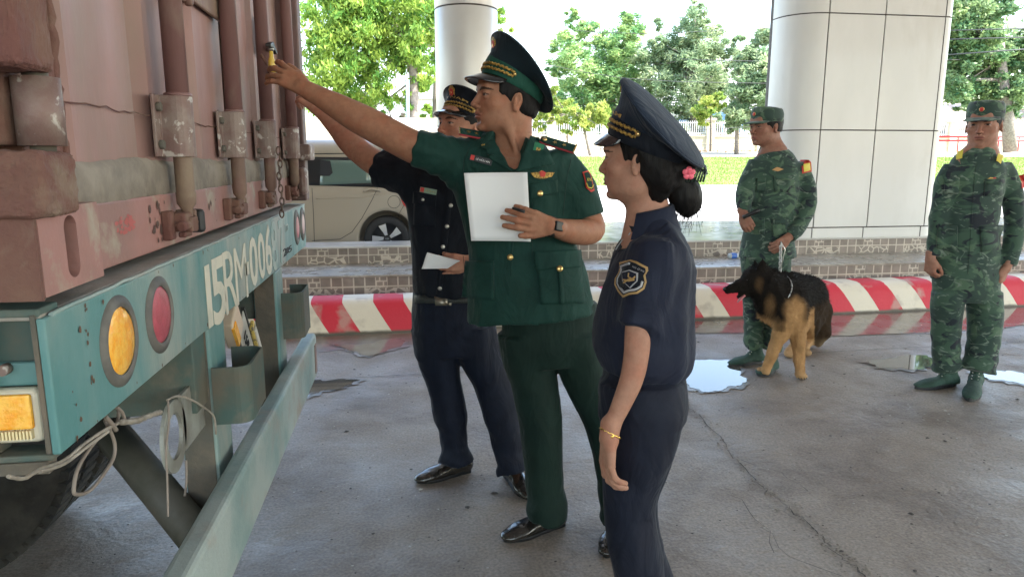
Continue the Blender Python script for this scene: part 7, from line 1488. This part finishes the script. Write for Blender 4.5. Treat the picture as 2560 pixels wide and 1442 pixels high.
# ================= the dog
def dog():
    D = 4.40; G = Grid(*bounds([at(1800, 640, D-.1), at(2075, 950, D-.1), at(2075, 700, D+.85), at(2000, 950, D+.85)], .09), .0095)
    def c(a, ra, b, rb, k=.05): m1 = mpp(a[0], a[1], a[2]); G.cone(at(*a), at(*b), ra*m1, rb*mpp(*b), k)
    # trunk: deep chest, narrower loin, rump
    G.loft([(at(1925, 760, D-.03), .085, .115, R_), (at(1945, 752, D+.06), .125, .170, R_), (at(1968, 748, D+.22), .135, .185, R_), (at(1998, 742, D+.42), .118, .150, R_), (at(2020, 738, D+.58), .115, .140, R_), (at(2035, 742, D+.72), .095, .130, R_), (at(2042, 750, D+.80), .05, .08, R_)], .05)
    c((1962, 740, D+.12), 42, (1912, 708, D-.02), 32, .08); c((1935, 760, D+.02), 40, (1908, 722, D-.03), 30, .06)
    # head
    c((1906, 694, D-.03), 27, (1880, 695, D-.04), 25, .05); c((1882, 705, D-.04), 20, (1850, 716, D-.05), 15, .03); c((1850, 715, D-.05), 14, (1820, 725, D-.06), 10, .02); G.ball(at(1814, 722, D-.06), (.016, .016, .013), .01)
    c((1885, 724, D-.03), 14, (1848, 742, D-.05), 7, .02)
    for sx, dd in ((1, -.055), (-1, .045)):
        b = at(1902 if dd < 0 else 1884, 684, D-.03+dd); t = at(1909 if dd < 0 else 1886, 642 if dd < 0 else 648, D-.02+dd*1.1); G.loft([(b, .034, .017, R_), (b*.6+t*.4, .028, .012, R_), (b*.2+t*.8, .013, .007, R_), (t, .004, .004, R_)], .02)
    # forelegs
    for L in ([(1962, 785, D-.06, 28), (1950, 838, D-.05, 18), (1928, 890, D-.05, 12.5), (1914, 925, D-.06, 12)], [(1988, 775, D+.0, 32), (1994, 840, D-.03, 18.5), (1998, 895, D-.06, 12.5), (2001, 932, D-.07, 12)]):
        for a, b in zip(L[:-1], L[1:]): c(a[:3], a[3], b[:3], b[3], .025)
    for x, y, dd in ((1908, 938, -.07), (2002, 947, -.09)):
        q = onz(x, y); q = q+Z_*.024
        for k in range(4): G.ball(q+R_*(.017*(k-1.5))-F_*(.018-.006*abs(k-1.5)), (.0125, .020, .017), .008)
        G.ball(q+F_*.02+Z_*.008, (.034, .034, .026), .02)
    # hind legs: thigh, stifle forward, hock back, pastern, paw
    for thigh, knee, hock, paw in (((2020, 770, D+.66, 34), (1998, 815, D+.52, 22), (1992, 852, D+.66, 13), (1972, 893)), ((2040, 775, D+.80, 34), (2024, 815, D+.66, 22), (2026, 850, D+.80, 13), (2014, 888))):
        c(thigh[:3], thigh[3], knee[:3], knee[3], .04); c(knee[:3], knee[3], hock[:3], hock[3], .02); q = onz(*paw)+Z_*.022; pt = q; a = at(*hock[:3]); G.cone(a, q+F_*.02+Z_*.02, .030, .024, .02)
        for k in range(4): G.ball(pt+R_*(.016*(k-1.5))-F_*(.022-.006*abs(k-1.5)), (.0125, .020, .016), .008)
        G.ball(pt+F_*.01, (.030, .035, .024), .02)
    T = [(2045, 740, D+.78, 20), (2055, 780, D+.80, 22), (2054, 830, D+.76, 20), (2046, 860, D+.74, 8)]
    for a, b in zip(T[:-1], T[1:]): c(a[:3], a[3], b[:3], b[3], .03)
    G.ball(at(1872, 734, D-.09), (.03, .012, .006), .012, 's')
    G.displace(lambda x, y, z: .006*vnoise(x*40, y*40, z*25)+.003*vnoise(x*110, y*110, z*60), .03); v, f = G.net(); v = relax(v, f, 1)
    me_n = None
    def to_px(p):
        q = p-_O; fw = _F*math.cos(TILT)-_Z*math.sin(TILT); up = _F*math.sin(TILT)+_Z*math.cos(TILT); w_ = q@fw; return 1280+FPX*(q@_R)/w_, 721-FPX*(q@up)/w_, q@_F
    def col(p):
        x, y, d = to_px(p); n = vnoise(p[:, 0]*14, p[:, 1]*14, p[:, 2]*14)*.5+vnoise(p[:, 0]*45, p[:, 1]*45, p[:, 2]*30)*.3
        tan = np.array((.40, .225, .10)); dk = np.array((.011, .0085, .007)); pale = np.array((.50, .36, .22)); z = p[:, 2]
        w_ = np.clip((.435-z+.05*n)/.05, 0, 1)                                       # legs and belly tan
        sh = np.clip(1.25-(((x-1988)/32)**2+((y-785)/45)**2)+.5*n, 0, 1)*(d < D+.25); w_ = np.maximum(w_, sh)
        chest = np.clip(1.0-(((x-1925)/18)**2+((y-768)/42)**2)+.5*n, 0, 1)*.38*(d < D+.1); w_ = np.maximum(w_, chest)
        face = np.clip(1.1-(((x-1898)/14)**2+((y-712)/22)**2)+.6*n, 0, 1)*.2; w_ = np.maximum(w_, face)
        w_ = w_*(1-.93*((x > 2036) | ((d > D+.70) & (z > .42)))); w_ = w_*(1-.9*((x < 1880) & (y < 760)))
        gap = np.clip(1-((x-1950)/22)**2, 0, 1)*np.clip((.52-np.abs(z-.50))*0+1, 0, 1)*(z > .34)*.6; w_ = w_*(1-gap*(x < 1965)*(y < 830))
        c_ = dk*(1-w_[:, None])+tan*w_[:, None]; pl = (np.clip((.10-z)/.1, 0, 1)*.4)[:, None]; c_ = c_*(1-pl)+pale*pl
        return c_*(1+.35*n[:, None])
    base = onz(1975, 925); fur = toned('dog_fur', .85, 0, .8, 180, sheen=0, spec=.12)
    # fur tufts laid over the skin
    rg = np.random.default_rng(9); a, b, c2 = v[f[:, 0]], v[f[:, 1]], v[f[:, 2]]; nn = np.cross(b-a, c2-a); nn /= np.linalg.norm(nn, axis=1)[:, None]+1e-9; k = rg.integers(0, len(f), 30000); p = (v[f[k, 0]]+v[f[k, 2]])/2; n_ = nn[k]
    flow = np.tile(nrm(F_*.75+R_*.35-Z_*.75), (len(k), 1)); legs = p[:, 2] < .36; flow[legs] = -Z_; t = flow-n_*(flow*n_).sum(1)[:, None]; t /= np.linalg.norm(t, axis=1)[:, None]+1e-9
    L = rg.uniform(.014, .034, len(k))[:, None]*np.where(legs, .45, 1)[:, None]; X_, Y_, _d = to_px(p); L *= np.where(X_ < 1890, .35, 1)[:, None]; L *= np.where(p[:, 2] < .09, .3, 1)[:, None]
    d_ = t*.86+n_*.34+rg.normal(0, .12, t.shape); s_ = np.cross(d_, n_); s_ /= np.linalg.norm(s_, axis=1)[:, None]+1e-9; wd = .0019
    tv = np.stack([p-s_*wd, p+s_*wd, p+d_*L+s_*wd*.2, p+d_*L-s_*wd*.2], 1).reshape(-1, 3); tf = np.arange(len(tv)).reshape(-1, 4)
    o = np_mesh('dog', [(v-base, f), (tv-base, tf)], fur, None, lambda q: col(q+base)); o.location = base; bpy.context.view_layer.update()
    tag(o, 'black and tan shepherd dog standing in front of the left soldier', 'dog')
    MB().lathe([(.0002, .008), (.007, .007), (.009, 0), (.007, -.006), (.0002, -.008)], at(1811, 722, D-.075), nrm(-R_-F_*.3), 10).build('nose', mat('wet_black_nose', (.01, .01, .011), .2), o)
    MB().ball if False else None
    MB().lathe([(.0002, .005), (.004, .004), (.0055, 0), (.0002, -.003)], at(1868, 700, D-.095), nrm(-F_-R_*.4), 10).build('eye', mat('dark_eye', (.02, .01, .006), .08), o)
    MB().tube([at(1862, 738, D-.065), at(1850, 748, D-.07), at(1843, 756, D-.07)], [.008, .010, .004], 8).build('tongue', mat('pink_tongue', (.45, .16, .17), .4), o)
    for x, y in ((1908, 938), (2002, 947)):
        q = onz(x, y)+Z_*.016
        for k in range(4): MB().cyl(q+R_*(.017*(k-1.5))-F_*(.034-.006*abs(k-1.5)), q+R_*(.017*(k-1.5))-F_*(.044-.006*abs(k-1.5))-Z_*.008, .0035, 5, .001).build('claw', blackp, o)
    cc = at(1934, 728, D+.02); ax_ = nrm(at(1908, 700, D-.03)-at(1950, 745, D+.08)); u1 = nrm(np.cross(ax_, Z_)); u2 = np.cross(ax_, u1); ring = [cc+u1*.118*math.cos(t)+u2*.125*math.sin(t) for t in np.linspace(0, 2*math.pi, 44)[:-1]]
    MB().tube(ring, [.0035+.002*(i % 2) for i in range(len(ring))], 6, closed=True).build('chain_collar', mat('steel_chain', (.5, .5, .5), .3, metal=.9), o)
    # leash
    ch = empty('leash_chain', tuple(at(1950, 640, D)), label='short steel leash chain from the left soldier\'s hand to the dog', cat='leash'); a, b = at(1952, 612, DL-.20), at(1950, 690, D+.06); n = 13
    for i in range(n):
        q = a+(b-a)*(i/(n-1)); u = R_ if i % 2 else F_; MB().tube([q+u*.008*math.cos(t)+Z_*.020*math.sin(t) for t in np.linspace(0, 2*math.pi, 11)[:-1]], .0032, 5, closed=True).build('chain_link', mat('steel_chain', (.5, .5, .5), .3, metal=.9), ch)
    MB().tube([a+Z_*.02, a+R_*.03-Z_*.03, a+R_*.02-Z_*.09, b+Z_*.03], .003, 5).build('leash_strap', silver_b, ch)
dog()
tag(MB().lathe([(.0002, .06), (.012, .055), (.014, .03), (.012, -.03), (.014, -.05), (.0002, -.055)], at(1877, 535, DL-.16), nrm(R_*.7+Z_*.4-F_*.3), 12).build('torch', blackp), 'short black torch gripped in the dog handler\'s right hand', 'torch')
